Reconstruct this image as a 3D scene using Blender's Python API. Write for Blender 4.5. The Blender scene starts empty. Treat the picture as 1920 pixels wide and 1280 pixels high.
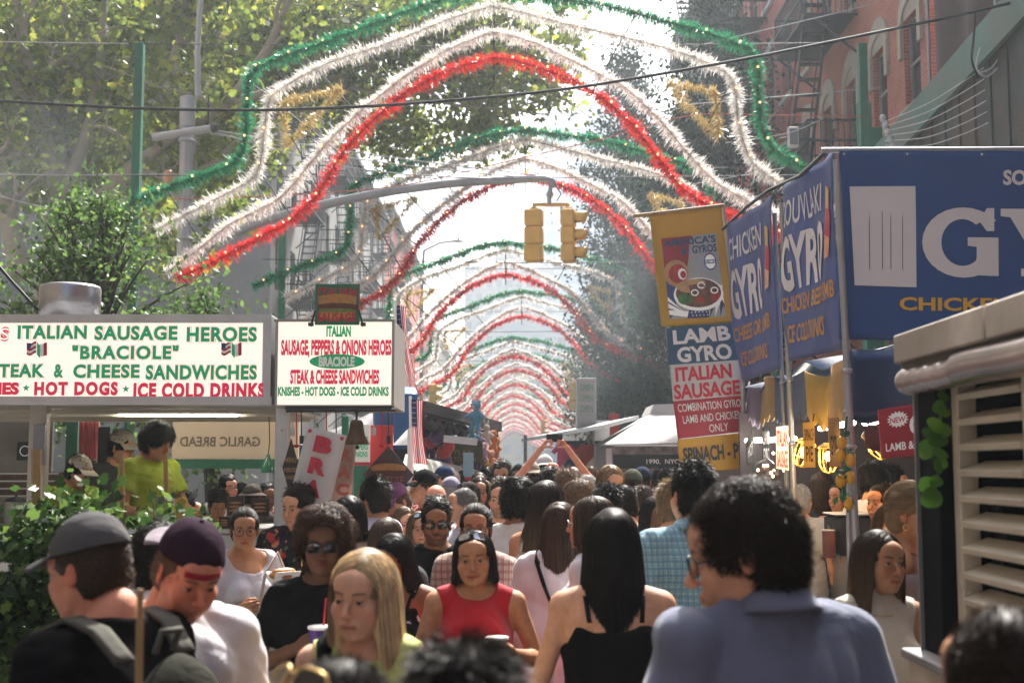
import bpy, math, random
import numpy as np
from mathutils import Vector, Matrix, Euler
R = math.radians
rng = np.random.default_rng(7)
random.seed(7)
S = bpy.context.scene
col = S.collection

# ------------------------------------------------------------------ camera, sky, sun, exposure
FPX, HOR, CAMH = 2400.0, 875.0, 1.83
PITCH = math.atan((HOR - 640) / FPX)
cd = bpy.data.cameras.new('camera'); cam = bpy.data.objects.new('camera', cd); col.objects.link(cam)
cd.sensor_width = 36; cd.lens = FPX / 1920 * 36; cd.clip_start = 0.1; cd.clip_end = 2000
cam.location = (0, 0, CAMH); cam.rotation_euler = (R(90) + PITCH, 0, 0)
cd.dof.use_dof = True; cd.dof.focus_distance = 9.0; cd.dof.aperture_fstop = 4.0
S.camera = cam
SUN_EL, SUN_AZ = R(50), R(16)          # azimuth from +Y towards +X: the sun stands ahead, a little to the right
w = bpy.data.worlds.new('World'); S.world = w; w.use_nodes = True
nt = w.node_tree; sky = nt.nodes.new('ShaderNodeTexSky'); sky.sky_type = 'NISHITA'; sky.sun_disc = False
sky.sun_elevation = SUN_EL; sky.sun_rotation = SUN_AZ; sky.air_density = 0.8; sky.dust_density = 7.0; sky.ozone_density = 1.0
bg = nt.nodes['Background']; bg.inputs['Strength'].default_value = 0.105
nt.links.new(sky.outputs[0], bg.inputs['Color'])
sl = bpy.data.lights.new('sun', 'SUN'); sl.energy = 5.0; sl.angle = R(0.6); sl.color = (1, 0.96, 0.90)
so = bpy.data.objects.new('sun', sl); col.objects.link(so)
sd = Vector((math.sin(SUN_AZ) * math.cos(SUN_EL), math.cos(SUN_AZ) * math.cos(SUN_EL), math.sin(SUN_EL)))
so.rotation_euler = sd.to_track_quat('Z', 'Y').to_euler()
S.view_settings.view_transform = 'Standard'; S.view_settings.look = 'None'
S.view_settings.exposure = 1.5; S.view_settings.gamma = 1
S.render.engine = 'CYCLES'
cy = S.cycles
cy.max_bounces = 7; cy.diffuse_bounces = 3; cy.glossy_bounces = 3; cy.transmission_bounces = 4; cy.transparent_max_bounces = 8
cy.volume_bounces = 0; cy.use_denoising = True; cy.sample_clamp_indirect = 6; cy.caustics_reflective = False; cy.caustics_refractive = False

# ------------------------------------------------------------------ pixel <-> world (photograph pixels, 1920 x 1280)
_c, _s = math.cos(PITCH), math.sin(PITCH)
def P(px, py, d):
    u = (px - 960) / FPX; v = (640 - py) / FPX
    t = d / (_c - v * _s)
    return Vector((u * t, d, CAMH + t * (_s + v * _c)))

# ------------------------------------------------------------------ objects and their properties
def tag(o, label=None, cat=None, group=None, kind=None):
    if label: o['label'] = label
    if cat: o['category'] = cat
    if group: o['group'] = group
    if kind: o['kind'] = kind
    return o
def thing(name, label, cat, loc=(0, 0, 0), rz=0.0, group=None):
    o = bpy.data.objects.new(name, None); col.objects.link(o)
    o.location = loc; o.rotation_euler = (0, 0, rz); o.empty_display_size = .1
    return tag(o, label, cat, group)
def copy_tree(o, parent=None):
    c = o.copy(); col.objects.link(c)
    if parent is not None: c.parent = parent
    for ch in list(o.children): copy_tree(ch, c)
    return c
def np_mesh(name, V, faces, mats, mi=None, smooth=False, attrs=None):
    """faces: (n,3)/(n,4) int array or list of lists"""
    me = bpy.data.meshes.new(name)
    V = np.asarray(V, np.float32).reshape(-1, 3)
    if isinstance(faces, np.ndarray):
        n, k = faces.shape
        me.vertices.add(len(V)); me.vertices.foreach_set('co', V.ravel())
        me.loops.add(n * k); me.loops.foreach_set('vertex_index', faces.astype(np.int32).ravel())
        me.polygons.add(n)
        me.polygons.foreach_set('loop_start', np.arange(0, n * k, k, dtype=np.int32))
        me.polygons.foreach_set('loop_total', np.full(n, k, np.int32))
    else:
        lens = np.array([len(f) for f in faces], np.int32); flat = np.concatenate([np.asarray(f, np.int32) for f in faces]) if len(faces) else np.zeros(0, np.int32)
        me.vertices.add(len(V)); me.vertices.foreach_set('co', V.ravel())
        me.loops.add(len(flat)); me.loops.foreach_set('vertex_index', flat)
        me.polygons.add(len(lens))
        st = np.zeros(len(lens), np.int32); st[1:] = np.cumsum(lens)[:-1]
        me.polygons.foreach_set('loop_start', st); me.polygons.foreach_set('loop_total', lens)
    for m in (mats if isinstance(mats, (list, tuple)) else [mats]): me.materials.append(m)
    if mi is not None: me.polygons.foreach_set('material_index', np.asarray(mi, np.int32))
    me.update(calc_edges=True)
    if smooth is True: me.polygons.foreach_set('use_smooth', np.ones(len(me.polygons), bool))
    elif smooth is not False: me.polygons.foreach_set('use_smooth', np.asarray(smooth, bool))
    for k, a in (attrs or {}).items():
        at = me.attributes.new(k, 'FLOAT', 'POINT'); at.data.foreach_set('value', np.asarray(a, np.float32))
    me.validate(verbose=False)
    return me
def link(name, me, parent=None, loc=(0, 0, 0), rz=0.0):
    o = bpy.data.objects.new(name, me); col.objects.link(o); o.location = loc; o.rotation_euler = (0, 0, rz)
    if parent is not None: o.parent = parent
    return o

# ------------------------------------------------------------------ mesh builder
_glyphs = {}
def text_mesh(s, bold=0.0, ext=0.0, spacing=1.0):
    key = (s, bold, ext, spacing)
    if key in _glyphs: return _glyphs[key]
    cu = bpy.data.curves.new('t', 'FONT'); cu.body = s; cu.size = 1; cu.offset = bold; cu.extrude = ext
    cu.resolution_u = 3; cu.space_character = spacing
    ob = bpy.data.objects.new('t', cu); col.objects.link(ob)
    dg = bpy.context.evaluated_depsgraph_get(); me = ob.evaluated_get(dg).to_mesh()
    V = np.array([v.co[:] for v in me.vertices]).reshape(-1, 3); F = [list(p.vertices) for p in me.polygons]
    ob.evaluated_get(dg).to_mesh_clear(); bpy.data.objects.remove(ob); bpy.data.curves.remove(cu)
    _glyphs[key] = (V, F); return V, F
class MB:
    def __init__(s): s.V = []; s.F = []; s.M = []; s.sm = []; s.n = 0
    def add(s, V, F, m=0, sm=False):
        V = np.asarray(V, float).reshape(-1, 3); s.V.append(V)
        for f in F: s.F.append([i + s.n for i in f]); s.M.append(m); s.sm.append(sm)
        s.n += len(V); return s
    def box(s, c, d, m=0, rot=None, bev=0.0):
        x, y, z = d[0] / 2, d[1] / 2, d[2] / 2
        if bev <= 0:
            V = np.array([(-x,-y,-z),(x,-y,-z),(x,y,-z),(-x,y,-z),(-x,-y,z),(x,-y,z),(x,y,z),(-x,y,z)], float)
            F = [(0,3,2,1),(4,5,6,7),(0,1,5,4),(1,2,6,5),(2,3,7,6),(3,0,4,7)]
        else:
            b = min(bev, x * .9, y * .9, z * .9); V = []; idx = {}
            for sx in (-1, 1):
                for sy in (-1, 1):
                    for sz in (-1, 1):
                        for a in range(3):
                            q = [sx * (x - b), sy * (y - b), sz * (z - b)]; q[a] = (sx, sy, sz)[a] * (x, y, z)[a]
                            idx[(sx, sy, sz, a)] = len(V); V.append(q)
            V = np.array(V, float); F = []
            for a in range(3):
                o1, o2 = [i for i in range(3) if i != a]
                for sg in (-1, 1):
                    q = []
                    for (p, r) in ((-1,-1),(1,-1),(1,1),(-1,1)):
                        k = [0, 0, 0]; k[a] = sg; k[o1] = p; k[o2] = r; q.append(idx[(k[0], k[1], k[2], a)])
                    F.append(q)
            for a in range(3):
                o1, o2 = [i for i in range(3) if i != a]
                for p in (-1, 1):
                    for r in (-1, 1):
                        k0 = [0,0,0]; k1 = [0,0,0]; k0[a] = -1; k1[a] = 1; k0[o1] = k1[o1] = p; k0[o2] = k1[o2] = r
                        F.append([idx[(*k0, o1)], idx[(*k1, o1)], idx[(*k1, o2)], idx[(*k0, o2)]])
            for sx in (-1, 1):
                for sy in (-1, 1):
                    for sz in (-1, 1): F.append([idx[(sx, sy, sz, a)] for a in range(3)])
            F2 = []
            for f in F:
                ctr = V[f].mean(0); nn = np.cross(V[f[1]] - V[f[0]], V[f[2]] - V[f[0]])
                F2.append(f if nn @ ctr > 0 else f[::-1])
            F = F2
        if rot is not None: V = V @ np.array(rot.to_matrix() if hasattr(rot, 'to_matrix') else rot).T
        return s.add(V + np.array(c, float), F, m)
    def bar(s, a, b, w, h=None, m=0, up=(0, 0, 1)):
        """rectangular bar between two points"""
        a, b = Vector(a), Vector(b); d = b - a; L = d.length
        if L < 1e-6: return s
        d.normalize(); u = Vector(up)
        if abs(u.dot(d)) > .98: u = Vector((1, 0, 0))
        x = d.cross(u).normalized(); z = x.cross(d).normalized()
        M3 = Matrix((x, d, z)).transposed()
        return s.box((a + b) / 2, (w, L, h or w), m, rot=M3)
    def tube(s, pts, r, m=0, seg=8, caps=True):
        pts = np.array([tuple(p) for p in pts], float); n = len(pts)
        rr = np.full(n, r, float) if np.isscalar(r) else np.asarray(r, float)
        T = np.gradient(pts, axis=0); T /= np.linalg.norm(T, axis=1)[:, None] + 1e-12
        u = np.array((0, 0, 1.)) if abs(T[0, 2]) < .9 else np.array((1., 0, 0))
        V = []; x = np.cross(T[0], u); x /= np.linalg.norm(x)
        an = np.linspace(0, 2 * np.pi, seg, endpoint=False)
        for i in range(n):
            x = x - T[i] * (x @ T[i]); x /= np.linalg.norm(x) + 1e-12; y = np.cross(T[i], x)
            V.append(pts[i] + rr[i] * (np.cos(an)[:, None] * x + np.sin(an)[:, None] * y))
        V = np.concatenate(V); F = []
        for i in range(n - 1):
            for j in range(seg):
                a = i * seg + j; b = i * seg + (j + 1) % seg
                F.append((a, b, b + seg, a + seg))
        s.add(V, F, m, True)
        if caps: s.add(V[:seg], [list(range(seg))[::-1]], m); s.add(V[-seg:], [list(range(seg))], m)
        return s
    def lathe(s, prof, c=(0, 0, 0), m=0, seg=20, axis=None, sm=True):
        """profile of (radius, height)"""
        an = np.linspace(0, 2 * np.pi, seg, endpoint=False); V = []
        for r, z in prof: V += [(r * math.cos(a), r * math.sin(a), z) for a in an]
        V = np.array(V); F = []
        for i in range(len(prof) - 1):
            for j in range(seg):
                a = i * seg + j; b = i * seg + (j + 1) % seg; F.append((a, b, b + seg, a + seg))
        F.append(list(range(seg))[::-1]); F.append([(len(prof) - 1) * seg + j for j in range(seg)])
        if axis is not None:
            q = Vector((0, 0, 1)).rotation_difference(Vector(axis)).to_matrix(); V = V @ np.array(q).T
        V = V + np.array(c, float)
        s.add(V, F[:-2], m, sm); s.add(V, F[-2:], m, False); return s
    def sphere(s, c, r, m=0, seg=12, rings=8, sc=(1, 1, 1)):
        V = [(0, 0, -1)]; F = []
        for i in range(1, rings):
            t = -math.pi / 2 + math.pi * i / rings
            V += [(math.cos(t) * math.cos(a), math.cos(t) * math.sin(a), math.sin(t)) for a in np.linspace(0, 2 * np.pi, seg, endpoint=False)]
        V.append((0, 0, 1)); top = len(V) - 1
        for j in range(seg): F.append((0, 1 + (j + 1) % seg, 1 + j)); F.append((top, top - seg + j, top - seg + (j + 1) % seg))
        for i in range(rings - 2):
            for j in range(seg):
                a = 1 + i * seg + j; b = 1 + i * seg + (j + 1) % seg; F.append((a, b, b + seg, a + seg))
        return s.add(np.array(V) * r * np.array(sc) + np.array(c, float), F, m, True)
    def prism(s, pts, O, U, W, th, m=0):
        """2-D outline pts in the plane O + x U + y W, thickness th along the normal UxW (front), centred behind the plane"""
        O, U, W = (np.array(v, float) for v in (O, U, W)); N = np.cross(U, W); N /= np.linalg.norm(N)
        pts = np.array(pts, float); k = len(pts)
        A = O + pts[:, :1] * U + pts[:, 1:2] * W; B = A - N * th
        F = [list(range(k)), [k + i for i in range(k)][::-1]] + [[(i + 1) % k, i, k + i, k + (i + 1) % k] for i in range(k)]
        return s.add(np.concatenate([A, B]), F, m)
    def grid(s, f, nu, nv, m=0, sm=True, th=0.0):
        """sheet from f(u, v) -> point, u, v in 0..1; with thickness th a closed slab"""
        us = np.linspace(0, 1, nu + 1); vs = np.linspace(0, 1, nv + 1)
        V = np.array([[tuple(f(u, v)) for v in vs] for u in us], float)
        n = (nu + 1) * (nv + 1); F = [(i*(nv+1)+j, (i+1)*(nv+1)+j, (i+1)*(nv+1)+j+1, i*(nv+1)+j+1) for i in range(nu) for j in range(nv)]
        if th <= 0: return s.add(V.reshape(-1, 3), F, m, sm)
        du = np.gradient(V, axis=0); dv = np.gradient(V, axis=1); N = np.cross(du, dv); N /= np.linalg.norm(N, axis=2)[..., None] + 1e-12
        B = V - N * th
        F += [tuple(n + k for k in f_[::-1]) for f_ in F]
        bd = [i * (nv + 1) for i in range(nu)] + [nu * (nv + 1) + j for j in range(nv)] + [i * (nv + 1) + nv for i in range(nu, 0, -1)] + list(range(nv, 0, -1))
        F += [(bd[(i + 1) % len(bd)], bd[i], n + bd[i], n + bd[(i + 1) % len(bd)]) for i in range(len(bd))]
        return s.add(np.concatenate([V.reshape(-1, 3), B.reshape(-1, 3)]), F, m, sm)
    def text(s, txt, O, U, W, w, h, m=0, off=.004, ext=.0, bold=.02, fmap=None, spacing=1.0, align=None):
        """txt fitted to the box O..O+U*w..O+W*h (U, W unit vectors); fmap(x, y, z) -> point overrides the plane"""
        V, F = text_mesh(txt, bold, 0.0, spacing)
        if not len(V): return s
        lo, hi = V.min(0), V.max(0)
        x = (V[:, 0] - lo[0]) / max(hi[0] - lo[0], 1e-6) * w
        y0 = 0.0; cap = 0.729
        y = (V[:, 1] - y0) / cap * h
        O, U, W = (np.array(v, float) for v in (O, U, W)); N = np.cross(U, W)
        if fmap is None: Q = O + x[:, None] * U + y[:, None] * W + N * off
        else: Q = np.array([tuple(fmap(a, b)) for a, b in zip(x, y)]) + 0
        return s.add(Q, F, m)
    def build(s, name, mats, parent=None, loc=(0, 0, 0), rz=0.0, me=False):
        mesh = np_mesh(name, np.concatenate(s.V) if s.V else np.zeros((0, 3)), s.F, mats, s.M, smooth=s.sm)
        if me: return mesh
        return link(name, mesh, parent, loc, rz)

# ------------------------------------------------------------------ materials
M = {}
def mat(name, c, rough=.7, var=.12, scale=6.0, bump=.0, bscale=40.0, metal=0.0, trans=0.0, sheen=0.0, emit=None, es=0.0, spec=.5, tint=None, coat=0.0):
    """base colour varied by noise; trans = share of translucency (cloth, leaves)"""
    m = bpy.data.materials.new(name); m.use_nodes = True; t = m.node_tree; b = t.nodes['Principled BSDF']
    L = t.links.new; N = t.nodes.new
    b.inputs['Roughness'].default_value = rough; b.inputs['Metallic'].default_value = metal
    b.inputs['Specular IOR Level'].default_value = spec; b.inputs['Coat Weight'].default_value = coat
    if sheen: b.inputs['Sheen Weight'].default_value = sheen
    tc = N('ShaderNodeTexCoord')
    nz = N('ShaderNodeTexNoise'); nz.inputs['Scale'].default_value = scale; nz.inputs['Detail'].default_value = 5; nz.inputs['Roughness'].default_value = .6
    L(tc.outputs['Object'], nz.inputs['Vector'])
    mr = N('ShaderNodeMapRange'); mr.inputs['From Min'].default_value = .25; mr.inputs['From Max'].default_value = .75
    mr.inputs['To Min'].default_value = 1 - var; mr.inputs['To Max'].default_value = 1 + var
    L(nz.outputs['Fac'], mr.inputs['Value'])
    mx = N('ShaderNodeMix'); mx.data_type = 'RGBA'; mx.blend_type = 'MULTIPLY'; mx.inputs['Factor'].default_value = 1
    mx.inputs['A'].default_value = (*c, 1); L(mr.outputs[0], mx.inputs['B'])
    cs = mx.outputs['Result']
    if tint:
        n2 = N('ShaderNodeTexNoise'); n2.inputs['Scale'].default_value = scale * .37; n2.inputs['Detail'].default_value = 4; L(tc.outputs['Object'], n2.inputs['Vector'])
        r2 = N('ShaderNodeMapRange'); r2.inputs['From Min'].default_value = .45; r2.inputs['From Max'].default_value = .62; L(n2.outputs['Fac'], r2.inputs['Value'])
        m2 = N('ShaderNodeMix'); m2.data_type = 'RGBA'; L(r2.outputs[0], m2.inputs['Factor']); L(cs, m2.inputs['A']); m2.inputs['B'].default_value = (*tint, 1); cs = m2.outputs['Result']
    L(cs, b.inputs['Base Color'])
    if bump:
        nb = N('ShaderNodeTexNoise'); nb.inputs['Scale'].default_value = bscale; nb.inputs['Detail'].default_value = 4; L(tc.outputs['Object'], nb.inputs['Vector'])
        bp = N('ShaderNodeBump'); bp.inputs['Strength'].default_value = bump; bp.inputs['Distance'].default_value = .02; L(nb.outputs['Fac'], bp.inputs['Height']); L(bp.outputs[0], b.inputs['Normal'])
    if emit: b.inputs['Emission Color'].default_value = (*emit, 1); b.inputs['Emission Strength'].default_value = es
    if trans:
        tr = N('ShaderNodeBsdfTranslucent'); L(cs, tr.inputs['Color']); ms = N('ShaderNodeMixShader'); ms.inputs[0].default_value = trans
        L(b.outputs[0], ms.inputs[1]); L(tr.outputs[0], ms.inputs[2]); L(ms.outputs[0], t.nodes['Material Output'].inputs['Surface'])
    M[name] = m; return m
def nodes_of(m): return m.node_tree.nodes.new, m.node_tree.links.new, m.node_tree.nodes['Principled BSDF']
# ------------------------------------------------------------------ people: signed-distance bodies meshed by surface nets
class Field:
    def __init__(s, lo, hi, h, zc=None):
        """grid lo..hi with step h; below zc the z step doubles"""
        s.h = h; s.ax = [np.arange(lo[i], hi[i] + h, h).astype(np.float32) for i in range(3)]
        if zc is not None:
            s.ax[2] = np.concatenate([np.arange(lo[2], zc, 2.2 * h), np.arange(zc, hi[2] + h, h)]).astype(np.float32)
        s.F = np.full([len(a) for a in s.ax], 1.0, np.float32)
    def _sub(s, lo, hi):
        sl, g = [], []
        for i in range(3):
            a = np.searchsorted(s.ax[i], lo[i]); b = np.searchsorted(s.ax[i], hi[i])
            sl.append(slice(a, b)); sh = [1, 1, 1]; sh[i] = -1; g.append(s.ax[i][a:b].reshape(sh))
        return tuple(sl), g
    def _put(s, sl, d, k, op):
        f = s.F[sl]
        if op == '+':
            s.F[sl] = np.minimum(f, d) - (np.maximum(k - np.abs(f - d), 0) ** 2 / (4 * k) if k > 0 else 0)
        else:
            d = -d; s.F[sl] = np.maximum(f, d) + (np.maximum(k - np.abs(f - d), 0) ** 2 / (4 * k) if k > 0 else 0)
    def ell(s, c, r, k=.02, rot=None, op='+'):
        m = max(r) if rot is not None else 0; mg = k + 4 * s.h
        rr = [m] * 3 if rot is not None else r
        sl, (x, y, z) = s._sub([c[i] - rr[i] - mg for i in range(3)], [c[i] + rr[i] + mg for i in range(3)])
        x, y, z = x - c[0], y - c[1], z - c[2]
        if rot is not None:
            q = np.array(Euler([R(a) for a in rot]).to_matrix()).T
            x, y, z = (q[0,0]*x+q[0,1]*y+q[0,2]*z), (q[1,0]*x+q[1,1]*y+q[1,2]*z), (q[2,0]*x+q[2,1]*y+q[2,2]*z)
        k0 = np.sqrt((x / r[0]) ** 2 + (y / r[1]) ** 2 + (z / r[2]) ** 2); k1 = np.sqrt((x / r[0]**2) ** 2 + (y / r[1]**2) ** 2 + (z / r[2]**2) ** 2) + 1e-9
        s._put(sl, k0 * (k0 - 1) / k1, k, op)
    def cap(s, a, b, ra, rb, k=.02, op='+', flat=0):
        """tapered capsule; flat=1 cuts it square at b"""
        a = np.array(a, np.float32); b = np.array(b, np.float32); rm = max(ra, rb); mg = rm + k + 4 * s.h
        sl, (x, y, z) = s._sub(np.minimum(a, b) - mg, np.maximum(a, b) + mg)
        d = b - a; L2 = float(d @ d) + 1e-12
        t = ((x - a[0]) * d[0] + (y - a[1]) * d[1] + (z - a[2]) * d[2]) / L2
        tc = np.clip(t, 0, 1 if not flat else 1.3)
        q = np.sqrt((x - a[0] - tc * d[0]) ** 2 + (y - a[1] - tc * d[1]) ** 2 + (z - a[2] - tc * d[2]) ** 2) - (ra + (rb - ra) * tc)
        if flat: q = np.maximum(q, (t - 1) * math.sqrt(L2))
        s._put(sl, q, k, op)
    def cut(s, n, o, k=.004):
        """keep the side where (p - o).n < 0"""
        x, y, z = s.ax[0].reshape(-1,1,1), s.ax[1].reshape(1,-1,1), s.ax[2].reshape(1,1,-1)
        s.F = np.maximum(s.F, (x - o[0]) * n[0] + (y - o[1]) * n[1] + (z - o[2]) * n[2])
    def mesh(s):
        F = s.F.copy()
        for sl in ((0,), (-1,)): F[sl[0]] = np.abs(F[sl[0]]) + 1e-4; F[:, sl[0]] = np.abs(F[:, sl[0]]) + 1e-4; F[:, :, sl[0]] = np.abs(F[:, :, sl[0]]) + 1e-4
        I = F < 0; nx, ny, nz = F.shape
        c = np.zeros((nx-1, ny-1, nz-1), np.int8)
        for i in (0, 1):
            for j in (0, 1):
                for k in (0, 1): c += I[i:nx-1+i, j:ny-1+j, k:nz-1+k]
        act = (c > 0) & (c < 8); A = np.argwhere(act)
        if not len(A): return np.zeros((0, 3)), np.zeros((0, 4), int)
        idx = np.full(act.shape, -1, np.int64); idx[act] = np.arange(len(A))
        P_ = np.zeros((len(A), 3)); cnt = np.zeros(len(A))
        cor = [(i, j, k) for i in (0, 1) for j in (0, 1) for k in (0, 1)]
        X = [s.ax[i].astype(float) for i in range(3)]
        for p in cor:
            for a in range(3):
                if p[a]: continue
                q = list(p); q[a] = 1
                i0 = A + p; i1 = A + q
                f0 = F[i0[:,0], i0[:,1], i0[:,2]]; f1 = F[i1[:,0], i1[:,1], i1[:,2]]
                cr = (f0 < 0) != (f1 < 0); t = np.where(cr, f0 / np.where(cr, f0 - f1, 1), 0)
                pt = np.stack([X[d][i0[:, d]] for d in range(3)], 1); pt[:, a] += t * (X[a][i1[:, a]] - X[a][i0[:, a]])
                P_[cr] += pt[cr]; cnt += cr
        P_ /= cnt[:, None]
        Q = []
        for a in range(3):
            u, v = [(1, 2), (2, 0), (0, 1)][a]
            n = [nx, ny, nz]; s0 = [slice(0, n[d]) for d in range(3)]; s1 = list(s0); s0[a] = slice(0, n[a]-1); s1[a] = slice(1, n[a])
            f0 = I[tuple(s0)]; f1 = I[tuple(s1)]; E = np.argwhere(f0 != f1)
            E = E[(E[:, u] > 0) & (E[:, v] > 0) & (E[:, u] < n[u]-1) & (E[:, v] < n[v]-1)]
            ins = f0[E[:,0], E[:,1], E[:,2]]
            def cell(du, dv):
                e = E.copy(); e[:, u] += du; e[:, v] += dv; return idx[e[:,0], e[:,1], e[:,2]]
            q = np.stack([cell(-1,-1), cell(0,-1), cell(0,0), cell(-1,0)], 1)
            q[~ins] = q[~ins][:, ::-1]; Q.append(q)
        Q = np.concatenate(Q); Q = Q[(Q >= 0).all(1)]
        return P_, Q
def relax(V, Q, it=1, f=.5):
    for _ in range(it):
        s = np.zeros_like(V); n = np.zeros(len(V))
        for a, b in ((0,1),(1,2),(2,3),(3,0)):
            np.add.at(s, Q[:, a], V[Q[:, b]]); np.add.at(s, Q[:, b], V[Q[:, a]]); np.add.at(n, Q[:, a], 1); np.add.at(n, Q[:, b], 1)
        V = V + f * (s / np.maximum(n, 1)[:, None] - V)
    return V
def vnormals(V, Q):
    n = np.cross(V[Q[:,2]] - V[Q[:,0]], V[Q[:,3]] - V[Q[:,1]]); o = np.zeros_like(V)
    for k in range(4): np.add.at(o, Q[:, k], n)
    return o / (np.linalg.norm(o, axis=1)[:, None] + 1e-12)
def wobble(V, amp, f, seed, n=7, aniso=(1, 1, 1)):
    r = np.random.default_rng(seed); o = np.zeros(len(V))
    for i in range(n):
        k = r.normal(size=3); k /= np.linalg.norm(k); k = k * f * r.uniform(.5, 1.7) * np.array(aniso); o += np.sin(V @ k + r.uniform(0, 6.28))
    return o / n ** .5 * amp

# ---- the head: origin between the ears, facing -Y, about 0.225 m chin to crown
_heads = {}
def head_mesh(sex, h, jaw=1.0, smile=0.0, nose=1.0, wide=1.0):
    key = (sex, h, jaw, smile, nose, wide)
    if key in _heads: return _heads[key]
    f = Field((-.105, -.135, -.23), (.105, .125, .14), h)
    fe = sex == 'f'
    f.ell((0, .014, .033), (.075, .095, .088), .01)
    f.ell((0, -.026, -.022), (.064, .063, .082), .02)
    f.ell((0, -.046, -.070), (.040 * jaw, .040, .034), .03)
    for s in (-1, 1):
        f.cap((s * .052 * jaw, .0, -.046), (s * .022 * jaw, -.058, -.090), .013 if not fe else .009, .0125 if not fe else .011, .028)   # jaw line
        f.ell((s * .044, -.064, -.022), (.021, .020, .017), .022)                       # cheekbone
        f.ell((s * .036, -.060, -.048), (.020, .021, .024), .022)                        # cheek
    f.ell((0, -.082, -.0965), (.015, .013, .0125), .018)
    f.cap((-.034, -.079, .021), (.034, -.079, .021), .011 if not fe else .008, .011 if not fe else .008, .018)
    f.ell((0, -.066, .052), (.055, .028, .034), .03)                                    # forehead
    for s in (-1, 1): f.ell((s * .0315, -.100, .003), (.018, .0135, .0115), .014, op='-')  # sockets
    f.cap((0, -.089, .010), (0, -.111 - .004 * nose, -.029), .0075 * nose, .0095 * nose, .010)
    f.ell((0, -.110, -.031), (.0105 * nose, .0095, .0085), .008)
    for s in (-1, 1): f.ell((s * .0115 * nose, -.102, -.034), (.0075 * nose, .0095, .0065), .006)
    for s in (-1, 1): f.ell((s * .0058, -.106, -.0405), (.0032, .0045, .003), .003, op='-')
    f.ell((0, -.082, -.064), (.027, .015, .019), .014)                                  # muzzle
    up = .004 * smile; wd = .0255 + .006 * smile
    for s in (-1, 1):
        f.cap((s * .004, -.0985, -.0595), (s * wd, -.086 , -.0635 + up), .0056, .0028, .004)
        f.cap((0, -.0970, -.0705), (s * (wd - .003), -.086, -.0655 + up), .0066, .003, .004)
    f.cap((-wd, -.094, -.0645 + up), (wd, -.094, -.0645 + up), .0012, .0012, .003, op='-')
    f.cap((-.014, -.102, -.0648), (.014, -.102, -.0648), .0024 + .0015 * smile, .0024 + .0015 * smile, .003, op='-')
    for s in (-1, 1):                                                                   # ears
        f.ell((s * .0785, .010, -.004), (.0075, .0185, .031), .006, rot=(-12, 0, s * 24))
        f.ell((s * .086, .005, .002), (.006, .0095, .017), .006, rot=(-12, 0, s * 24), op='-')
    nr = .054 if not fe else .046
    f.cap((0, .018, -.05), (0, .030, -.20), nr * .97, nr * 1.05, .03)
    V, Q = f.mesh(); V = relax(V, Q, 1, .35)
    # eyelids: a ball in each socket, lids as slightly bigger shells
    parts_v, parts_q = [V], [Q]; n = len(V); A = {k: [np.zeros(len(V))] for k in ('white', 'dark')}
    for s in (-1, 1):
        c = np.array((s * .0315, -.0785, .002)); r = .0128; sg, rg = 18, 14
        an = np.linspace(0, 2 * np.pi, sg, endpoint=False); vv = []
        for i in range(rg + 1):
            t = np.pi * i / rg; vv += [(r * math.sin(t) * math.cos(a), -r * math.cos(t), r * math.sin(t) * math.sin(a)) for a in an]
        vv = np.array(vv); q = np.array([(i*sg+j, i*sg+(j+1) % sg, (i+1)*sg+(j+1) % sg, (i+1)*sg+j) for i in range(rg) for j in range(sg)])
        g = vv / r; ir = g @ np.array((0, -1.0, -.02)); open_ = .30 - .08 * smile
        lid = (g[:, 2] > open_ + .04 - .25 * g[:, 0] ** 2) | (g[:, 2] < -.36 + .2 * g[:, 0] ** 2)
        vv = vv * np.where(lid, 1.10, 1.0)[:, None]
        line = (np.abs(g[:, 2] - (open_ + .08 - .25 * g[:, 0] ** 2)) < .13)
        wh = np.where(lid, 0, 1.0); dk = np.where(~lid & (ir > .86), 1.0, 0) ; dk = np.maximum(dk, np.where(line, .75, 0))
        wh = np.where(dk > .5, 0, wh)
        parts_v.append(vv + c); parts_q.append(q + n); n += len(vv); A['white'].append(wh); A['dark'].append(dk)
    V = np.concatenate(parts_v); Q = np.concatenate(parts_q)
    V[:, 0] *= wide
    A = {k: np.concatenate(a) for k, a in A.items()}
    x, y, z = V.T; ax = np.abs(x)
    def g(d2, r): return np.exp(-np.maximum(d2, 0) / (r * r))
    front = (y < -.068)
    lipw = np.clip((wd + .001 - ax) / .006, 0, 1) * front * (y < -.082)
    A['lip'] = np.clip(lipw * (1.5 * g((z + .0648 - up * (ax / wd) ** 2) ** 2, .0085) - .3), 0, 1)
    A['dark'] = np.maximum(A['dark'], .55 * g((z + .0648 - up * (ax / wd) ** 2) ** 2, .0016) * lipw)
    bz = .0235 + .005 * np.sin(np.clip((ax - .012) / .04, 0, 1) * 2.4)
    A['brow'] = np.clip(1.6 * g((z - bz) ** 2, .0042 if not fe else .003) * np.clip((ax - .011) / .006, 0, 1) * np.clip((.052 - ax) / .012, 0, 1) * (y < -.05), 0, 1)
    be = np.clip((-.028 - z - .25 * np.maximum(-y - .07, 0)) / .02, 0, 1) * np.clip((.035 - y) / .02, 0, 1) * np.clip((z + .125) / .02, 0, 1)
    be = be * (1 - np.clip((.018 - ax) / .004, 0, 1) * np.clip(1 - np.abs(z + .0648) / .009, 0, 1) * (y < -.08))
    cheek = np.clip(1 - ((ax - .036) ** 2 + (z + .034) ** 2) / .022 ** 2, 0, 1)
    A['beard'] = np.clip(be * (1 - cheek * 1.3), 0, 1) * (np.abs(A['lip']) < .5)
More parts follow.
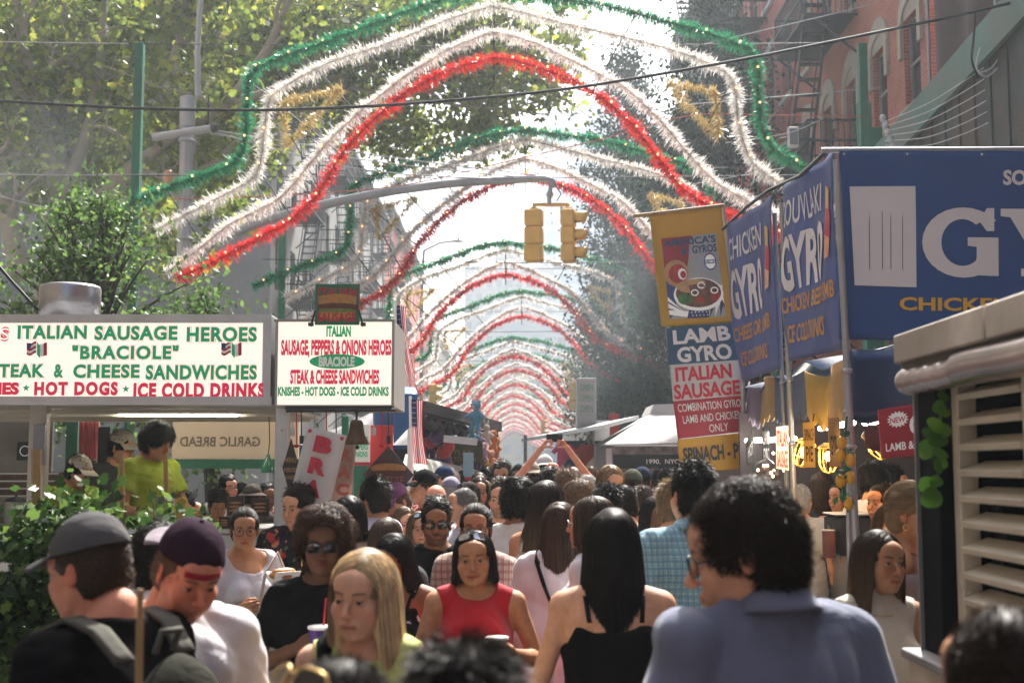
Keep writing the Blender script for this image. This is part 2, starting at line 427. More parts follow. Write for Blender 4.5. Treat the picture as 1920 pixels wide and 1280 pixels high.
    A['blush'] = .8 * g((ax - .04) ** 2 + (z + .03) ** 2, .022) * front + .8 * g(x ** 2 + (z + .03) ** 2, .014) * (y < -.095) + .9 * (ax > .074) * (z < .03) * (z > -.05)
    _heads[key] = (V, Q, A); return _heads[key]

# ---- a hand: wrist at the origin, fingers towards -Z, palm towards -Y, thumb on +X
_hands = {}
def hand_mesh(kind, h):
    key = (kind, h)
    if key in _hands: return _hands[key]
    f = Field((-.065, -.12, -.22), (.085, .05, .06), h)
    f.cap((0, .0, .055), (0, 0, -.005), .026, .0245, .01)
    curl = {'relax': (18, 26, 20), 'grip': (48, 62, 40), 'flat': (4, 6, 4), 'fist': (80, 95, 60)}[kind]
    for i, (kx, ln, kz) in enumerate(((.030, .070, -.088), (.0105, .079, -.092), (-.0095, .073, -.088), (-.028, .056, -.080))):
        f.cap((kx * .55, 0, -.005), (kx, -.001, kz), .0145, .0112, .012)
        p = np.array((kx, -.001, kz)); ang = 0; spread = (kx - .001) * (1.6 if kind != 'grip' else .6)
        for j, fr in enumerate((.46, .31, .23)):
            ang += R(curl[j] * (1 + .10 * (i - 1.2) * (kind == 'relax')))
            d = np.array((spread, -math.sin(ang), -math.cos(ang))); d /= np.linalg.norm(d); q = p + d * ln * fr
            r0 = (.0088, .0092, .0088, .0076)[i] * (1 - .10 * j); f.cap(p, q, r0, r0 * .9, .003); p = q
    th = {'grip': ((.028, -.006, -.022), (.046, -.036, -.052), (.040, -.066, -.070), (.024, -.080, -.082))}.get(kind, ((.026, -.003, -.022), (.046, -.020, -.052), (.050, -.032, -.080), (.048, -.040, -.102)))
    for j in range(3): f.cap(th[j], th[j + 1], (.0145, .011, .0092)[j], (.011, .0092, .0075)[j], .006 if j else .012)
    V, Q = f.mesh(); V = relax(V, Q, 1, .3)
    _hands[key] = (V, Q); return V, Q

ARMS = {  # elbow, wrist from the shoulder (x outwards), hand kind
    'down': ((.055, .02, -.285), (.075, -.055, -.535), 'relax'),
    'hold': ((.06, .03, -.275), (.0, -.20, -.22), 'grip'),
    'chest': ((.085, .0, -.27), (-.06, -.22, -.13), 'grip'),
    'up': ((.10, -.19, .20), (.02, -.26, .45), 'grip'),
    'hip': ((.14, .06, -.25), (.02, -.06, -.44), 'relax'),
    'phone': ((.08, -.04, -.265), (-.02, -.22, -.08), 'grip'),
}
def rot_to(d, palm):
    """matrix that takes -Z to d and -Y towards palm"""
    z = -np.array(d, float); z /= np.linalg.norm(z); y = -np.array(palm, float); y -= z * (y @ z); y /= np.linalg.norm(y) + 1e-9; x = np.cross(y, z)
    return np.stack([x, y, z], 1)

def body_prims(f, sp, t=0.0, what='body'):
    """torso, legs, arms of a 1.75 m person put into field f, inflated by t"""
    fe = sp['sex'] == 'f'; W = sp.get('w', 1.0); bl = sp.get('belly', 0.0)
    sh = (.158 if fe else .185) * W
    if what in ('body', 'torso', 'pants'):
        f.ell((0, .012, .93), ((.172 if fe else .160) * W + t, .118 * W + t, .125 + t), .04)
    if what in ('body', 'torso'):
        f.ell((0, .005, 1.285), ((.138 if fe else .160) * W + t, (.108 if fe else .118) * W + t, .19 + t), .05)
        f.ell((0, -.002 - bl * .04, 1.09), ((.125 if fe else .145) * W + t, (.100 + bl * .05) * W + t, .16 + t), .06)
        for s in (-1, 1):
            f.cap((s * .035, .028, 1.475), (s * (sh - .01), .012, 1.435), .046 + t, .050 + t, .045)
            f.ell((s * .075 * W, .055, 1.33), (.075 + t, .055 + t, .11 + t), .05)          # shoulder blade
            if fe: f.ell((s * .072 * W, -.082 - .02 * (W - 1), 1.272), (.060 * W + t, .052 * W + t, .062 * W + t), .045)
            else: f.ell((s * .070 * W, -.060, 1.335), (.085 + t, .045 + t, .075 + t), .06)
        f.cap((0, .022, 1.46), (0, .030, 1.53), (.050 if fe else .060) + t * .6, (.046 if fe else .056) + t * .3, .045)
    if what in ('body', 'legs', 'pants'):
        for s in (-1, 1):
            x = s * .088 * W
            f.cap((x, .01, .90), (x * 1.0, -.005, .50), .090 * W + t, .056 + t, .03)
            f.cap((x, -.002, .50), (x * .96, .02, .10), .054 + t, .036 + t, .03)
            if what == 'body':
                f.ell((x, .03, .36), (.044, .046, .10), .03)
                f.ell((x * 1.05, -.05, .045), (.042, .115, .042), .02)
    return sh

def xf(V, s, M3=None, o=(0, 0, 0)):
    V = V * s
    return (V @ np.asarray(M3).T if M3 is not None else V) + np.asarray(o)
# ------------------------------------------------------------------ hair: a base shell and thousands of ribbon strands
def ribbons(paths, w, out=None):
    """paths (n, k, 3), width w (n or scalar), ribbons that face outwards -> V, F(n,4)"""
    n, k, _ = paths.shape; T = np.gradient(paths, axis=1); T /= np.linalg.norm(T, axis=2)[..., None] + 1e-9
    if out is None: out = paths - np.array((0, .01, .0))
    r = rng.normal(size=(n, 1, 3)) * .35; N = out / (np.linalg.norm(out, axis=2)[..., None] + 1e-9) + r
    B = np.cross(T, N); B /= np.linalg.norm(B, axis=2)[..., None] + 1e-9
    tp = np.interp(np.linspace(0, 1, k), [0, .7, 1], [1, .9, .25])[None, :, None]
    ww = (np.full((n, 1, 1), w) if np.isscalar(w) else np.asarray(w).reshape(n, 1, 1)) * tp * .5
    V = np.stack([paths - B * ww, paths + B * ww], 2).reshape(-1, 3)
    i = np.arange(n)[:, None] * k * 2 + np.arange(k - 1)[None] * 2; i = i.ravel()
    return V, np.stack([i, i + 1, i + 3, i + 2], 1)
EC, ER = np.array((0, .014, .033)), np.array((.077, .097, .090))
def hairline(n):
    """which unit directions from the skull's middle carry hair"""
    p = EC + n * ER
    front = np.clip((-p[:, 1] - .0) / .08, 0, 1)
    lim = np.where(p[:, 1] < 0, -.002 + .074 * front ** .8, np.interp(p[:, 1], [0, .02, .05, .11], [-.002, -.03, -.055, -.075]))
    return p[:, 2] > lim
def dirs(n):
    d = rng.normal(size=(n * 3, 3)); d /= np.linalg.norm(d, axis=1)[:, None]; d = d[hairline(d)]; return d[:n]
_shells = {}
def shell(t_top, t_side, h, nape=-.085, seed=0, win=1.0):
    """thick skull cap that follows the hairline"""
    key = (t_top, t_side, h, nape, seed, win)
    if key in _shells: return _shells[key]
    f = Field((-.16, -.17, -.12), (.16, .19, .24), h)
    f.ell(EC + (0, .004, t_top * .35), ER + np.array((t_side, t_side * 1.05, t_top * .65)), .0)
    f.cap((-.022, .050, -.028), (.022, .050, -.028), .052 + t_side * .5, .052 + t_side * .5, .03)
    # face window and ears
    f.ell((0, -.118, -.038), (.066 * win, .088 * win, .104 * win), .012, op='-')
    for s in (-1, 1):
        f.ell((s * .085, -.028, -.052), (.05, .042, .052), .012, op='-')
    f.cut((0, .3, -1), (0, .06, nape))
    V, Q = f.mesh(); V = relax(V, Q, 1, .5); N = vnormals(V, Q); V = V + N * wobble(V, min(t_top, .05) * .13 + .0012, 60, seed)[:, None]
    _shells[key] = (V, Q); return V, Q
def roots(V, Q, n, r):
    N = vnormals(V, Q); ok = np.flatnonzero(((V - EC) * N).sum(1) > .012); i = ok[r.integers(0, len(ok), n)]; return V[i] + r.normal(size=(n, 3)) * .0015, N[i]
def hair_parts(style, h, L=.0, n=1500, seed=0, part=.015, wave=.0, vol=1.0, w=.0026, kwb=.5, side=1.0, win=1.0):
    """-> list of (V, F) in head space"""
    r = np.random.default_rng(seed); out = []
    if style in ('short', 'crop', 'top'):
        tt = {'short': .026, 'crop': .008, 'top': .040}[style] * vol; ts = {'short': .010, 'crop': .004, 'top': .007}[style]
        out.append(shell(tt, ts, h, nape={'short': -.070, 'crop': -.062, 'top': -.066}[style], seed=seed))
        p, d = roots(*out[0], n, r); k = 4; top = np.clip((p[:, 2] - .03) / .10, 0, 1)[:, None]
        comb = np.stack([.45 * np.sign(p[:, 0] - part), np.full(n, kwb), -.45 + .5 * top[:, 0]], 1) + r.normal(size=(n, 3)) * .35
        dr = d * (.12 + .30 * top) + comb * .75; dr /= np.linalg.norm(dr, axis=1)[:, None]
        ln = (.012 + (.024 if style != 'crop' else .002) * top[:, 0]) * vol * r.uniform(.6, 1.3, n)
        u = np.linspace(0, 1, k)[None, :, None]
        path = p[:, None] - d[:, None] * .004 + dr[:, None] * u * ln[:, None, None] + np.array((0, 0, -.010)) * (u ** 2) * (style != 'crop')
        out.append(ribbons(path, w))
    elif style in ('curly', 'afro'):
        tt = (.040 if style == 'curly' else .060) * vol; ts = (.022 if style == 'curly' else .048) * vol * side
        out.append(shell(tt, ts, h, seed=seed, win=win))
        p, d = roots(*out[0], n, r); p = p - d * .012; k = 11
        a = r.normal(size=(len(d), 3)); a -= d * (a * d).sum(1)[:, None]; a /= np.linalg.norm(a, axis=1)[:, None]; b = np.cross(d, a)
        u = np.linspace(0, 1, k); ph = r.uniform(0, 6.28, len(d)); cr = r.uniform(.005, .010, len(d)) * (1 if style == 'curly' else .8); tr = r.uniform(1.2, 2.2, len(d))
        an = ph[:, None] + u[None] * tr[:, None] * 6.28
        path = p[:, None] + d[:, None] * (u[None, :, None] * (.022 + .012 * r.random(len(d)))[:, None, None]) + cr[:, None, None] * (np.cos(an)[..., None] * a[:, None] + np.sin(an)[..., None] * b[:, None])
        path[..., 2] -= .010 * u[None] ** 2
        out.append(ribbons(path, w * 1.3, out=path - EC))
    elif style in ('long', 'longcurly', 'half'):
        out.append(shell(.012 * vol, .008 * vol, h, seed=seed))
        f = Field((-.20, -.10, -.11 - L - .05), (.20, .22, .10), h * 1.3)
        lo = -.02 - L * .82
        for a in np.linspace(-118, 118, 17):
            aa = R(a); sx, cyy = math.sin(aa), math.cos(aa); rx, ry = .083 + .010 * vol, .100 + .006 * vol
            p0 = (.070 * sx, .014 + .088 * cyy, .05); p1 = (.076 * sx, .016 + .090 * cyy, -.08); ed = abs(a) / 118
            p2 = (.076 * sx * (1 + wave * 1.2), .030 + .080 * cyy - .01 * ed, lo * (1 - .15 * ed))
            f.cap(p0, p1, .010, .013 * vol, .03); f.cap(p1, p2, .013 * vol, .008 * vol, .03)
        V, Q = f.mesh(); V = relax(V, Q, 1, .5); N = vnormals(V, Q); V += N * wobble(V, .003, 90, seed, aniso=(1, 1, .12))[:, None]; out.append((V, Q))
        m = n; k = 12; az = r.uniform(-126, 126, m); aa = np.radians(az); sx, cyy = np.sin(aa), np.cos(aa)
        q = r.uniform(.94, 1.13, m) + (r.random(m) < .06) * r.uniform(0, .16, m); rx = (.083 + .018 * vol) * q; ry = (.100 + .014 * vol) * q
        ystart = np.clip(-.080 + (.14) * (cyy * .5 + .5) + r.normal(size=m) * .02, -.082, .07)
        Ls = np.where(np.abs(az) > 100, L * .92, L) * r.uniform(.80, 1.04, m)
        of = (.009 + .008 * vol) * q
        d0 = np.stack([np.full(m, part * 1.0) + sx * .008, ystart, .085 - np.abs(ystart) * .2], 1) / ER; d0 /= np.linalg.norm(d0, axis=1)[:, None]
        d1 = np.stack([sx, cyy, np.full(m, -.12)], 1); d1 /= np.linalg.norm(d1, axis=1)[:, None]
        om = np.arccos(np.clip((d0 * d1).sum(1), -1, 1))[:, None]; arc = []
        for uu in (0, .3, .62, 1.0):
            dd = (np.sin((1 - uu) * om) * d0 + np.sin(uu * om) * d1) / np.sin(om); arc.append(EC + dd * (ER + of[:, None] * (.55 + .45 * uu)))
        e = arc[-1]
        ctrl = np.stack(arc + [
            np.stack([e[:, 0] * 1.06, e[:, 1] * .97 + .004, -.10 + 0 * rx], 1),
            np.stack([e[:, 0] * (1.06 + wave * 1.4), e[:, 1] * .88 + .016, -.02 - Ls * .62], 1),
            np.stack([e[:, 0] * (1.0 + wave * 1.4), e[:, 1] * .82 + .022, -.02 - Ls], 1)], 1)
        tt = np.linspace(0, 6, k); i0 = np.minimum(tt.astype(int), 5); fr = (tt - i0)[None, :, None]
        a0, a1 = ctrl[:, i0], ctrl[:, i0 + 1]; am, ap = ctrl[:, np.maximum(i0 - 1, 0)], ctrl[:, np.minimum(i0 + 2, 6)]
        path = .5 * (2 * a0 + (a1 - am) * fr + (2 * am - 5 * a0 + 4 * a1 - ap) * fr ** 2 + (3 * a0 - am - 3 * a1 + ap) * fr ** 3)
        g = np.clip(np.linspace(-.3, 1, k), 0, 1)[None, :, None]
        ph = r.uniform(0, 6.28, (m, 1)); fq = (9 if style != 'longcurly' else 16)
        wv = np.stack([np.sin(ph + np.linspace(0, fq, k)[None]), np.cos(ph * 1.3 + np.linspace(0, fq, k)[None]), 0 * ph + 0 * np.linspace(0, 1, k)[None]], 2)
        path = path + wv * g * (.006 + .022 * wave * (1.6 if style == 'longcurly' else 1)) + r.normal(size=(m, 1, 3)) * .004 * g
        # hair that would cross the face stays beside it
        out.append(ribbons(path, w * 1.25))
    elif style in ('pony', 'bun', 'slick'):
        out.append(shell(.014, .007, h, seed=seed)); d = dirs(n); p = EC + d * (ER + np.array((.010, .011, .014))) + np.array((0, .002, .006))
        tail = np.array((0, .125, .050 if style != 'pony' else .03)); k = 5; u = np.linspace(0, 1, k)[None, :, None]
        q = p[:, None] * (1 - u * .35) + tail * u * .35; dv = (q - EC) / (ER + np.array((.011, .011, .015))); q = EC + dv / np.linalg.norm(dv, axis=2)[..., None] * (ER + np.array((.011, .011, .017))); out.append(ribbons(q, w))
        if style == 'pony':
            m = n // 3; k = 10; u = np.linspace(0, 1, k)[None]; rr = .020 * np.sqrt(r.random(m))[:, None]; an = r.uniform(0, 6.28, m)[:, None]
            bx = rr * np.cos(an) * (1 + .5 * u) + .01 * np.sin(u * 6 + an); by = .105 + .05 * np.sin(u * 2.6) + rr * np.sin(an); bz = .035 - u ** 1.3 * L * r.uniform(.8, 1.05, (m, 1)) + .02 * np.sin(u * 3)
            path = np.stack([bx, by, bz], 2); out.append(ribbons(path, w * 1.3, out=path - np.array((0, .11, 0))))
        if style == 'bun':
            mb = MB(); mb.sphere((0, .125, .06), .04, 0, 16, 10, (1, .85, 1)); F = [f for f in mb.F if len(f) == 4]; out.append((np.concatenate(mb.V), np.array(F)))
    elif style == 'bald':
        d = dirs(n * 2); d = d[d[:, 2] < .25]; p = EC + d * (ER + .002); path = p[:, None] + d[:, None] * np.linspace(0, .006, 3)[None, :, None] + np.array((0, .006, -.008)) * np.linspace(0, 1, 3)[None, :, None]
        out.append(ribbons(path, w))
    return out
SKIN = {'pale': (0.763, 0.432, 0.281), 'fair': (0.687, 0.363, 0.222), 'tan': (0.547, 0.272, 0.145), 'olive': (0.483, 0.238, 0.125), 'brown': (0.280, 0.130, 0.068), 'dark': (0.127, 0.057, 0.032), 'red': (0.712, 0.306, 0.193)}
HAIRC = {'black': (.010, .008, .007), 'dark': (.022, .014, .010), 'brown': (.060, .034, .020), 'light': (.16, .095, .05), 'blonde': (.62, .46, .26), 'dirty': (.25, .165, .085), 'grey': (.25, .24, .23), 'white': (.55, .53, .50), 'auburn': (.055, .024, .013)}
_mats = {}
def skin_mat(sk, hc, beard=0.0, lip=.6):
    k = ('skin', sk, hc, beard, lip)
    if k in _mats: return _mats[k]
    c = SKIN[sk]; m = mat('skin_' + sk, c, .55, .16, 34, bump=.22, bscale=240, spec=.3); N, L, b = nodes_of(m)
    src = b.inputs['Base Color'].links[0].from_socket
    lipc = (c[0] * .62 + .05, c[1] * .36, c[2] * .40); blush = (c[0] * 1.02, c[1] * .70, c[2] * .66); bc = tuple(.6 * x for x in HAIRC[hc])
    for att, cc, amt in (('blush', blush, .75), ('lip', lipc, lip + .3), ('beard', tuple(.4 * x + .25 * y for x, y in zip(bc, c)), beard), ('brow', bc, .85), ('white', (.55, .52, .50), 1), ('dark', (.015, .010, .008), 1)):
        a = N('ShaderNodeAttribute'); a.attribute_name = att; mm = N('ShaderNodeMath'); mm.operation = 'MULTIPLY'; mm.inputs[1].default_value = amt; L(a.outputs['Fac'], mm.inputs[0])
        x = N('ShaderNodeMix'); x.data_type = 'RGBA'; L(mm.outputs[0], x.inputs['Factor']); L(src, x.inputs['A']); x.inputs['B'].default_value = (*cc, 1); src = x.outputs['Result']
    L(src, b.inputs['Base Color']); b.inputs['Subsurface Weight'].default_value = .0
    _mats[k] = m; return m
def hair_mat(hc, tip=None):
    k = ('hair', hc, tip)
    if k in _mats: return _mats[k]
    c = HAIRC[hc]; m = mat('hair_' + hc, c, .48, .25, 25, spec=.25 if max(c) > .04 else .14, trans=.0); N, L, b = nodes_of(m)
    src = b.inputs['Base Color'].links[0].from_socket; g = N('ShaderNodeNewGeometry'); r = N('ShaderNodeMapRange'); r.inputs['To Min'].default_value = .55; r.inputs['To Max'].default_value = 1.6
    L(g.outputs['Random Per Island'], r.inputs['Value']); x = N('ShaderNodeMix'); x.data_type = 'RGBA'; x.blend_type = 'MULTIPLY'; x.inputs['Factor'].default_value = 1; L(src, x.inputs['A']); L(r.outputs[0], x.inputs['B'])
    src = x.outputs['Result']
    if tip:
        tc = N('ShaderNodeTexCoord'); sp = N('ShaderNodeSeparateXYZ'); L(tc.outputs['Object'], sp.inputs[0]); rr = N('ShaderNodeMapRange'); rr.inputs['From Min'].default_value = 1.60; rr.inputs['From Max'].default_value = 1.32; L(sp.outputs['Z'], rr.inputs['Value'])
        y = N('ShaderNodeMix'); y.data_type = 'RGBA'; L(rr.outputs[0], y.inputs['Factor']); L(src, y.inputs['A']); y.inputs['B'].default_value = (*HAIRC[tip], 1); src = y.outputs['Result']
    L(src, b.inputs['Base Color'])
    tr = N('ShaderNodeBsdfTranslucent'); L(src, tr.inputs['Color']); ms = N('ShaderNodeMixShader'); ms.inputs[0].default_value = .25; L(b.outputs[0], ms.inputs[1]); L(tr.outputs[0], ms.inputs[2]); L(ms.outputs[0], m.node_tree.nodes['Material Output'].inputs['Surface'])
    _mats[k] = m; return m
def cloth_mat(c, pat=None):
    k = ('cloth', c, pat)
    if k in _mats: return _mats[k]
    m = mat('cloth', c, .85, .08, 5, sheen=.25 if max(c) > .15 else .0, spec=.25 if max(c) > .15 else .05); N, L, b = nodes_of(m); src = b.inputs['Base Color'].links[0].from_socket
    tc = N('ShaderNodeTexCoord')
    # folds and weave
    mp = N('ShaderNodeMapping'); mp.inputs['Scale'].default_value = (5, 5, 4); mp.inputs['Rotation'].default_value = (.2, .5, 0); L(tc.outputs['Object'], mp.inputs[0])
    nz = N('ShaderNodeTexNoise'); nz.inputs['Scale'].default_value = 1.6; nz.inputs['Detail'].default_value = 3; nz.inputs['Distortion'].default_value = 1.2; L(mp.outputs[0], nz.inputs['Vector'])
    bp = N('ShaderNodeBump'); bp.inputs['Strength'].default_value = .6; bp.inputs['Distance'].default_value = .02; L(nz.outputs['Fac'], bp.inputs['Height'])
    wv = N('ShaderNodeTexNoise'); wv.inputs['Scale'].default_value = 420; L(tc.outputs['Object'], wv.inputs['Vector'])
    b2 = N('ShaderNodeBump'); b2.inputs['Strength'].default_value = .25; b2.inputs['Distance'].default_value = .002; L(wv.outputs['Fac'], b2.inputs['Height']); L(bp.outputs[0], b2.inputs['Normal']); L(b2.outputs[0], b.inputs['Normal'])
    def mixin(fac, cc):
        nonlocal src
        x = N('ShaderNodeMix'); x.data_type = 'RGBA'; L(fac, x.inputs['Factor']); L(src, x.inputs['A']); x.inputs['B'].default_value = (*cc, 1); src = x.outputs['Result']
    if pat and pat[0] == 'plaid':
        for ax, sc, cc, th in pat[1]:
            wt = N('ShaderNodeTexWave'); wt.bands_direction = ax; wt.inputs['Scale'].default_value = sc; wt.inputs['Distortion'].default_value = .35; wt.inputs['Detail'].default_value = 0; L(tc.outputs['Object'], wt.inputs['Vector'])
            r = N('ShaderNodeMapRange'); r.inputs['From Min'].default_value = th; r.inputs['From Max'].default_value = th + .12; r.inputs['To Max'].default_value = .62; L(wt.outputs['Fac'], r.inputs['Value']); mixin(r.outputs[0], cc)
    if pat and pat[0] == 'blobs':
        for i, (sc, th, cc) in enumerate(pat[1]):
            vo = N('ShaderNodeTexVoronoi'); vo.inputs['Scale'].default_value = sc; mo = N('ShaderNodeMapping'); mo.inputs['Location'].default_value = (i * 3.1, i * 1.7, i); L(tc.outputs['Object'], mo.inputs[0])
            nn = N('ShaderNodeTexNoise'); nn.inputs['Scale'].default_value = 30; L(mo.outputs[0], nn.inputs['Vector']); ad = N('ShaderNodeMix'); ad.data_type = 'RGBA'; ad.inputs['Factor'].default_value = .05 if len(pat) < 3 else 0; L(mo.outputs[0], ad.inputs['A']); L(nn.outputs['Color'], ad.inputs['B'])
            L(ad.outputs['Result'], vo.inputs['Vector']); r = N('ShaderNodeMapRange'); r.inputs['From Min'].default_value = th; r.inputs['From Max'].default_value = th - .06; L(vo.outputs['Distance'], r.inputs['Value']); mixin(r.outputs[0], cc)
    L(src, b.inputs['Base Color']); _mats[k] = m; return m
def plain(name, *a, **k):
    if name not in M: mat(name, *a, **k)
    return M[name]
mat('black_plastic', (.012, .012, .013), .28, .05); mat('dark_lens', (.008, .008, .010), .06, .02, spec=.8); mat('gold_metal', (.75, .52, .22), .25, .05, metal=1.0)
mat('silver_metal', (.72, .72, .72), .25, .05, metal=1.0); mat('lens_glare', (.55, .56, .58), .08, .05, metal=.8)

H_ORG = np.array((0, -.012, 1.622)); PIV = np.array((0, .02, 1.52))
def head_frame(sp):
    yw, pt, rl = sp.get('head', (0, 0, 0)); Mx = np.array(Euler((R(pt), R(rl), R(yw)), 'XYZ').to_matrix()); hs = sp.get('hs', .94 if sp['sex'] == 'f' else .955)
    return lambda V: (np.asarray(V, float) * hs + H_ORG - PIV) @ Mx.T + PIV + np.array(sp.get('lean', (0, 0, 0)))
def cap_parts(c, HF, s, root, name='cap', backwards=False, brim_c=None, kind='cap', h=.004, band=None):
    mt = cloth_mat(c); f = Field((-.13, -.15, -.02), (.13, .15, .19), max(h, .004))
    f.ell(EC + (0, .002, .012), ER + (.013, .013, .020 if kind == 'cap' else .012), 0); f.cut((0, .06 if not backwards else -.06, -1), (0, 0, .052))
    if backwards: f.ell((0, -.115, .062), (.040, .035, .026), .004, op='-')
    V, Q = f.mesh(); V = relax(V, Q, 1, .4); V += vnormals(V, Q) * wobble(V, .0012, 70, 5)[:, None]
    o = link(name, np_mesh(name, HF(V) * s, Q, mt, smooth=True), root); sg = 1 if backwards else -1
    mb = MB()
    if kind == 'cap':
        def fb(u, v):
            a = (u - .5) * 2.2; r0 = np.array((math.sin(a) * .089, sg * math.cos(a) * .108 + .014, .058 - .004)); ext = .078 * math.cos(a * .62) ** .6
            return r0 + np.array((math.sin(a) * .2, sg, -.12 - .10 * v)) * ext * v + np.array((0, 0, -.022 * (abs(u - .5) * 2) ** 2 * v))
        mb.grid(fb if sg < 0 else (lambda u, v: fb(1 - u, v)), 16, 6, 0, True, .004)
        mb2 = MB(); mb2.sphere(EC + (0, .002, .012 + ER[2] + .021), .007, 0, 8, 6, (1, 1, .6)); V2 = HF(np.concatenate(mb2.V)) * s
        link('button', np_mesh('button', V2, mb2.F, mt, smooth=True), o)
        V = np.concatenate(mb.V); link('brim', np_mesh('brim', HF(V) * s, mb.F, cloth_mat(brim_c or c), smooth=True), o)
        if backwards and band:
            m3 = MB(); m3.grid(lambda u, v: np.array((math.sin((u - .5) * 1.2) * .0955, -math.cos((u - .5) * 1.2) * .1175 + .016, .036 + v * .018)), 10, 2, 0, True, .003)
            link('band', np_mesh('band', HF(np.concatenate(m3.V)) * s, m3.F, cloth_mat(band), smooth=True), o)
    else:
        mb.grid(lambda u, v: np.array((math.sin(u * 6.2832) * (.088 + .055 * v), -math.cos(u * 6.2832) * (.108 + .055 * v) + .014, .052 - .030 * v)), 32, 4, 0, True, .004)
        link('brim', np_mesh('brim', HF(np.concatenate(mb.V)) * s, mb.F, cloth_mat(brim_c or c), smooth=True), o)
    return o
def glasses(HF, s, root, dark=True, up=False, frame='black_plastic', lens=None, round_=False, name=None):
    fr = MB(); ln = MB(); dz = .0
    for sg in (-1, 1):
        pts = []
        for a in np.linspace(0, 2 * np.pi, 21):
            ca, sa = math.cos(a), math.sin(a); e = 1.0 if round_ else .62
            px = .026 * math.copysign(abs(ca) ** e, ca); pz = (.024 if round_ else .0195) * math.copysign(abs(sa) ** e, sa)
            pts.append((sg * .0335 + px, -.1065 + 5.5 * (sg * .0335 + px) ** 2, .000 + pz + dz))
        fr.tube(pts, .0020 if not dark else .0026, 0, 6, False)
        P0 = np.array(pts[:-1]); c = P0.mean(0); ln.add(np.vstack([P0, c[None]]), [(i, (i + 1) % 20, 20) for i in range(20)], 0)
        fr.tube([(sg * .060, -.087, .006 + dz), (sg * .078, -.055, .008 + dz), (sg * .083, .005, .008 + dz), (sg * .082, .022, -.008 + dz)], .0019, 0, 6)
    fr.tube([(-.009, -.105, .006 + dz), (0, -.107, .009 + dz), (.009, -.105, .006 + dz)], .0019, 0, 6, False)
    def T(V):
        V = np.asarray(V, float)
        if up: V = V @ np.array(Euler((R(-38), 0, 0)).to_matrix()).T + np.array((0, .008, .048))
        return HF(V) * s
    o = link(name or ('sunglasses' if dark else 'glasses'), np_mesh('frame', T(np.concatenate(fr.V)), fr.F, M[frame], smooth=True), root)
    if dark or lens: link('lens', np_mesh('lens', T(np.concatenate(ln.V)), ln.F, M[lens or 'dark_lens']), o)
    return o

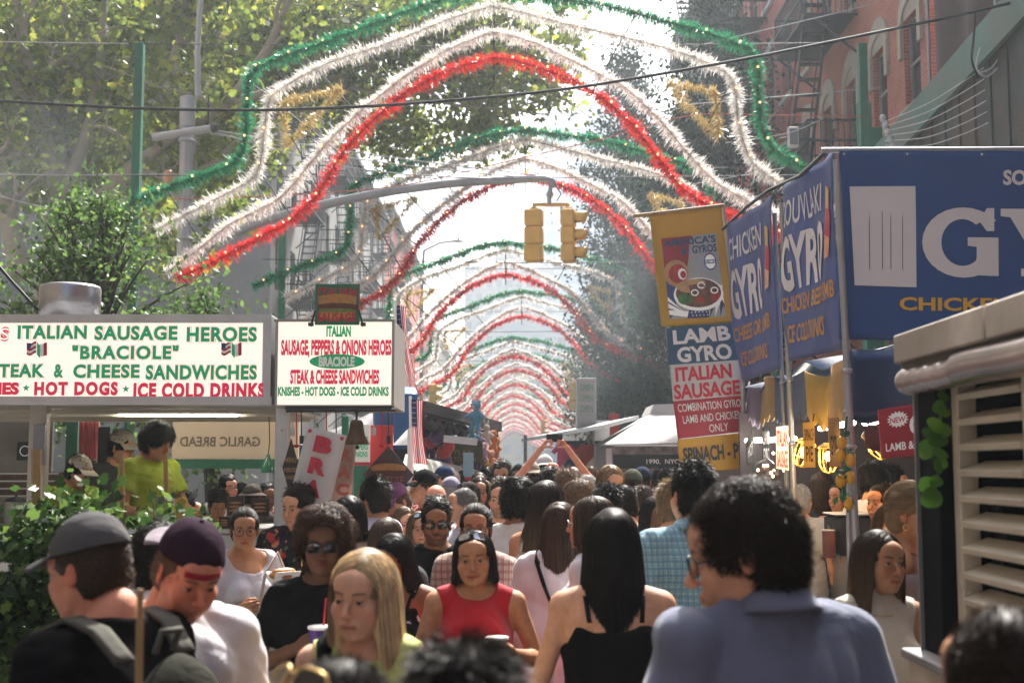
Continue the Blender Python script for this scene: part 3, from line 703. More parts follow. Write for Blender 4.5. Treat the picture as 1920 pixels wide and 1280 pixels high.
def person(sp):
    """sp: px, top, d (photograph pixels and distance) or loc/H; face, sex, skin, hair, top, bottom, arms, extras"""
    d = sp['d']; tp = P(sp['px'], sp['top'], d); base = sp.get('base', 0.0)
    Hh = sp.get('H') or (tp.z - base - sp.get('hx', .012)); s = Hh / 1.745; s = min(max(s, .82), 1.14)
    if 'base' in sp and 'H' in sp: base = tp.z - sp.get('hx', .012) - Hh
    lod = sp.get('lod', 1 if d < 8 else 2); h = (.0085, .012, .017)[lod]; hh = (.0030, .0042, .007)[lod]; hn = (5200, 2400, 800)[lod]; hw = (.0022, .0032, .0052)[lod]
    fe = sp['sex'] == 'f'; W = sp.get('w', 1.0); seed = sp.get('seed', int(sp['px']) * 7 + int(sp['top']))
    root = thing('person', sp['label'], 'person', (tp.x, d, base), R(sp.get('face', 0)), sp.get('group'))
    HF = head_frame(sp); hc = sp['hair'][1]
    # ---- body
    f = Field((-.52, -.40, -.01), (.52, .34, 1.60), h, zc=.86); sh = body_prims(f, sp)
    arms = sp.get('arms', ('down', 'down')); aw = (.86 if fe else 1.0) * sp.get('aw', 1.0); J = []; hv, hq = [], []
    for sg, ap in zip((-1, 1), arms):                                           # person's right arm is at -x
        e, wr, hk = ARMS[ap] if isinstance(ap, str) else ap
        a = np.array((sg * sh, .012, 1.425)); e = a + np.array((sg * e[0], e[1], e[2])); wr = a + np.array((sg * wr[0], wr[1], wr[2])); J.append((a, e, wr))
        lo = np.minimum(a, np.minimum(e, wr)) - .08; hi = np.maximum(a, np.maximum(e, wr)) + .08
        if hi[2] > 1.6 or lo[0] < -.52 or hi[0] > .52 or lo[1] < -.40:
            g = Field(lo, hi, h); g.cap(a, e, .046 * aw, .036 * aw, .02); g.cap(e, wr, .037 * aw, .025 * aw, .02); v, q = g.mesh(); hv.append(v); hq.append(q)
            f.cap(a, a + (e - a) * .3, .050 * aw, .047 * aw, .03)
        else:
            f.cap(a, e, .046 * aw, .036 * aw, .03); f.cap(e, e + (wr - e) * .35, .037 * aw, .036 * aw, .02); f.cap(e + (wr - e) * .3, wr, .037 * aw, .025 * aw, .02)
        v, q = hand_mesh(hk, (.004, .006, .009)[lod]); dr = (wr - e) / np.linalg.norm(wr - e)
        palm = {'relax': (-sg * 1.0, .1, 0), 'grip': (-sg * .8, -.3, .2), 'flat': (0, -1, 0), 'fist': (-sg, -.2, 0)}[hk]
        palm = sp.get('palm', {}).get(sg, palm)
        # the thumb points forwards/up: pick the mirror accordingly
        M3 = rot_to(dr, palm); thumb = M3[:, 0]; want = np.array((-sg * .3, -.8, .6)); vv = v * (.92 if fe else 1.0)
        if thumb @ want < 0: vv = vv * (-1, 1, 1); q = q[:, ::-1]
        hv.append(vv @ M3.T + wr); hq.append(q)
    V, Q = f.mesh(); V = relax(V, Q, 1, .4)
    hV, hQ, A = head_mesh(sp['sex'], hh, sp.get('jaw', 1.0), sp.get('smile', 0.0), sp.get('nose', .85 if fe else 1.0), sp.get('fw', 1.0))
    Vs, Qs, n = [V], [Q], len(V)
    for v, q in list(zip(hv, hq)): Vs.append(v); Qs.append(q + n); n += len(v)
    Vs.append(HF(hV)); Qs.append(hQ + n); pre = n
    att = {k: np.concatenate([np.zeros(pre), a]) for k, a in A.items()}
    sm = skin_mat(sp['skin'], sp.get('brow', hc if hc not in ('blonde',) else 'light'), sp.get('beard', 0.0), sp.get('lip', .6 if fe else .25))
    link('body', np_mesh('body', np.concatenate(Vs) * s, np.concatenate(Qs), sm, smooth=True, attrs=att), root)
    # ---- hair
    st = sp['hair'][0]
    if st:
        kw = dict(sp['hair'][2]) if len(sp['hair']) > 2 else {}; tip = kw.pop('tip', None); nn = int(hn * kw.pop('dens', 1.0))
        if lod == 2: kw.pop('seed', None)
        pr = hair_parts(st, (.0045, .006, .009)[lod], n=nn, seed=kw.pop('seed', seed) if lod < 2 else seed % 3, w=hw * kw.pop('thick', 1.0), **kw)
        if lod == 0 and st in ('long', 'longcurly'): pass
        hV, hQ, n = [], [], 0
        for v, q in pr: hV.append(v); hQ.append(np.asarray(q) + n); n += len(v)
        hm = np_mesh('hair', HF(np.concatenate(hV)) * s, np.concatenate(hQ), hair_mat(hc, tip), smooth=True); link('hair', hm, root)
    # ---- clothes
    t = .010; kind, tc = sp['wear'][0], sp['wear'][1]; pat = sp['wear'][2] if len(sp['wear']) > 2 else None; hem = sp.get('hem', .84)
    if kind:
        g = Field((-.46, -.34, hem - .06), (.46, .34, 1.56), h); body_prims(g, sp, t, 'torso'); loose = sp.get('loose', .0 if fe else .02)
        g.ell((0, .008, 1.02), ((.150 if fe else .160) * W + t + loose, .115 * W + t + loose, .34), .05)
        if hem < .9: g.ell((0, .012, .90), ((.168 if fe else .160) * W + t + loose, .118 * W + t + loose, .16), .05)
        slv = {'tee': .62, 'polo': .62, 'long': 1.9, 'puff': .55, 'sweat': 1.9}.get(kind)
        if slv:
            for (a, e, wr), sg in zip(J, (-1, 1)):
                if slv <= 1:
                    pe = a + (e - a) * slv; bg_ = .018 if kind != 'puff' else .034; g.cap(a, pe, .052 * aw + t, .042 * aw + t + bg_, .035, flat=1)
                    if kind == 'puff': g.ell(a + (e - a) * .3, (.075, .078, .085), .03)
                else:
                    g.cap(a, e, .052 * aw + t, .044 * aw + t + .008, .035); pe = e + (wr - e) * min(slv - 1, .94); g.cap(e, pe, .045 * aw + t + .006, .031 * aw + t + .008, .02, flat=1)
        else:
            for sg in (-1, 1): g.ell((sg * (sh + .042), .0, 1.40), (.070 if kind != 'strap' else .095, .20, .115), .01, op='-')
        if kind == 'strap': g.ell((0, .0, 1.50), (.30, .30, .115 if not sp.get('lowback') else .15), .01, op='-')
        elif kind in ('tank',): g.ell((0, -.035, 1.515), (.092, .105, .072), .008, op='-')
        elif kind == 'puff': g.ell((0, -.06, 1.50), (.135, .13, .12), .01, op='-')
        elif kind == 'turtle': pass
        elif kind == 'vee': g.ell((0, -.085, 1.46), (.055, .09, .11), .008, op='-'); g.ell((0, .0, 1.53), (.08, .09, .05), .008, op='-')
        else: g.ell((0, -.012, 1.522), (.076, .088, .046), .008, op='-')
        g.cut((0, 0, 1), (0, 0, 1.515 if kind != 'turtle' else 1.57)); g.cut((0, 0, -1), (0, 0, hem))
        V, Q = g.mesh()
        if len(V):
            V = relax(V, Q, 1, .5); nn_ = vnormals(V, Q); am = .0070 if kind not in ('tank', 'turtle') else .0032
            V += nn_ * (np.abs(wobble(V, am * 1.5, 22, seed, 5, (1, 1, .7))) - am * .8 + np.abs(wobble(V, am * .7, 52, seed + 1, 5)) - am * .4)[:, None]
            o = link({'tee': 'tee_shirt', 'polo': 'polo_shirt', 'tank': 'tank_top', 'strap': 'camisole', 'long': 'shirt', 'sweat': 'sweatshirt', 'puff': 'blouse', 'turtle': 'turtleneck', 'vee': 'vest'}[kind], np_mesh('top', V * s, Q, cloth_mat(tc, pat), smooth=True), root)
            if kind in ('polo',) or sp.get('collar'):
                mb = MB(); cc = sp.get('collar') if isinstance(sp.get('collar'), tuple) else tc
                def fc(u, v):
                    a = (u - .5) * 5.3; ca, sa = math.cos(a), math.sin(a); rr = .0 + (.0 if v < .45 else (v - .45) * .055)
                    z = 1.505 + .035 * min(v / .45, 1) - max(v - .45, 0) * .085 - .028 * (1 - ca) * .5
                    return np.array((sa * (.076 + rr), ca * (.079 + rr * 1.2) + .020, z + .014))
                mb.grid(fc, 28, 8, 0, True, .003); link('collar', np_mesh('collar', np.concatenate(mb.V) * s, mb.F, cloth_mat(cc, pat), smooth=True), o)
            if kind == 'turtle':
                mb = MB(); mb.grid(lambda u, v: np.array((math.sin(u * 6.2832) * (.062 - .008 * v), -math.cos(u * 6.2832) * (.064 - .008 * v) + .022, 1.475 + .075 * v)), 28, 6, 0, True, .004); link('collar', np_mesh('collar', np.concatenate(mb.V) * s, mb.F, cloth_mat(tc, pat), smooth=True), o)
            if kind == 'strap':
                mb = MB()
                for sg in (-1, 1):
                    x0 = sg * .085 * W; pts = [(x0, -.135 * W, 1.375), (x0 * 1.06, -.085, 1.45), (x0 * 1.08, .012, 1.488), (x0 * 1.05, .085, 1.46), (x0 * .95, .125 * W, 1.39)]
                    mb.grid(lambda u, v, pts=pts: np.array([np.interp(u, np.linspace(0, 1, 5), [p[i] for p in pts]) for i in range(3)]) + np.array(((v - .5) * .016, 0, 0)), 14, 2, 0, True, .003)
                link('strap', np_mesh('strap', np.concatenate(mb.V) * s, mb.F, cloth_mat(tc, pat), smooth=True), o)
    bk, bc = sp.get('bottom', ('pants', (.03, .035, .05)))
    if bk:
        g = Field((-.32, -.24, .04), (.32, .26, 1.04), max(h, .012))
        if bk in ('skirt', 'dress'):
            g.ell((0, .012, .93), ((.172 if fe else .160) * W + t + .006, .122 * W + t, .14), .03); zb = .52
            for z_ in np.linspace(.86, zb - .1, 6): g.ell((0, .008, z_), (.185 * W + (.86 - z_) * .08, .135 * W + (.86 - z_) * .06, .10), .04)
            g.cut((0, 0, -1), (0, 0, zb))
        else:
            body_prims(g, sp, t, 'pants'); g.cut((0, 0, -1), (0, 0, {'pants': .09, 'shorts': .55, 'mini': .66}[bk]))
        g.cut((0, 0, 1), (0, 0, .99)); V, Q = g.mesh(); V = relax(V, Q, 1, .5); V += vnormals(V, Q) * wobble(V, .004, 30, seed + 3)[:, None]
        link({'pants': 'trousers', 'shorts': 'shorts', 'mini': 'shorts', 'skirt': 'skirt', 'dress': 'skirt'}[bk], np_mesh('bottom', V * s, Q, cloth_mat(bc), smooth=True), root)
        if lod < 2 or True:
            mb = MB()
            for sg in (-1, 1): mb.sphere((sg * .094 * W, -.05, .04), 1, 0, 12, 8, (.046, .13, .046))
            link('shoes', np_mesh('shoes', np.concatenate(mb.V) * s, mb.F, cloth_mat(sp.get('shoe', (.05, .05, .05))), smooth=True), root)
    # ---- extras
    for e in sp.get('ex', ()):
        k = e[0]
        if k == 'cap': cap_parts(e[1], HF, s, root, h=hh, **(e[2] if len(e) > 2 else {}))
        elif k == 'hat': cap_parts(e[1], HF, s, root, 'hat', kind='hat', h=hh)
        elif k == 'sun': glasses(HF, s, root, True, **(e[1] if len(e) > 1 else {}))
        elif k == 'glasses': glasses(HF, s, root, False, **(e[1] if len(e) > 1 else {}))
        elif k == 'front':
            v, q = shell(.007, .003, hh * 1.5); link('hair_front', np_mesh('hair_front', HF(v) * s, q, hair_mat(e[1]), smooth=True), root)
        elif k == 'band':
            mb = MB(); mb.grid(lambda u, v: EC + np.array((math.sin(u * 6.2832) * .094, -math.cos(u * 6.2832) * (.114), .026 + .034 * v - .03 * math.cos(u * 6.2832 + 3.14159) * 1.2)), 32, 3, 0, True, .004); link('headband', np_mesh('headband', HF(np.concatenate(mb.V)) * s, mb.F, cloth_mat(e[1]), smooth=True), root)
        elif k == 'hoops':
            mb = MB()
            for sg in (-1, 1): mb.tube([(sg * .083, -.004 + math.sin(a) * e[1], -.040 - e[1] + math.cos(a) * e[1]) for a in np.linspace(0, 6.2832, 17)], .0022, 0, 6, False)
            link('earring', np_mesh('earring', HF(np.concatenate(mb.V)) * s, mb.F, M[e[2] if len(e) > 2 else 'silver_metal'], smooth=True), root)
        elif k == 'necklace':
            mb = MB(); mb.tube([(math.sin(a) * .075, -math.cos(a) * .095 + .02, 1.475 - .035 * (.5 + .5 * math.cos(a))) for a in np.linspace(0, 6.2832, 33)], .0018, 0, 6, False); link('necklace', np_mesh('necklace', np.concatenate(mb.V) * s, mb.F, M['gold_metal'], smooth=True), root)
        elif k == 'strap':                                                  # bag strap across the body: from shoulder sg to the other hip
            sg = e[1]; wd = e[3] if len(e) > 3 else .035; ds = .16 if fe else .17
            pf = [(sg * .10, .03, 1.515), (sg * .11, -.05, 1.485), (sg * .085, -.115 * W - .012, 1.40), (sg * .02, -.155 * W - (.01 if fe else .0), 1.27), (-sg * .08, -.145 * W, 1.12), (-sg * .175 * W, -.05, .98)]
            pb = [(sg * .10, .03, 1.515), (sg * .10, .10, 1.46), (sg * .06, .148, 1.36), (0, .152, 1.22), (-sg * .09, .145, 1.10), (-sg * .175 * W, .06, .98)]
            for pts in (pf, pb):
                mb = MB(); mb.grid(lambda u, v: np.array([np.interp(u, np.linspace(0, 1, 6), [p[i] for p in pts]) for i in range(3)]) + np.array(((v - .5) * wd * .8, 0, (v - .5) * wd * sg * .6)), 20, 2, 0, True, .004)
                link('bag_strap', np_mesh('bag_strap', np.concatenate(mb.V) * s, mb.F, cloth_mat(e[2]), smooth=True), root)
    root['_s'] = s
    return root, s, J
# ------------------------------------------------------------------ ground
asph = mat('asphalt', (.055, .055, .057), .9, .25, 1.3, bump=.3, bscale=90, tint=(.085, .083, .08))
conc = mat('concrete', (.30, .29, .28), .9, .2, 1.1, bump=.25, bscale=60, tint=(.22, .21, .2))
kerbm = mat('kerb_stone', (.26, .255, .25), .85, .2, 3)
g = MB(); g.grid(lambda u, v: (-260 + 520 * u, -60 + 760 * v, 0), 4, 4, 0, False); tag(g.build('street', asph), kind='structure')
for nm, x0, x1 in (('pavement', -30, -4.9), ('pavement', 4.9, 7.6)):
    for y0, y1 in ((-40, 21.5), (28.5, 118), (128, 330)):
        g = MB(); g.box(((x0 + x1) / 2, (y0 + y1) / 2, .06), (x1 - x0, y1 - y0, .12)); tag(g.build(nm, conc), kind='structure')
        xk = x1 + .076 if x0 < 0 else x0 - .076
        g = MB(); g.box((xk, (y0 + y1) / 2, .064), (.15, y1 - y0, .128)); tag(g.build('kerb', kerbm), kind='structure')
lm = mat('road_paint', (.70, .70, .68), .7, .2, 3)
for k in range(9):
    g = MB(); x = -4.0 + k * 1.0; g.grid(lambda u, v: (x + .45 * u, 19.0 + 2.2 * v, .004), 1, 1, 0, False); tag(g.build('road_marking', lm), kind='structure')

# ------------------------------------------------------------------ facades
def brick_mat(name, c1, c2, mortar, scale=1.0, wash=0.0):
    m = mat(name, c1, .85, .22, .35, spec=.2); N, L, b = nodes_of(m)
    tc = N('ShaderNodeTexCoord'); sp = N('ShaderNodeSeparateXYZ'); L(tc.outputs['Object'], sp.inputs[0]); ad = N('ShaderNodeMath'); ad.operation = 'ADD'; L(sp.outputs['X'], ad.inputs[0]); L(sp.outputs['Y'], ad.inputs[1])
    cb = N('ShaderNodeCombineXYZ'); L(ad.outputs[0], cb.inputs['X']); L(sp.outputs['Z'], cb.inputs['Y'])
    br = N('ShaderNodeTexBrick'); br.inputs['Scale'].default_value = 4.2 * scale; br.inputs['Color1'].default_value = (*c1, 1); br.inputs['Color2'].default_value = (*c2, 1); br.inputs['Mortar'].default_value = (*mortar, 1)
    br.inputs['Mortar Size'].default_value = .022; br.inputs['Brick Width'].default_value = .9; br.inputs['Row Height'].default_value = .3; L(cb.outputs[0], br.inputs['Vector'])
    mx = [n for n in m.node_tree.nodes if n.type == 'MIX'][0]; L(br.outputs['Color'], mx.inputs['A'])
    bp = N('ShaderNodeBump'); bp.inputs['Strength'].default_value = .4; bp.inputs['Distance'].default_value = .01; L(br.outputs['Fac'], bp.inputs['Height']); bp.invert = True; L(bp.outputs[0], b.inputs['Normal'])
    return m
B_RED = brick_mat('red_brick', (.44, .15, .095), (.36, .11, .075), (.45, .36, .30))
B_CORAL = mat('painted_coral_brick', (.58, .16, .125), .8, .15, 2, bump=.3, bscale=14)
B_DARK = brick_mat('dark_brick', (.13, .075, .055), (.10, .055, .045), (.18, .16, .14))
B_TAN = brick_mat('tan_brick', (.33, .26, .19), (.28, .22, .16), (.35, .32, .28))
B_GREY = mat('grey_render', (.30, .29, .28), .85, .15, 1.2, bump=.2, bscale=12)
B_CREAM = mat('cream_render', (.45, .41, .34), .85, .15, 1.2)
STONE = mat('sandstone', (.40, .35, .28), .85, .15, 3, bump=.2, bscale=20)
WHITE = mat('white_paint', (.62, .62, .60), .6, .08, 3)
GLASSW = mat('window_glass', (.035, .045, .055), .08, .25, .7, spec=.8)
IRON = mat('black_iron', (.014, .015, .018), .55, .15, 8)
ROOFM = mat('roof_tar', (.05, .05, .05), .9, .2, 2)
def wall_with_openings(mb, L_, Z0, Z1, ops, depth, m=0):
    """wall in local (u along, z up), outside at w = 0, openings [(u0, u1, z0, z1)] on a regular grid"""
    us = sorted({0.0, L_, *[o[0] for o in ops], *[o[1] for o in ops]}); zs = sorted({Z0, Z1, *[o[2] for o in ops], *[o[3] for o in ops]})
    for i in range(len(us) - 1):
        for j in range(len(zs) - 1):
            uc, zc = (us[i] + us[i+1]) / 2, (zs[j] + zs[j+1]) / 2
            if any(o[0] < uc < o[1] and o[2] < zc < o[3] for o in ops): continue
            mb.add([(us[i], 0, zs[j]), (us[i+1], 0, zs[j]), (us[i+1], 0, zs[j+1]), (us[i], 0, zs[j+1])], [(0, 1, 2, 3)], m)
    for a, b_, c, d_ in ops:
        mb.add([(a,0,c),(b_,0,c),(b_,0,d_),(a,0,d_),(a,depth,c),(b_,depth,c),(b_,depth,d_),(a,depth,d_)], [(0,4,5,1),(1,5,6,2),(2,6,7,3),(3,7,4,0)], m)
def building(label, cat, x, y0, y1, H, side, wm, deep=14, cols=4, rows=5, z0=4.2, fh=3.3, ww=1.1, wh=1.9, arch=False, cornice=None, fire=(), shop=True, trim=None, group=None, name='brick_building', lod=0, wparts=True):
    """street-side building: facade at x, from y0 to y1; side -1 stands left of the street (faces +X), +1 right (faces -X).
    local frame: u along the facade, w into the building"""
    L_ = y1 - y0
    root = thing(name, label, cat, (x, y0 if side > 0 else y1, 0), R(90) if side > 0 else R(-90), group)
    if side > 0:
        root.location = (x, y1, 0); root.rotation_euler = (0, 0, R(-90))     # u -> -Y, w -> +X
    else:
        root.location = (x, y0, 0); root.rotation_euler = (0, 0, R(90))      # u -> +Y, w -> -X
    pitch = L_ / cols; ops = []
    for r in range(rows):
        for c in range(cols):
            uc = (c + .5) * pitch; zb = z0 + r * fh
            if zb + wh < H - .6: ops.append((uc - ww / 2, uc + ww / 2, zb, zb + wh))
    sh = []
    if shop:
        k = max(2, int(L_ / 3.5)); sp = L_ / k
        sh = [((i + .12) * sp, (i + .88) * sp, .5, 3.1) for i in range(k)]
    wl = MB(); wall_with_openings(wl, L_, 0, z0 - .5, sh, .25); wall_with_openings(wl, L_, z0 - .5, H, ops, .2)
    wl.add([(0,0,0),(0,deep,0),(0,deep,H),(0,0,H)], [(0,3,2,1)][::1], 0); wl.add([(L_,0,0),(L_,deep,0),(L_,deep,H),(L_,0,H)], [(0,1,2,3)], 0)
    wl.add([(0,deep,0),(L_,deep,0),(L_,deep,H),(0,deep,H)], [(0,3,2,1)], 0)
    wl.build('wall', wm, root)
    rf = MB(); rf.box((L_ / 2, deep / 2, H - .35), (L_ - .05, deep - .3, .2)); rf.build('roof', ROOFM, root)
    for (a, b_, c, d_) in ops:
        f = MB(); t = .06
        for q in ((a + t/2, c, d_, t), (b_ - t/2, c, d_, t)): f.box((q[0], .14, (q[1] + q[2]) / 2), (t, .06, q[2] - q[1]))
        for zz in (c + t/2, (c + d_) / 2, d_ - t/2): f.box(((a + b_) / 2, .137, zz), (b_ - a - 2 * t, .05, t))
        w_ = f.build('window', M['window_trim_grey'] if 'window_trim_grey' in M else mat('window_trim_grey', (.25, .24, .22), .6), root)
        pn = MB(); pn.box(((a + b_) / 2, .165, (c + d_) / 2), (b_ - a - .01, .02, d_ - c - .01)); pn.build('pane', GLASSW, w_)
        if lod < 1:
            s_ = MB(); s_.box(((a + b_) / 2, -.04, c - .075), (b_ - a + .24, .12, .15), bev=.01); s_.build('sill', trim or STONE, w_)
            h_ = MB()
            if arch:
                pts = [(math.cos(tt) * (ww / 2 + .22), math.sin(tt) * (ww / 2 + .22) * .95) for tt in np.linspace(0, math.pi, 13)] + [(math.cos(tt) * (ww / 2 + .01), math.sin(tt) * (ww / 2) * .62 - .0) for tt in np.linspace(math.pi, 0, 13)]
                h_.prism(pts, ((a + b_) / 2, -.05, d_ + .012), (1, 0, 0), (0, 0, 1), .10, 0)
                h_.prism([(math.cos(tt) * (ww / 2), math.sin(tt) * ww / 2 * .62) for tt in np.linspace(0, math.pi, 13)], ((a + b_) / 2, -.012, d_ + .012), (1, 0, 0), (0, 0, 1), .05, 0)
                for sg in (-1, 1): h_.box(((a + b_) / 2 + sg * (ww / 2 + .12), -.035, d_ - .35), (.19, .07, .70))
            else: h_.box(((a + b_) / 2, -.03, d_ + .14), (b_ - a + .28, .10, .26), bev=.01)
            h_.build('lintel', trim or STONE, w_)
    if sh:
        for (a, b_, c, d_) in sh:
            f = MB(); f.box(((a + b_) / 2, .2, (c + d_) / 2), (b_ - a - .02, .04, d_ - c - .02)); f.build('shop_window', GLASSW, root)
    cm = cornice or STONE; cb = MB()
    cb.box((L_ / 2, -.22, H + .12), (L_ + .2, .62, .24)); cb.box((L_ / 2, -.12, H - .16), (L_ + .06, .36, .30))
    for i in range(int(L_ / .7)): cb.box((.35 + i * .7, -.25, H - .20), (.16, .26, .34))
    cb.build('cornice', cm, root)
    for (ua, ub, floors) in fire:
        for r in floors:
            zb = z0 + r * fh - .25; fe = MB(); dp = 1.15
            for i in range(int((ub - ua) / .09)): fe.box((ua + i * .09, -dp / 2 - .02, zb), (.05, dp, .025))
            for zz in (zb - .03, zb + .5, zb + .95): fe.bar((ua, -dp, zz), (ub, -dp, zz), .045, .045); [fe.bar((uu, 0, zz), (uu, -dp, zz), .045, .045) for uu in (ua, ub)]
            for i in range(int((ub - ua) / .13) + 1): fe.box((ua + i * .13, -dp, zb + .48), (.02, .02, .95))
            for uu in (ua, ub):
                for k in range(9): fe.box((uu, -.13 * k - .1, zb + .48), (.02, .02, .95))
                fe.bar((uu, -dp * .9, zb - .05), (uu, -.02, zb - .9), .04, .04)
            o = fe.build('fire_escape', IRON, root)
            st = MB(); n = 11; sg = 1 if r % 2 else -1; um = (ua + ub) / 2; u0, u1 = um - sg * (ub - ua) * .36, um + sg * (ub - ua) * .30
            for ww_ in (-.55, -1.05): st.bar((u0, ww_, zb), (u1, ww_, zb + fh - .05), .05, .12); st.bar((u0, ww_, zb + .85), (u1, ww_, zb + fh + .75), .03, .03)
            for i in range(n): t = (i + .5) / n; st.box((u0 + (u1 - u0) * t, -.8, zb + (fh - .05) * t), (.20, .5, .03))
            st.build('stair', IRON, o)
    return root
mat('window_trim_grey', (.25, .24, .22), .6)
GREENP = mat('green_painted_wood', (.035, .20, .115), .65, .22, 3, bump=.2, bscale=30, tint=(.03, .14, .09))
building('red brick tenement with arched stone window heads behind the plank hoarding', 'building', 7.6, 22.6, 33.2, 17.5, 1, B_RED, cols=5, rows=4, z0=5.3, fh=3.35, ww=.95, wh=1.75, arch=True, fire=((2.7, 5.9, (0, 1, 2)),))
building('coral painted tenement with pale pilasters and black fire escapes', 'building', 7.6, 33.4, 42.4, 18.5, 1, B_CORAL, cols=4, rows=4, z0=5.2, fh=3.4, fire=((2.2, 5.4, (0, 1, 2, 3)),), trim=WHITE, name='painted_building')
building('grey rendered tenement with dark fire escape, half hidden by the street trees', 'building', 7.6, 42.6, 55.0, 20, 1, B_GREY, cols=5, rows=5, z0=5, fh=3.3, fire=((4.0, 8.0, (0, 1, 2, 3, 4)),), lod=1, name='grey_building')
building('dark brick block beyond the street trees on the sunny kerb', 'building', 7.6, 55.2, 84, 17, 1, B_DARK, cols=9, rows=4, z0=5, fh=3.3, lod=1)
building('low red brick row with white trim seen past the dark trees', 'building', 7.6, 84.2, 117, 14, 1, B_RED, cols=9, rows=3, z0=5, fh=3.3, lod=1)
building('grey stone building with fire escapes behind the gold garland star', 'building', -8.4, 44, 62, 19, -1, mat('stone_grey', (.25, .245, .235), .85, .15, 1.2), cols=6, rows=5, z0=4.8, fh=3.3, fire=((1.5, 5.0, (0, 1, 2, 3)), (11, 14.5, (0, 1, 2, 3))), lod=1)
building('grey tenement with a dark cornice beside the grey stone building', 'building', -8.4, 62.2, 84, 17.5, -1, B_GREY, cols=7, rows=4, z0=4.8, fh=3.3, fire=((2, 6, (0, 1, 2, 3)), (13, 17, (0, 1, 2, 3))), lod=1, name='grey_building', cornice=mat('dark_cornice', (.06, .05, .045), .7))
building('bright red brick tenement with white trim and a dark cornice', 'building', -8.4, 84.2, 118, 19, -1, B_CORAL, cols=9, rows=5, z0=4.8, fh=3.3, fire=((3, 8, (0, 1, 2, 3)),), lod=1, cornice=M['dark_cornice'])
building('cream rendered block far along the shaded side of the street', 'building', -8.4, 128, 190, 16, -1, B_CREAM, cols=12, rows=4, z0=4.8, fh=3.3, lod=2, name='cream_building')
building('distant tan brick block past the second crossing', 'building', 7.6, 128, 190, 15, 1, B_TAN, cols=12, rows=3, z0=4.8, fh=3.3, lod=2)
# buildings that close the view
def slab_tower(label, x, y, w, dpt, H, wm, gm, fl, cols, name='tower', setback=None, cat='tower', band=.45):
    root = thing(name, label, cat, (x, y, 0))
    b = MB(); b.box((0, dpt / 2, H / 2), (w, dpt, H))
    if setback: b.box((setback[0], dpt / 2, H + setback[2] / 2), (setback[1], dpt * .6, setback[2]))
    b.build('wall', wm, root)
    n = int(H / fl)
    if cols == 0:
        m = MB()
        for i in range(n): m.box((0, -.06, (i + .5) * fl), (w - .6, .12, fl * (1 - band)))
        for i in range(n): m.box((w / 2 + .0, dpt / 2, (i + .5) * fl), (.12, dpt - .6, fl * (1 - band)))
        m.build('glazing', gm, root)
    else:
        k = 0; cw = w / cols; idx = [(i, j) for i in range(n - 1, -1, -1) for j in range(cols)]
        for i, j in idx:
            if k >= 95 or H - i * fl > 70: break
            m = MB(); m.box((-w / 2 + (j + .5) * cw, -.03, (i + .55) * fl), (cw * .55, .1, fl * .5)); m.build('window', gm, root); k += 1
    return root
TOWERG = mat('tower_glass', (.07, .21, .33), .25, .2, .05, spec=.8); TOWERF = mat('tower_frame', (.27, .38, .45), .5, .06, .1)
slab_tower('tall pale blue glass tower rising behind the traffic signal', 19.0, 345, 21.5, 20, 100, TOWERF, TOWERG, 3.9, 0, 'glass_tower', band=.30)
slab_tower('slim white ribbed tower standing beside the blue glass tower', 36.5, 400, 15, 18, 125, mat('white_ribs', (.55, .56, .57), .6, .05, .1), GLASSW, 4, 8, 'white_tower')
slab_tower('grey concrete apartment tower with small windows at the end of the street', -.6, 270, 19.0, 14, 44.5, B_GREY, mat('far_glass', (.10, .14, .18), .2), 3.0, 9, 'apartment_tower', setback=(.6, 7.5, 5.5))
slab_tower('low blue grey office block in front of the grey apartment tower', 5.6, 236, 14.5, 8, 28.5, mat('blue_grey_panel', (.25, .30, .35), .6, .1, .2), M['far_glass'], 3.3, 6, 'office_block', cat='building')
slab_tower('tan brick building closing the street below the office block', -3.5, 232, 13, 3, 19, B_TAN, M['far_glass'], 3.2, 5, 'brick_block', cat='building')
slab_tower('pale concrete building behind the plane tree trunks', -26, 62, 30, 14, 26, B_GREY, GLASSW, 3.4, 10, 'concrete_building', cat='building')
slab_tower('long low shaded building glimpsed beneath the plane tree', -24.5, 46.5, 30, 10, 9.0, B_DARK, GLASSW, 3.4, 8, 'low_building', cat='building')
# sidewalk hoarding on the right with its green top board
hm = mat('weathered_planks', (.075, .085, .075), .85, .35, 2.5, bump=.5, bscale=24, tint=(.11, .085, .065)); root = thing('plank_hoarding', 'weathered dark plank hoarding with green top board and bare string lights', 'hoarding', (6.05, 13, 0))
b = MB(); L_ = 7.9; n = int(L_ / .19)
for i in range(n): b.box((.04 + .012 * (i % 3), i * .19 + .095, 5.25 - .042 * i * .19), (.05, .182, 4.0 + .05 * ((i * 7) % 5) / 5))
b.build('plank_panel', hm, root)
b = MB(); b.bar((-.055, 0, 7.42), (-.055, L_, 6.80), .07, .50); b.build('top_board', mat('green_grey_board', (.10, .19, .15), .75, .2, 2, tint=(.14, .17, .14), bump=.2, bscale=30), root)
for yy in (.5, 3.9, 7.7): b = MB(); b.box((.17, yy, 3.5), (.18, .18, 7.0)); b.build('post', GREENP, root)
for yy, zt in ((8.1, 7.5), (8.7, 8.1)): b = MB(); b.box((.05, yy, 5.4), (.24, .10, 2 * (zt - 5.4))); b.build('upright', GREENP, root)
b = MB(); b.box((.9, L_ / 2, 3.42), (1.9, L_, .12)); b.build('deck', hm, root)
net = mat('brown_net', (.075, .045, .038), .9, .4, 1.5, bump=.4, bscale=8)
root = thing('scaffold', 'scaffold wrapped in brown debris netting above the plank hoarding', 'scaffold', (7.0, 12, 0))
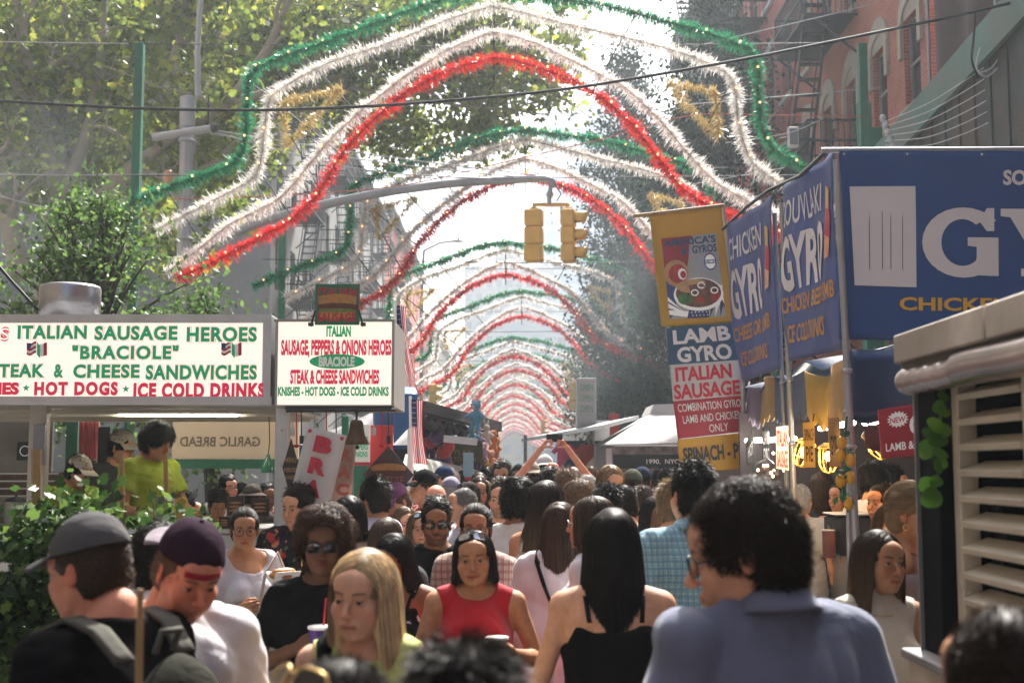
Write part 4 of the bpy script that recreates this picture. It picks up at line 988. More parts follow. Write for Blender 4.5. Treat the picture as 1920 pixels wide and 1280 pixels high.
b = MB(); b.grid(lambda u, v: (.12 * math.sin(u * 38) * .5, u * 8.6, 7.0 + 9 * v), 60, 8, 0, True, .01); b.build('netting', net, root)
for yy in (0, 2.8, 5.6, 8.5): b = MB(); b.tube([(-.14, yy, 0), (-.14, yy, 15)], .03, 0, 8); b.build('standard', M.get('galv') or mat('galv', (.38, .39, .40), .4, .15, 5, metal=.6), root)
for zz in (7.8, 10.4): b = MB(); b.tube([(-.19, 0, zz), (-.19, 8.6, zz)], .025, 0, 8); b.build('ledger', M['galv'], root)
# unseen street walls added behind the camera to hold back the sky light
building('tan brick tenement behind the camera on the plane tree side', 'building', -8.4, -46, 17.5, 18, -1, B_TAN, cols=12, rows=4, z0=4.8, fh=3.3, lod=2)
building('shaded red brick tenement behind the camera on the gyro side', 'building', 8.6, -46, 10.5, 18, 1, B_RED, cols=12, rows=4, z0=4.8, fh=3.3, lod=2)
def leaf_mat(name, c, var=.35, trans=.45, tint=None, rough=.5):
    m = mat(name, c, rough, var, 1.1, spec=.35); N, L, b = nodes_of(m); src = b.inputs['Base Color'].links[0].from_socket; b.inputs['Specular IOR Level'].default_value = .35 if rough < .8 else .08
    g = N('ShaderNodeNewGeometry'); mx = N('ShaderNodeMix'); mx.data_type = 'RGBA'; r = N('ShaderNodeMapRange'); r.inputs['From Min'].default_value = .55 if tint else 2; L(g.outputs['Random Per Island'], r.inputs['Value']); L(r.outputs[0], mx.inputs['Factor']); L(src, mx.inputs['A']); mx.inputs['B'].default_value = (*(tint or c), 1)
    hs = N('ShaderNodeHueSaturation'); mr = N('ShaderNodeMapRange'); mr.inputs['To Min'].default_value = .6; mr.inputs['To Max'].default_value = 1.35; L(g.outputs['Random Per Island'], mr.inputs['Value']); L(mr.outputs[0], hs.inputs['Value']); L(mx.outputs['Result'], hs.inputs['Color'])
    L(hs.outputs[0], b.inputs['Base Color']); tr = N('ShaderNodeBsdfTranslucent'); L(hs.outputs[0], tr.inputs['Color']); ms = N('ShaderNodeMixShader'); ms.inputs[0].default_value = trans
    L(b.outputs[0], ms.inputs[1]); L(tr.outputs[0], ms.inputs[2]); L(ms.outputs[0], m.node_tree.nodes['Material Output'].inputs['Surface']); return m
BARK = mat('plane_bark', (.30, .27, .22), .9, .3, 2.2, bump=.4, bscale=18, tint=(.30, .27, .21))
BARK2 = mat('dark_bark', (.07, .06, .05), .9, .3, 4, bump=.4, bscale=25)
L_PLANE = leaf_mat('plane_leaf', (.17, .235, .04), tint=(.31, .31, .05), trans=.6)
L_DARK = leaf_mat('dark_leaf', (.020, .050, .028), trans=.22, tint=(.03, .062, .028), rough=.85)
L_LOCUST = leaf_mat('locust_leaf', (.10, .19, .05), trans=.5, tint=(.16, .25, .06))
L_IVY = leaf_mat('ivy_leaf', (.035, .085, .020), trans=.4, tint=(.13, .21, .045), rough=.35)
def leaves_mesh(name, C, size, mtl, aspect=.62, up=.35, shape='rhomb'):
    n = len(C); d = rng.normal(size=(n, 3)); d /= np.linalg.norm(d, axis=1)[:, None]; u = rng.normal(size=(n, 3)) + np.array((0, 0, up)); u -= d * (u * d).sum(1)[:, None]; u /= np.linalg.norm(u, axis=1)[:, None]; w_ = np.cross(d, u)
    s = (size * rng.uniform(.6, 1.35, n))[:, None]
    if shape == 'rhomb':
        V = np.stack([C - d * s * .5, C + w_ * s * aspect * .5 + u * s * .08, C + d * s * .5, C - w_ * s * aspect * .5 + u * s * .08], 1).reshape(-1, 3)
        F = np.arange(n * 4).reshape(-1, 4); return np_mesh(name, V, F, mtl)
    # lobed (ivy, plane): five points
    o = [(-.5, 0), (-.28, .42), (.05, .26), (.18, .5), (.5, 0), (.18, -.5), (.05, -.26), (-.28, -.42)]
    V = np.stack([C + d * s * a + w_ * s * b * aspect * 1.2 + u * s * (.12 * abs(b)) for a, b in o], 1).reshape(-1, 3)
    F = np.arange(n * 8).reshape(-1, 8); return np_mesh(name, V, F, mtl)
def limb(mb, pts, r0, r1, seg=9, wob=.0, sub=4):
    pts = np.array([tuple(p) for p in pts], float); k = len(pts); t = np.linspace(0, k - 1, (k - 1) * sub + 1)
    q = np.stack([np.interp(t, np.arange(k), pts[:, i]) for i in range(3)], 1)
    for _ in range(2): q[1:-1] = (q[:-2] + 2 * q[1:-1] + q[2:]) / 4
    if wob: q[1:-1] += rng.normal(size=q[1:-1].shape) * wob
    mb.tube(q, np.linspace(r0, r1, len(q)), 0, seg); return q
def twigs(mb, q, n, ln, r, up=.3, depth=1, tips=None, seg=5):
    for i in range(n):
        k = rng.integers(len(q) // 3, len(q)); d = rng.normal(size=3); d[2] = abs(d[2]) * .7 + up; d /= np.linalg.norm(d); l = ln * rng.uniform(.6, 1.3); a = q[k]
        m_ = a + d * l * .5 + rng.normal(size=3) * l * .1; e = a + d * l + np.array((0, 0, -.1 * l)) + rng.normal(size=3) * l * .15
        s = limb(mb, [a, m_, e], r, r * .35, seg, 0, 3)
        if tips is not None: tips.extend(s[1:])
        if depth: twigs(mb, s, 3, ln * .55, r * .4, up, depth - 1, tips, 4)
# --- the big plane tree on the left: limbs drawn where the photograph shows them, 27 to 31 m away
def plane_tree():
    root = thing('plane_tree', 'huge plane tree with mottled pale limbs and yellow green leaves over the street', 'tree', (-9.0, 28, 0))
    o = np.array((-9.0, 28, 0)); mb = MB(); tips = []
    Q = lambda px, py, d: np.array(P(px, py, d)) - o
    base = np.array((.0, 0, 0)); fork = Q(95, 470, 28)
    tr = limb(mb, [(-.1, 0, -.1), (.1, 0, 1.5), fork * (1, 1, .7), fork], .42, .30, 12)
    limbs = [([fork, Q(110, 380, 28), Q(85, 240, 28), Q(40, 60, 27.5), Q(10, -120, 27)], .22, .09), ([fork, Q(120, 370, 28.3), Q(105, 220, 28.6), Q(130, 100, 29), Q(110, -100, 29)], .20, .08),
             ([fork, Q(160, 395, 27.6), Q(240, 320, 27.2), Q(330, 250, 26.8), Q(440, 190, 26), Q(520, 60, 25.5), Q(570, -90, 25)], .20, .06),
             ([Q(110, 380, 28), Q(165, 250, 28.2), Q(185, 130, 28.6), Q(200, -60, 29)], .16, .07), ([Q(160, 395, 27.6), Q(300, 365, 28.5), Q(420, 290, 29.5), Q(600, 150, 30), Q(790, 80, 30.5), Q(980, 30, 31)], .13, .04),
             ([Q(330, 250, 26.8), Q(320, 130, 27), Q(345, 40, 27.3), Q(380, -90, 27.5)], .12, .05), ([Q(345, 40, 27.3), Q(400, 10, 27.5), Q(470, -60, 27.5)], .08, .04),
             ([Q(240, 320, 27.2), Q(330, 335, 27), Q(410, 300, 26.7)], .10, .03), ([Q(440, 190, 26), Q(640, 120, 26.5), Q(820, 40, 27), Q(960, -60, 27)], .08, .03),
             ([Q(600, 150, 30), Q(760, 190, 30.2), Q(900, 200, 30.5), Q(1020, 215, 31)], .06, .02), ([Q(85, 240, 28), Q(30, 160, 27.4), Q(-60, 60, 27)], .12, .06), ([Q(40, 520, 26.5), Q(20, 430, 26.6), Q(-10, 330, 26.8), Q(-90, 200, 27)], .25, .16)]
    for pts, r0, r1 in limbs:
        q = limb(mb, pts, r0, r1, 9, .02); twigs(mb, q, 9, 1.5, r1 * .8 + .012, .25, 1, tips)
    mb.build('trunk', BARK, root)
    T = np.array(tips); C = [T[rng.integers(0, len(T), 9000)] + rng.normal(size=(9000, 3)) * (.42, .42, .34)]
    # crown volume between the limbs, in overlapping masses
    for (px, py, d, rx, ry, rz, n) in ((60, 60, 29.5, 3.2, 1.6, 2.6, 6500), (330, 90, 29.5, 3.0, 1.5, 2.3, 6000), (180, 280, 30.2, 2.8, 1.2, 1.6, 3800), (560, 60, 29.5, 2.5, 1.5, 1.7, 4200), (420, 260, 30.3, 1.7, 1.0, 1.3, 2400), (800, 70, 29.5, 2.3, 1.6, 1.5, 3600), (930, 110, 30.5, 1.9, 1.3, 1.5, 2800), (760, 240, 30.5, 1.5, 1.2, .95, 1500), (900, 250, 30.5, 1.3, 1.2, .8, 1100), (1040, 90, 31, .9, 1.2, 1.4, 900), (640, 190, 30, 1.6, 1, .9, 1300), (0, 300, 30, 1.6, 1.2, 1.5, 1500), (330, 420, 31.5, 2.2, 1.2, 1.3, 1500)):
        c = Q(px, py, d + 1.6); m = int(n * .85) // 26; cc = rng.normal(size=(m, 3)); cc /= np.linalg.norm(cc, axis=1)[:, None]; cc = cc * rng.random((m, 1)) ** (1 / 2.6) * (rx, ry, rz) + c
        C.append((cc[:, None] + rng.normal(size=(m, 26, 3)) * .26).reshape(-1, 3))
    C = np.concatenate(C); C = C[C[:, 2] > 3.0]
    link('crown', leaves_mesh('crown', C, .17, L_PLANE, .85, .5, 'lobed'), root)
plane_tree()
def street_tree(label, x, y, H, z0, rx, ry, n, size, mtl, bark=BARK2, droop=.0, clumps=60, name='street_tree', seedz=0, gap=.28, per=None):
    root = thing(name, label, 'tree', (x, y, .12 if abs(x) > 4.9 else 0)); mb = MB(); tips = []
    q = limb(mb, [(0, 0, -.05), (.05, 0, z0 * .6), (-.05, .05, z0), (.1, 0, H * .6), (0, .1, H * .92)], .05 + H * .012, .03, 9, .01)
    C = []
    for i in range(clumps):
        t = rng.random(); zz = z0 * .85 + (H - z0 * .85) * t; prof = math.sin(math.pi * min(1, (.12 + .88 * t)) ** .75) ** .7 + .12; a = rng.uniform(0, 6.28); rr = rng.random() ** .5 * prof
        c = np.array((math.cos(a) * rx * rr, math.sin(a) * ry * rr, zz - droop * rr)); k = q[min(len(q) - 1, int(len(q) * (zz / H) * .85))]
        limb(mb, [k, (k + c) / 2 + (0, 0, .15), c], .03, .008, 4, 0, 2)
        m = n // clumps; s = gap * rng.uniform(.7, 1.4)
        C.append(c + rng.normal(size=(m, 3)) * (s, s, s * (.8 + droop)) + np.array((0, 0, -.3 * droop)))
    mb.build('trunk', bark, root); link('crown', leaves_mesh('crown', np.concatenate(C), size, mtl), root); return root
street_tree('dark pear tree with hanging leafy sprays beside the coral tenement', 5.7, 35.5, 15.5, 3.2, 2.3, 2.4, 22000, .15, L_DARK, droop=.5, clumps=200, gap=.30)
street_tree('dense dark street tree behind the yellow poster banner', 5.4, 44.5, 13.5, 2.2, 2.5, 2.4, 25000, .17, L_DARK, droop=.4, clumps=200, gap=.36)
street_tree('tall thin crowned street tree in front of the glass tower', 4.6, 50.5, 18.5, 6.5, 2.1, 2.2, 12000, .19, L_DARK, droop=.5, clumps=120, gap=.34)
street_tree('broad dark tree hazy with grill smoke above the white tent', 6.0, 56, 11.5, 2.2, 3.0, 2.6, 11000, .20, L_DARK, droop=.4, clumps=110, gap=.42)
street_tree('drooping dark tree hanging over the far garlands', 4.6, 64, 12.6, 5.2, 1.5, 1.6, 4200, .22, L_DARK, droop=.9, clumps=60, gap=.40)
street_tree('young green locust tree behind the long sausage sign', -4.4, 13.2, 4.72, 2.9, 1.3, 1.0, 8200, .07, L_LOCUST, droop=.3, clumps=130, name='locust_tree', gap=.15)
street_tree('small locust sapling with loose feathery twigs beside the locust tree', -3.25, 13.8, 3.85, 2.55, .62, .6, 3600, .07, L_LOCUST, droop=.3, clumps=50, name='locust_tree', gap=.14)
# ------------------------------------------------------------------ tinsel arches across the street
def tinsel_mat(name, c, rough=.25, trans=.35, metal=0.0):
    m = mat(name, c, rough, .25, 9, spec=.7, metal=metal, trans=trans); return m
T_GREEN = tinsel_mat('green_tinsel', (.02, .36, .16)); T_WHITE = tinsel_mat('white_tinsel', (.90, .87, .84), trans=.5); T_RED = tinsel_mat('red_tinsel', (.82, .03, .022), trans=.45); T_GOLD = tinsel_mat('gold_tinsel', (.66, .50, .20), metal=.25)
BULB = mat('warm_bulb', (.9, .6, .4), .2, .0, emit=(1, .52, .25), es=.9); WIRE = mat('dark_wire', (.02, .02, .022), .6)
D1 = 19.0; AX = P(925, 0, D1).x
def prof(pts): return np.array([(P(a, b, D1).x - AX, P(a, b, D1).z) for a, b in pts])
PROF = {
 'g': prof([(205,400),(260,375),(310,355),(375,330),(432,308),(455,285),(462,220),(464,150),(478,128),(560,95),(650,62),(740,30),(830,0),(925,-18),(1020,-5),(1110,8),(1240,40),(1330,62),(1405,92),(1417,120),(1420,180),(1424,235),(1440,275),(1490,305),(1530,325),(1585,355),(1640,380)]),
 'w': prof([(290,430),(375,390),(440,355),(480,330),(492,280),(496,220),(505,180),(545,155),(620,115),(720,80),(830,40),(925,12),(1010,30),(1110,55),(1200,80),(1290,105),(1360,130),(1378,160),(1380,210),(1392,270),(1410,310),(1450,340),(1520,375),(1590,405)]),
 'v': prof([(310,510),(370,470),(430,420),(520,372),(560,330),(610,270),(680,205),(760,140),(840,90),(925,62),(1010,85),(1090,120),(1170,160),(1230,220),(1290,290),(1340,340),(1420,385),(1500,420),(1570,455)]),
 'r': prof([(330,520),(395,495),(450,465),(540,415),(590,370),(640,290),(690,235),(760,170),(840,128),(925,108),(1000,125),(1075,150),(1140,190),(1190,240),(1240,310),(1280,360),(1330,385),(1390,410),(1480,445),(1540,470)])}
GOLD = [[(530,190),(640,165)],[(530,190),(537,275)],[(640,165),(600,205),(537,275)],[(1340,172),(1250,155)],[(1340,172),(1347,262)],[(1250,155),(1290,200),(1347,262)]]
def resample(q, step):
    s = np.concatenate([[0], np.cumsum(np.linalg.norm(np.diff(q, axis=0), axis=1))]); t = np.arange(0, s[-1], step); return np.stack([np.interp(t, s, q[:, i]) for i in range(q.shape[1])], 1)
def garland(q2, per_m, r, w, seed, sag=.02):
    """tinsel rope along the 2-D curve q2 (x, z): short bent strips standing off the rope"""
    rr = np.random.default_rng(seed); q = resample(q2, .05)
    for _ in range(3): q[1:-1] = (q[:-2] + 2 * q[1:-1] + q[2:]) / 4
    y = np.cumsum(rr.normal(size=len(q))) * .004; y -= np.linspace(y[0], y[-1], len(q)); q = np.stack([q[:, 0] + 0, y, q[:, 1]], 1) + np.stack([0 * y, 0 * y, np.sin(np.arange(len(q)) * .11) * sag], 1)
    L_ = len(q) * .05; n = int(L_ * per_m); i = rr.integers(0, len(q) - 1, n); c = q[i] + (q[i + 1] - q[i]) * rr.random((n, 1)); T = q[np.minimum(i + 1, len(q) - 1)] - q[i]; T /= np.linalg.norm(T, axis=1)[:, None] + 1e-9
    d = rr.normal(size=(n, 3)); d -= T * (d * T).sum(1)[:, None] * .75; d /= np.linalg.norm(d, axis=1)[:, None]; dens = .82 + .18 * np.sin(i * .05 * 9 + seed)
    ln = r * rr.uniform(.55, 1.25, n) * dens; bend = rr.normal(size=(n, 3)) * .25 + np.array((0, 0, -.18))
    u = np.linspace(0, 1, 4)[None, :, None]; path = c[:, None] + d[:, None] * u * ln[:, None, None] + bend[:, None] * (u ** 2) * ln[:, None, None]
    V, F = ribbons(path, w, out=rr.normal(size=(n, 1, 3)) + 0 * path); return V, F, q
_arch = {}
def arch_meshes(lv):
    if lv in _arch: return _arch[lv]
    per, r, w = ((1000, .15, .0075), (620, .165, .014), (330, .175, .030), (170, .20, .065))[lv]; out = []
    for k, mt, nm in (('g', T_GREEN, 'green_garland'), ('w', T_WHITE, 'white_garland'), ('v', T_WHITE, 'white_garland'), ('r', T_RED, 'red_garland')):
        V, F, q = garland(PROF[k], per * (1.15 if k != 'r' else 1), r * (.92 if k in 'wv' else .9), w * (1.1 if k in 'wv' else 1.25), ord(k) + lv)
        ms = np_mesh(nm, V, F, mt); b = MB(); step = {0: 11, 1: 11, 2: 14, 3: 30}[lv]
        for i in range(step // 2, len(q), step): b.sphere(q[i] + (0, -.05, .03), .020 if lv < 3 else .03, 0, 6 if lv else 8, 4 if lv else 6)
        b.tube(q[::6] + (0, 0, -.01), .006 + .004 * lv, 1, 4)
        out.append((nm, ms, b.build('light_string', [BULB, WIRE], me=True)))
    gv, gf, n = [], [], 0
    for j, seg in enumerate(GOLD):
        V, F, q = garland(prof(seg), per * .55, r * .8, w, 50 + j, 0); gv.append(V); gf.append(F + n); n += len(V)
        if j % 3 == 2: out.append(('gold_ornament', np_mesh('gold_ornament', np.concatenate(gv), np.concatenate(gf), T_GOLD), None)); gv, gf, n = [], [], 0
    f = MB(); rad = .010 + .004 * lv
    for a, b_ in (((925, -22), (925, 150)), ((650, 60), (760, 175)), ((1190, 30), (1110, 170)), ((478, 128), (600, 360)), ((1405, 92), (1265, 340)), ((455, 285), (550, 410)), ((1440, 275), (1330, 385)), ((310, 355), (400, 492)), ((1530, 325), (1480, 440)), ((464, 150), (640, 290)), ((1420, 180), (1240, 310)), ((560, 95), (690, 235)), ((1330, 62), (1190, 240))):
        p, q = prof([a, b_]); f.tube([(p[0], .02, p[1]), (q[0], .02, q[1])], rad, 0, 5)
    for z in (P(0, 80, D1).z, P(0, 327, D1).z): f.tube([(-5.6, .03, z), (0, .03, z - .06), (5.5, .03, z)], rad * .6, 0, 5)
    out.append(('wire_frame', f.build('wire_frame', WIRE, me=True), None)); _arch[lv] = out; return out
K = (875 - 108) * D1
ARCH = [(108, 925), (336, 985), (520, 948), (598, 978), (672, 962), (697, 968), (724, 965), (745, 962), (760, 966), (772, 963), (783, 965), (792, 962), (800, 964), (806, 963), (812, 964)]
NTH = ['nearest and largest', 'second nearest', 'third nearest', 'fourth nearest', 'fifth nearest', 'sixth nearest', 'seventh nearest']
ARCH_D = []
for i, (ry, cx) in enumerate(ARCH):
    d = K / (875 - ry); ARCH_D.append(d); lv = 0 if i == 0 else 1 if i == 1 else 2 if i < 4 else 3
    lab = f'{NTH[i]} of the green, white and red tinsel arches over the street' if i < 7 else 'small tinsel arch in the crowded far run of arches down the street'
    root = thing('tinsel_arch', lab, 'garland arch', ((cx - 960) * d / FPX, d, 0), R(rng.normal() * 1.2), 'tinsel arches spanning the street')
    for nm, me, bulbs in arch_meshes(lv):
        o = link(nm, me, root)
        if bulbs is not None: link('light_string', bulbs, o)
# posts that carry the arches
for i, d in enumerate(ARCH_D[:6]):
    for sg in (-1, 1):
        b = MB(); H = 8.28 if i == 0 else 7.4; b.box((0, 0, H / 2), (.13, .13, H), bev=.008); b.box((0, 0, .07), (.30, .30, .14), bev=.01); b.box((0, -.075, H - .35), (.10, .03, .22), bev=.005)
        x = (-5.7, 5.36)[sg > 0] if i == 0 else (-5.2, 5.3)[sg > 0] + (ARCH[i][1] - 960) * d / FPX
        o = b.build('garland_post', GREENP, None, (x, d + .08, 0))
        side = 'plane tree side' if sg < 0 else 'brick tenement side'
        tag(o, f'green painted wooden post holding the {NTH[i].replace(" and largest","")} tinsel arch on the {side}', 'post', 'green posts of the tinsel arches')
# ------------------------------------------------------------------ shared stall materials
ALU = mat('aluminium', (.55, .55, .56), .38, .12, 5, metal=.75); STEEL = mat('brushed_steel', (.45, .45, .46), .30, .18, 7, metal=.85, bump=.1, bscale=60)
LIT = mat('lit_panel', (.80, .74, .66), .5, .06, 1.2, emit=(1, .89, .76), es=.30); CREAM = mat('cream_panel', (.52, .48, .40), .6, .12, 2); TUBE = mat('fluorescent', (.9, .9, .85), .4, 0, emit=(1, .95, .82), es=14)
GRN = mat('sign_green', (.01, .27, .11), .5, .08, emit=(.01, .30, .12), es=.18); REDS = mat('sign_red', (.52, .02, .045), .5, .08); LRED = mat('lit_red', (.55, .02, .06), .5, .08, emit=(.6, .02, .06), es=.22); PINK = mat('sign_outline', (.62, .12, .10), .5, .05, emit=(.7, .2, .16), es=.2); WHT = mat('sign_white', (.80, .78, .74), .55, .05, 2, emit=(1, .95, .9), es=.04)
BLU = mat('sign_blue', (.03, .08, .24), .55, .08); YEL = mat('sign_yellow', (.68, .40, .04), .55, .1, 2); DKB = mat('dark_brown', (.055, .035, .025), .7, .2, 4); WOOD = mat('bamboo', (.36, .23, .10), .6, .25, 9)
GREY = mat('grey_metal', (.24, .24, .25), .5, .15, 4, metal=.3); DARK = mat('dark_clutter', (.03, .03, .032), .6, .3, 6); RUB = mat('black_cable', (.012, .012, .013), .55)
U0, W0 = np.array((1., 0, 0)), np.array((0, 0, 1.))
def st(mb, txt, x0, x1, yt, yb, d, m=0, off=.004, bold=.02, spacing=1.0):
    """lettering between photograph columns x0..x1 and rows yt..yb on a board that faces the camera at distance d"""
    o = P(x0, yb, d); w_ = P(x1, yb, d).x - o.x; h_ = P(x0, yt, d).z - o.z
    return mb.text(txt, (o.x, d, o.z), U0, W0, w_, h_, m, off, 0, bold, spacing=spacing)
def pxbox(mb, x0, x1, y0, y1, d, th, m=0, bev=0.0):
    a, b_ = P(x0, y1, d), P(x1, y0, d); return mb.box(((a.x + b_.x) / 2, d + th / 2, (a.z + b_.z) / 2), (b_.x - a.x, th, b_.z - a.z), m, bev=bev)
def ctr(x0, x1, y0, y1, d): a, b_ = P(x0, y1, d), P(x1, y0, d); return np.array(((a.x + b_.x) / 2, d, (a.z + b_.z) / 2))
def rebase(root):
    """children were built in world space: shift them under the root"""
    bpy.context.view_layer.update(); mw = root.matrix_basis.inverted()
    for c in root.children: c.matrix_parent_inverse = mw
def sign_board(name, label, x0, x1, y0, y1, d, th, face, frame, fw, texts, group=None, cat='sign', extra=None):
    """a boxed sign: case, face and one lettering part per line; texts: (txt, x0, x1, yt, yb, [(material, bold, off)...], spacing)"""
    root = thing(name, label, cat, tuple(ctr(x0, x1, y0, y1, d)), 0, group)
    b = MB(); pxbox(b, x0, x1, y0, y1, d + .012, th, 0, .008); s = d / FPX
    f4 = [(x0, x1, y0, y0 + fw), (x0, x1, y1 - fw, y1), (x0, x0 + fw, y0 + fw, y1 - fw), (x1 - fw, x1, y0 + fw, y1 - fw)]
    if fw:
        for q in f4: pxbox(b, *q, d - .006, .017, 0)
    b.build('case', frame, root)
    b = MB(); pxbox(b, x0 + fw + .3, x1 - fw - .3, y0 + fw + .3, y1 - fw - .3, d + .004, .007, 0); b.build('face', face, root)
    for t_ in texts:
        txt, a, b_, yt, yb, lay = t_[:6]; mb = MB(); ms = []
        for k, (m_, bo, of) in enumerate(lay): st(mb, txt, a, b_, yt, yb, d + .004, k, of, bo, t_[6] if len(t_) > 6 else 1.0); ms.append(m_)
        mb.build('lettering', ms, root)
    if extra: extra(root)
    rebase(root); return root
OUT = [(PINK, .085, .002), (LIT, .072, .0032), (GRN, .045, .0044)]
def flags_on_sign(root):
    for x, y in ((49, 727), (236, 729)):
        c = P(x, y, 8); b = MB(); b.prism([(.024 * (1 if i % 2 == 0 else .42) * math.sin(i * math.pi / 5), .024 * (1 if i % 2 == 0 else .42) * math.cos(i * math.pi / 5)) for i in range(10)][::-1], (c.x, 7.999, c.z), U0, W0, .001); b.build('star', GRN, root)
    for x in (50, 415):
        mb = MB(); d = 8.004 - .003
        for (xa, ya, w_, h_, ms) in ((x, 642, 18, 22, (3, 2, 3, 2, 3)), (x + 19, 640, 19, 24, (1, 2, 3))):
            n = len(ms)
            for i, m_ in enumerate(ms):
                def f(u, v): 
                    if len(ms) == 5: px, py = xa + w_ * u, ya + h_ * (i + v) / n + 3 * math.sin(u * 5)
                    else: px, py = xa + w_ * (i + u) / n, ya + h_ * v + 4 * u + 3 * math.sin(i + u * 2)
                    p = P(px, py, d); return (p.x, d, p.z)
                mb.grid(lambda u, v: f(u, 1 - v), 4, 1, m_, False)
            if n == 5: pxbox(mb, xa, xa + 8, ya + 1, ya + 11, d - .0015, .001, 0)
        mb.build('flag_mark', [BLU, GRN, WHT, REDS], root)
sign_board('stall_sign', 'long backlit white sign with green ITALIAN SAUSAGE HEROES lettering over the food stall', -330, 509, 589, 759, 8.0, .30, LIT, ALU, 16, [
    ('S', 1, 17, 614, 637, [(LRED, .085, .002), (LIT, .0, .0044)]), ('ITALIAN', 33, 163, 610, 634, OUT, 1.1), ('SAUSAGE', 177, 333, 611, 636, OUT, 1.1), ('HEROES', 350, 482, 613, 639, OUT, 1.1), ('"BRACIOLE"', 135, 335, 648, 672, OUT, 1.15), ('STEAK', -18, 84, 682, 706, OUT, 1.1), ('&', 101, 119, 682, 706, OUT), ('CHEESE', 137, 262, 683, 707, OUT, 1.1), ('SANDWICHES', 273, 482, 684, 710, OUT, 1.1),
    ('KNISHES', -90, 36, 717, 738, [(LRED, .06, .003)]), ('HOT DOGS', 64, 221, 716, 739, [(LRED, .06, .003)], 1.2), ('ICE COLD DRINKS', 250, 497, 718, 744, [(LRED, .06, .003)], 1.15)], extra=flags_on_sign)
# the stall itself
root = thing('food_stall', 'sausage food stall with steel counter, cream ceiling and open hatch under the long sign', 'stall', (-2.9, 9.2, 0))
b = MB(); b.box((-2.92, 9.3, 2.49), (2.78, 2.0, .50), bev=.01); b.build('roof', GREY, root)
b = MB(); b.box((-2.92, 9.28, 2.225), (2.76, 2.0, .025)); [b.box((-2.92, 8.5 + i * .5, 2.195), (2.7, .04, .03)) for i in range(4)]; b.build('ceiling', CREAM, root)
b = MB(); b.box((-2.92, 8.34, .72), (2.78, .05, 1.36), bev=.006); [b.box((-4.2 + i * .64, 8.305, .75), (.02, .02, 1.25)) for i in range(5)]; b.build('front_panel', STEEL, root)
b = MB(); b.box((-2.92, 8.42, 1.425), (2.84, .50, .04), bev=.006); b.build('counter', STEEL, root)
b = MB(); b.box((-2.92, 9.35, .36), (2.74, 1.86, .08)); b.build('floor', GREY, root)
b = MB(); b.box((-2.92, 10.32, .86), (2.74, .05, .96)); b.box((-2.92, 10.15, 1.36), (2.74, .42, .04)); b.build('back_counter', CREAM, root)
for px0, px1, d in ((54, 86, 8.12), (516, 541, 8.06), (124, 146, 10.38)):
    b = MB(); a, c = P(px0, 800, d), P(px1, 800, d); b.box(((a.x + c.x) / 2, d + .04, 1.12), (c.x - a.x, .08, 2.22), bev=.004)
    for zz in np.arange(.3, 2.1, .22): b.sphere(((a.x + c.x) / 2, d - .001, zz), .008, 0, 6, 4)
    b.build('post', (CREAM, ALU, GREENP)[(54, 516, 124).index(px0)], root)
b = MB(); pxbox(b, 60, 84, 795, 872, 8.05, .05, 0, .004); b.build('switch_box', GREY, root)
b = MB(); pxbox(b, -260, 100, 770, 990, 10.36, .04); b.build('back_panel', mat('stained_panel', (.20, .19, .18), .6, .3, 3, tint=(.12, .11, .10)), root)
b = MB(); pxbox(b, 190, 330, 866, 985, 10.30, .04); b.build('side_panel', CREAM, root)
rebase(root)
root = thing('tube_lamp', 'bright fluorescent tube under the cream ceiling of the sausage stall', 'lamp', tuple(ctr(220, 446, 768, 780, 8.9)))
b = MB(); pxbox(b, 215, 452, 764, 771, 8.9, .06); b.build('housing', CREAM, root); b = MB(); a, c = P(222, 776, 8.93), P(444, 778, 8.93); b.tube([a, c], .0115, 0, 8); b.build('tube', TUBE, root); rebase(root)
root = thing('tube_lamp', 'short ceiling lamp beside the cream post of the sausage stall', 'lamp', tuple(ctr(86, 114, 762, 772, 8.6)))
b = MB(); pxbox(b, 84, 116, 758, 764, 8.6, .08); b.build('housing', CREAM, root); b = MB(); pxbox(b, 88, 112, 764.5, 771, 8.61, .05, 0, .005); b.build('tube', TUBE, root); rebase(root)
# exhaust on the roof
root = thing('roof_exhaust', 'round brushed steel exhaust fan housing on the stall roof', 'exhaust fan', (P(131, 580, 9.0).x, 9.0, 2.74))
b = MB(); b.lathe([(.245, .0), (.245, .03), (.238, .075), (.215, .10), (.212, .105)], seg=32); b.build('base', STEEL, root)
b = MB(); b.lathe([(.200, .105), (.208, .11), (.210, .345), (.203, .362), (.17, .372), (0.01, .38)], seg=36); b.build('hood', STEEL, root)
b = MB(); b.lathe([(.204, .100), (.214, .102), (.214, .116), (.204, .118)], seg=32); b.build('seam', DARK, root)
b = MB(); b.lathe([(.07, 0), (.075, .04), (.06, .10), (.03, .13), (.005, .135)], (.34, .02, .0), seg=20); b.tube([(.28, .02, .10), (.31, 0, .16), (.37, 0, .155), (.40, .02, .08)], .008, 0, 6); b.build('vent_cap', ALU, root)
b = MB(); a = P(-40, 455, 8.9); c = P(72, 582, 8.9); m_ = (a + c) / 2 + Vector((.02, 0, -.03)); b.tube([a, m_, c], .012, 0, 6); tag(b.build('hose', RUB), 'black cable running down to the steel exhaust on the stall roof', 'cable')
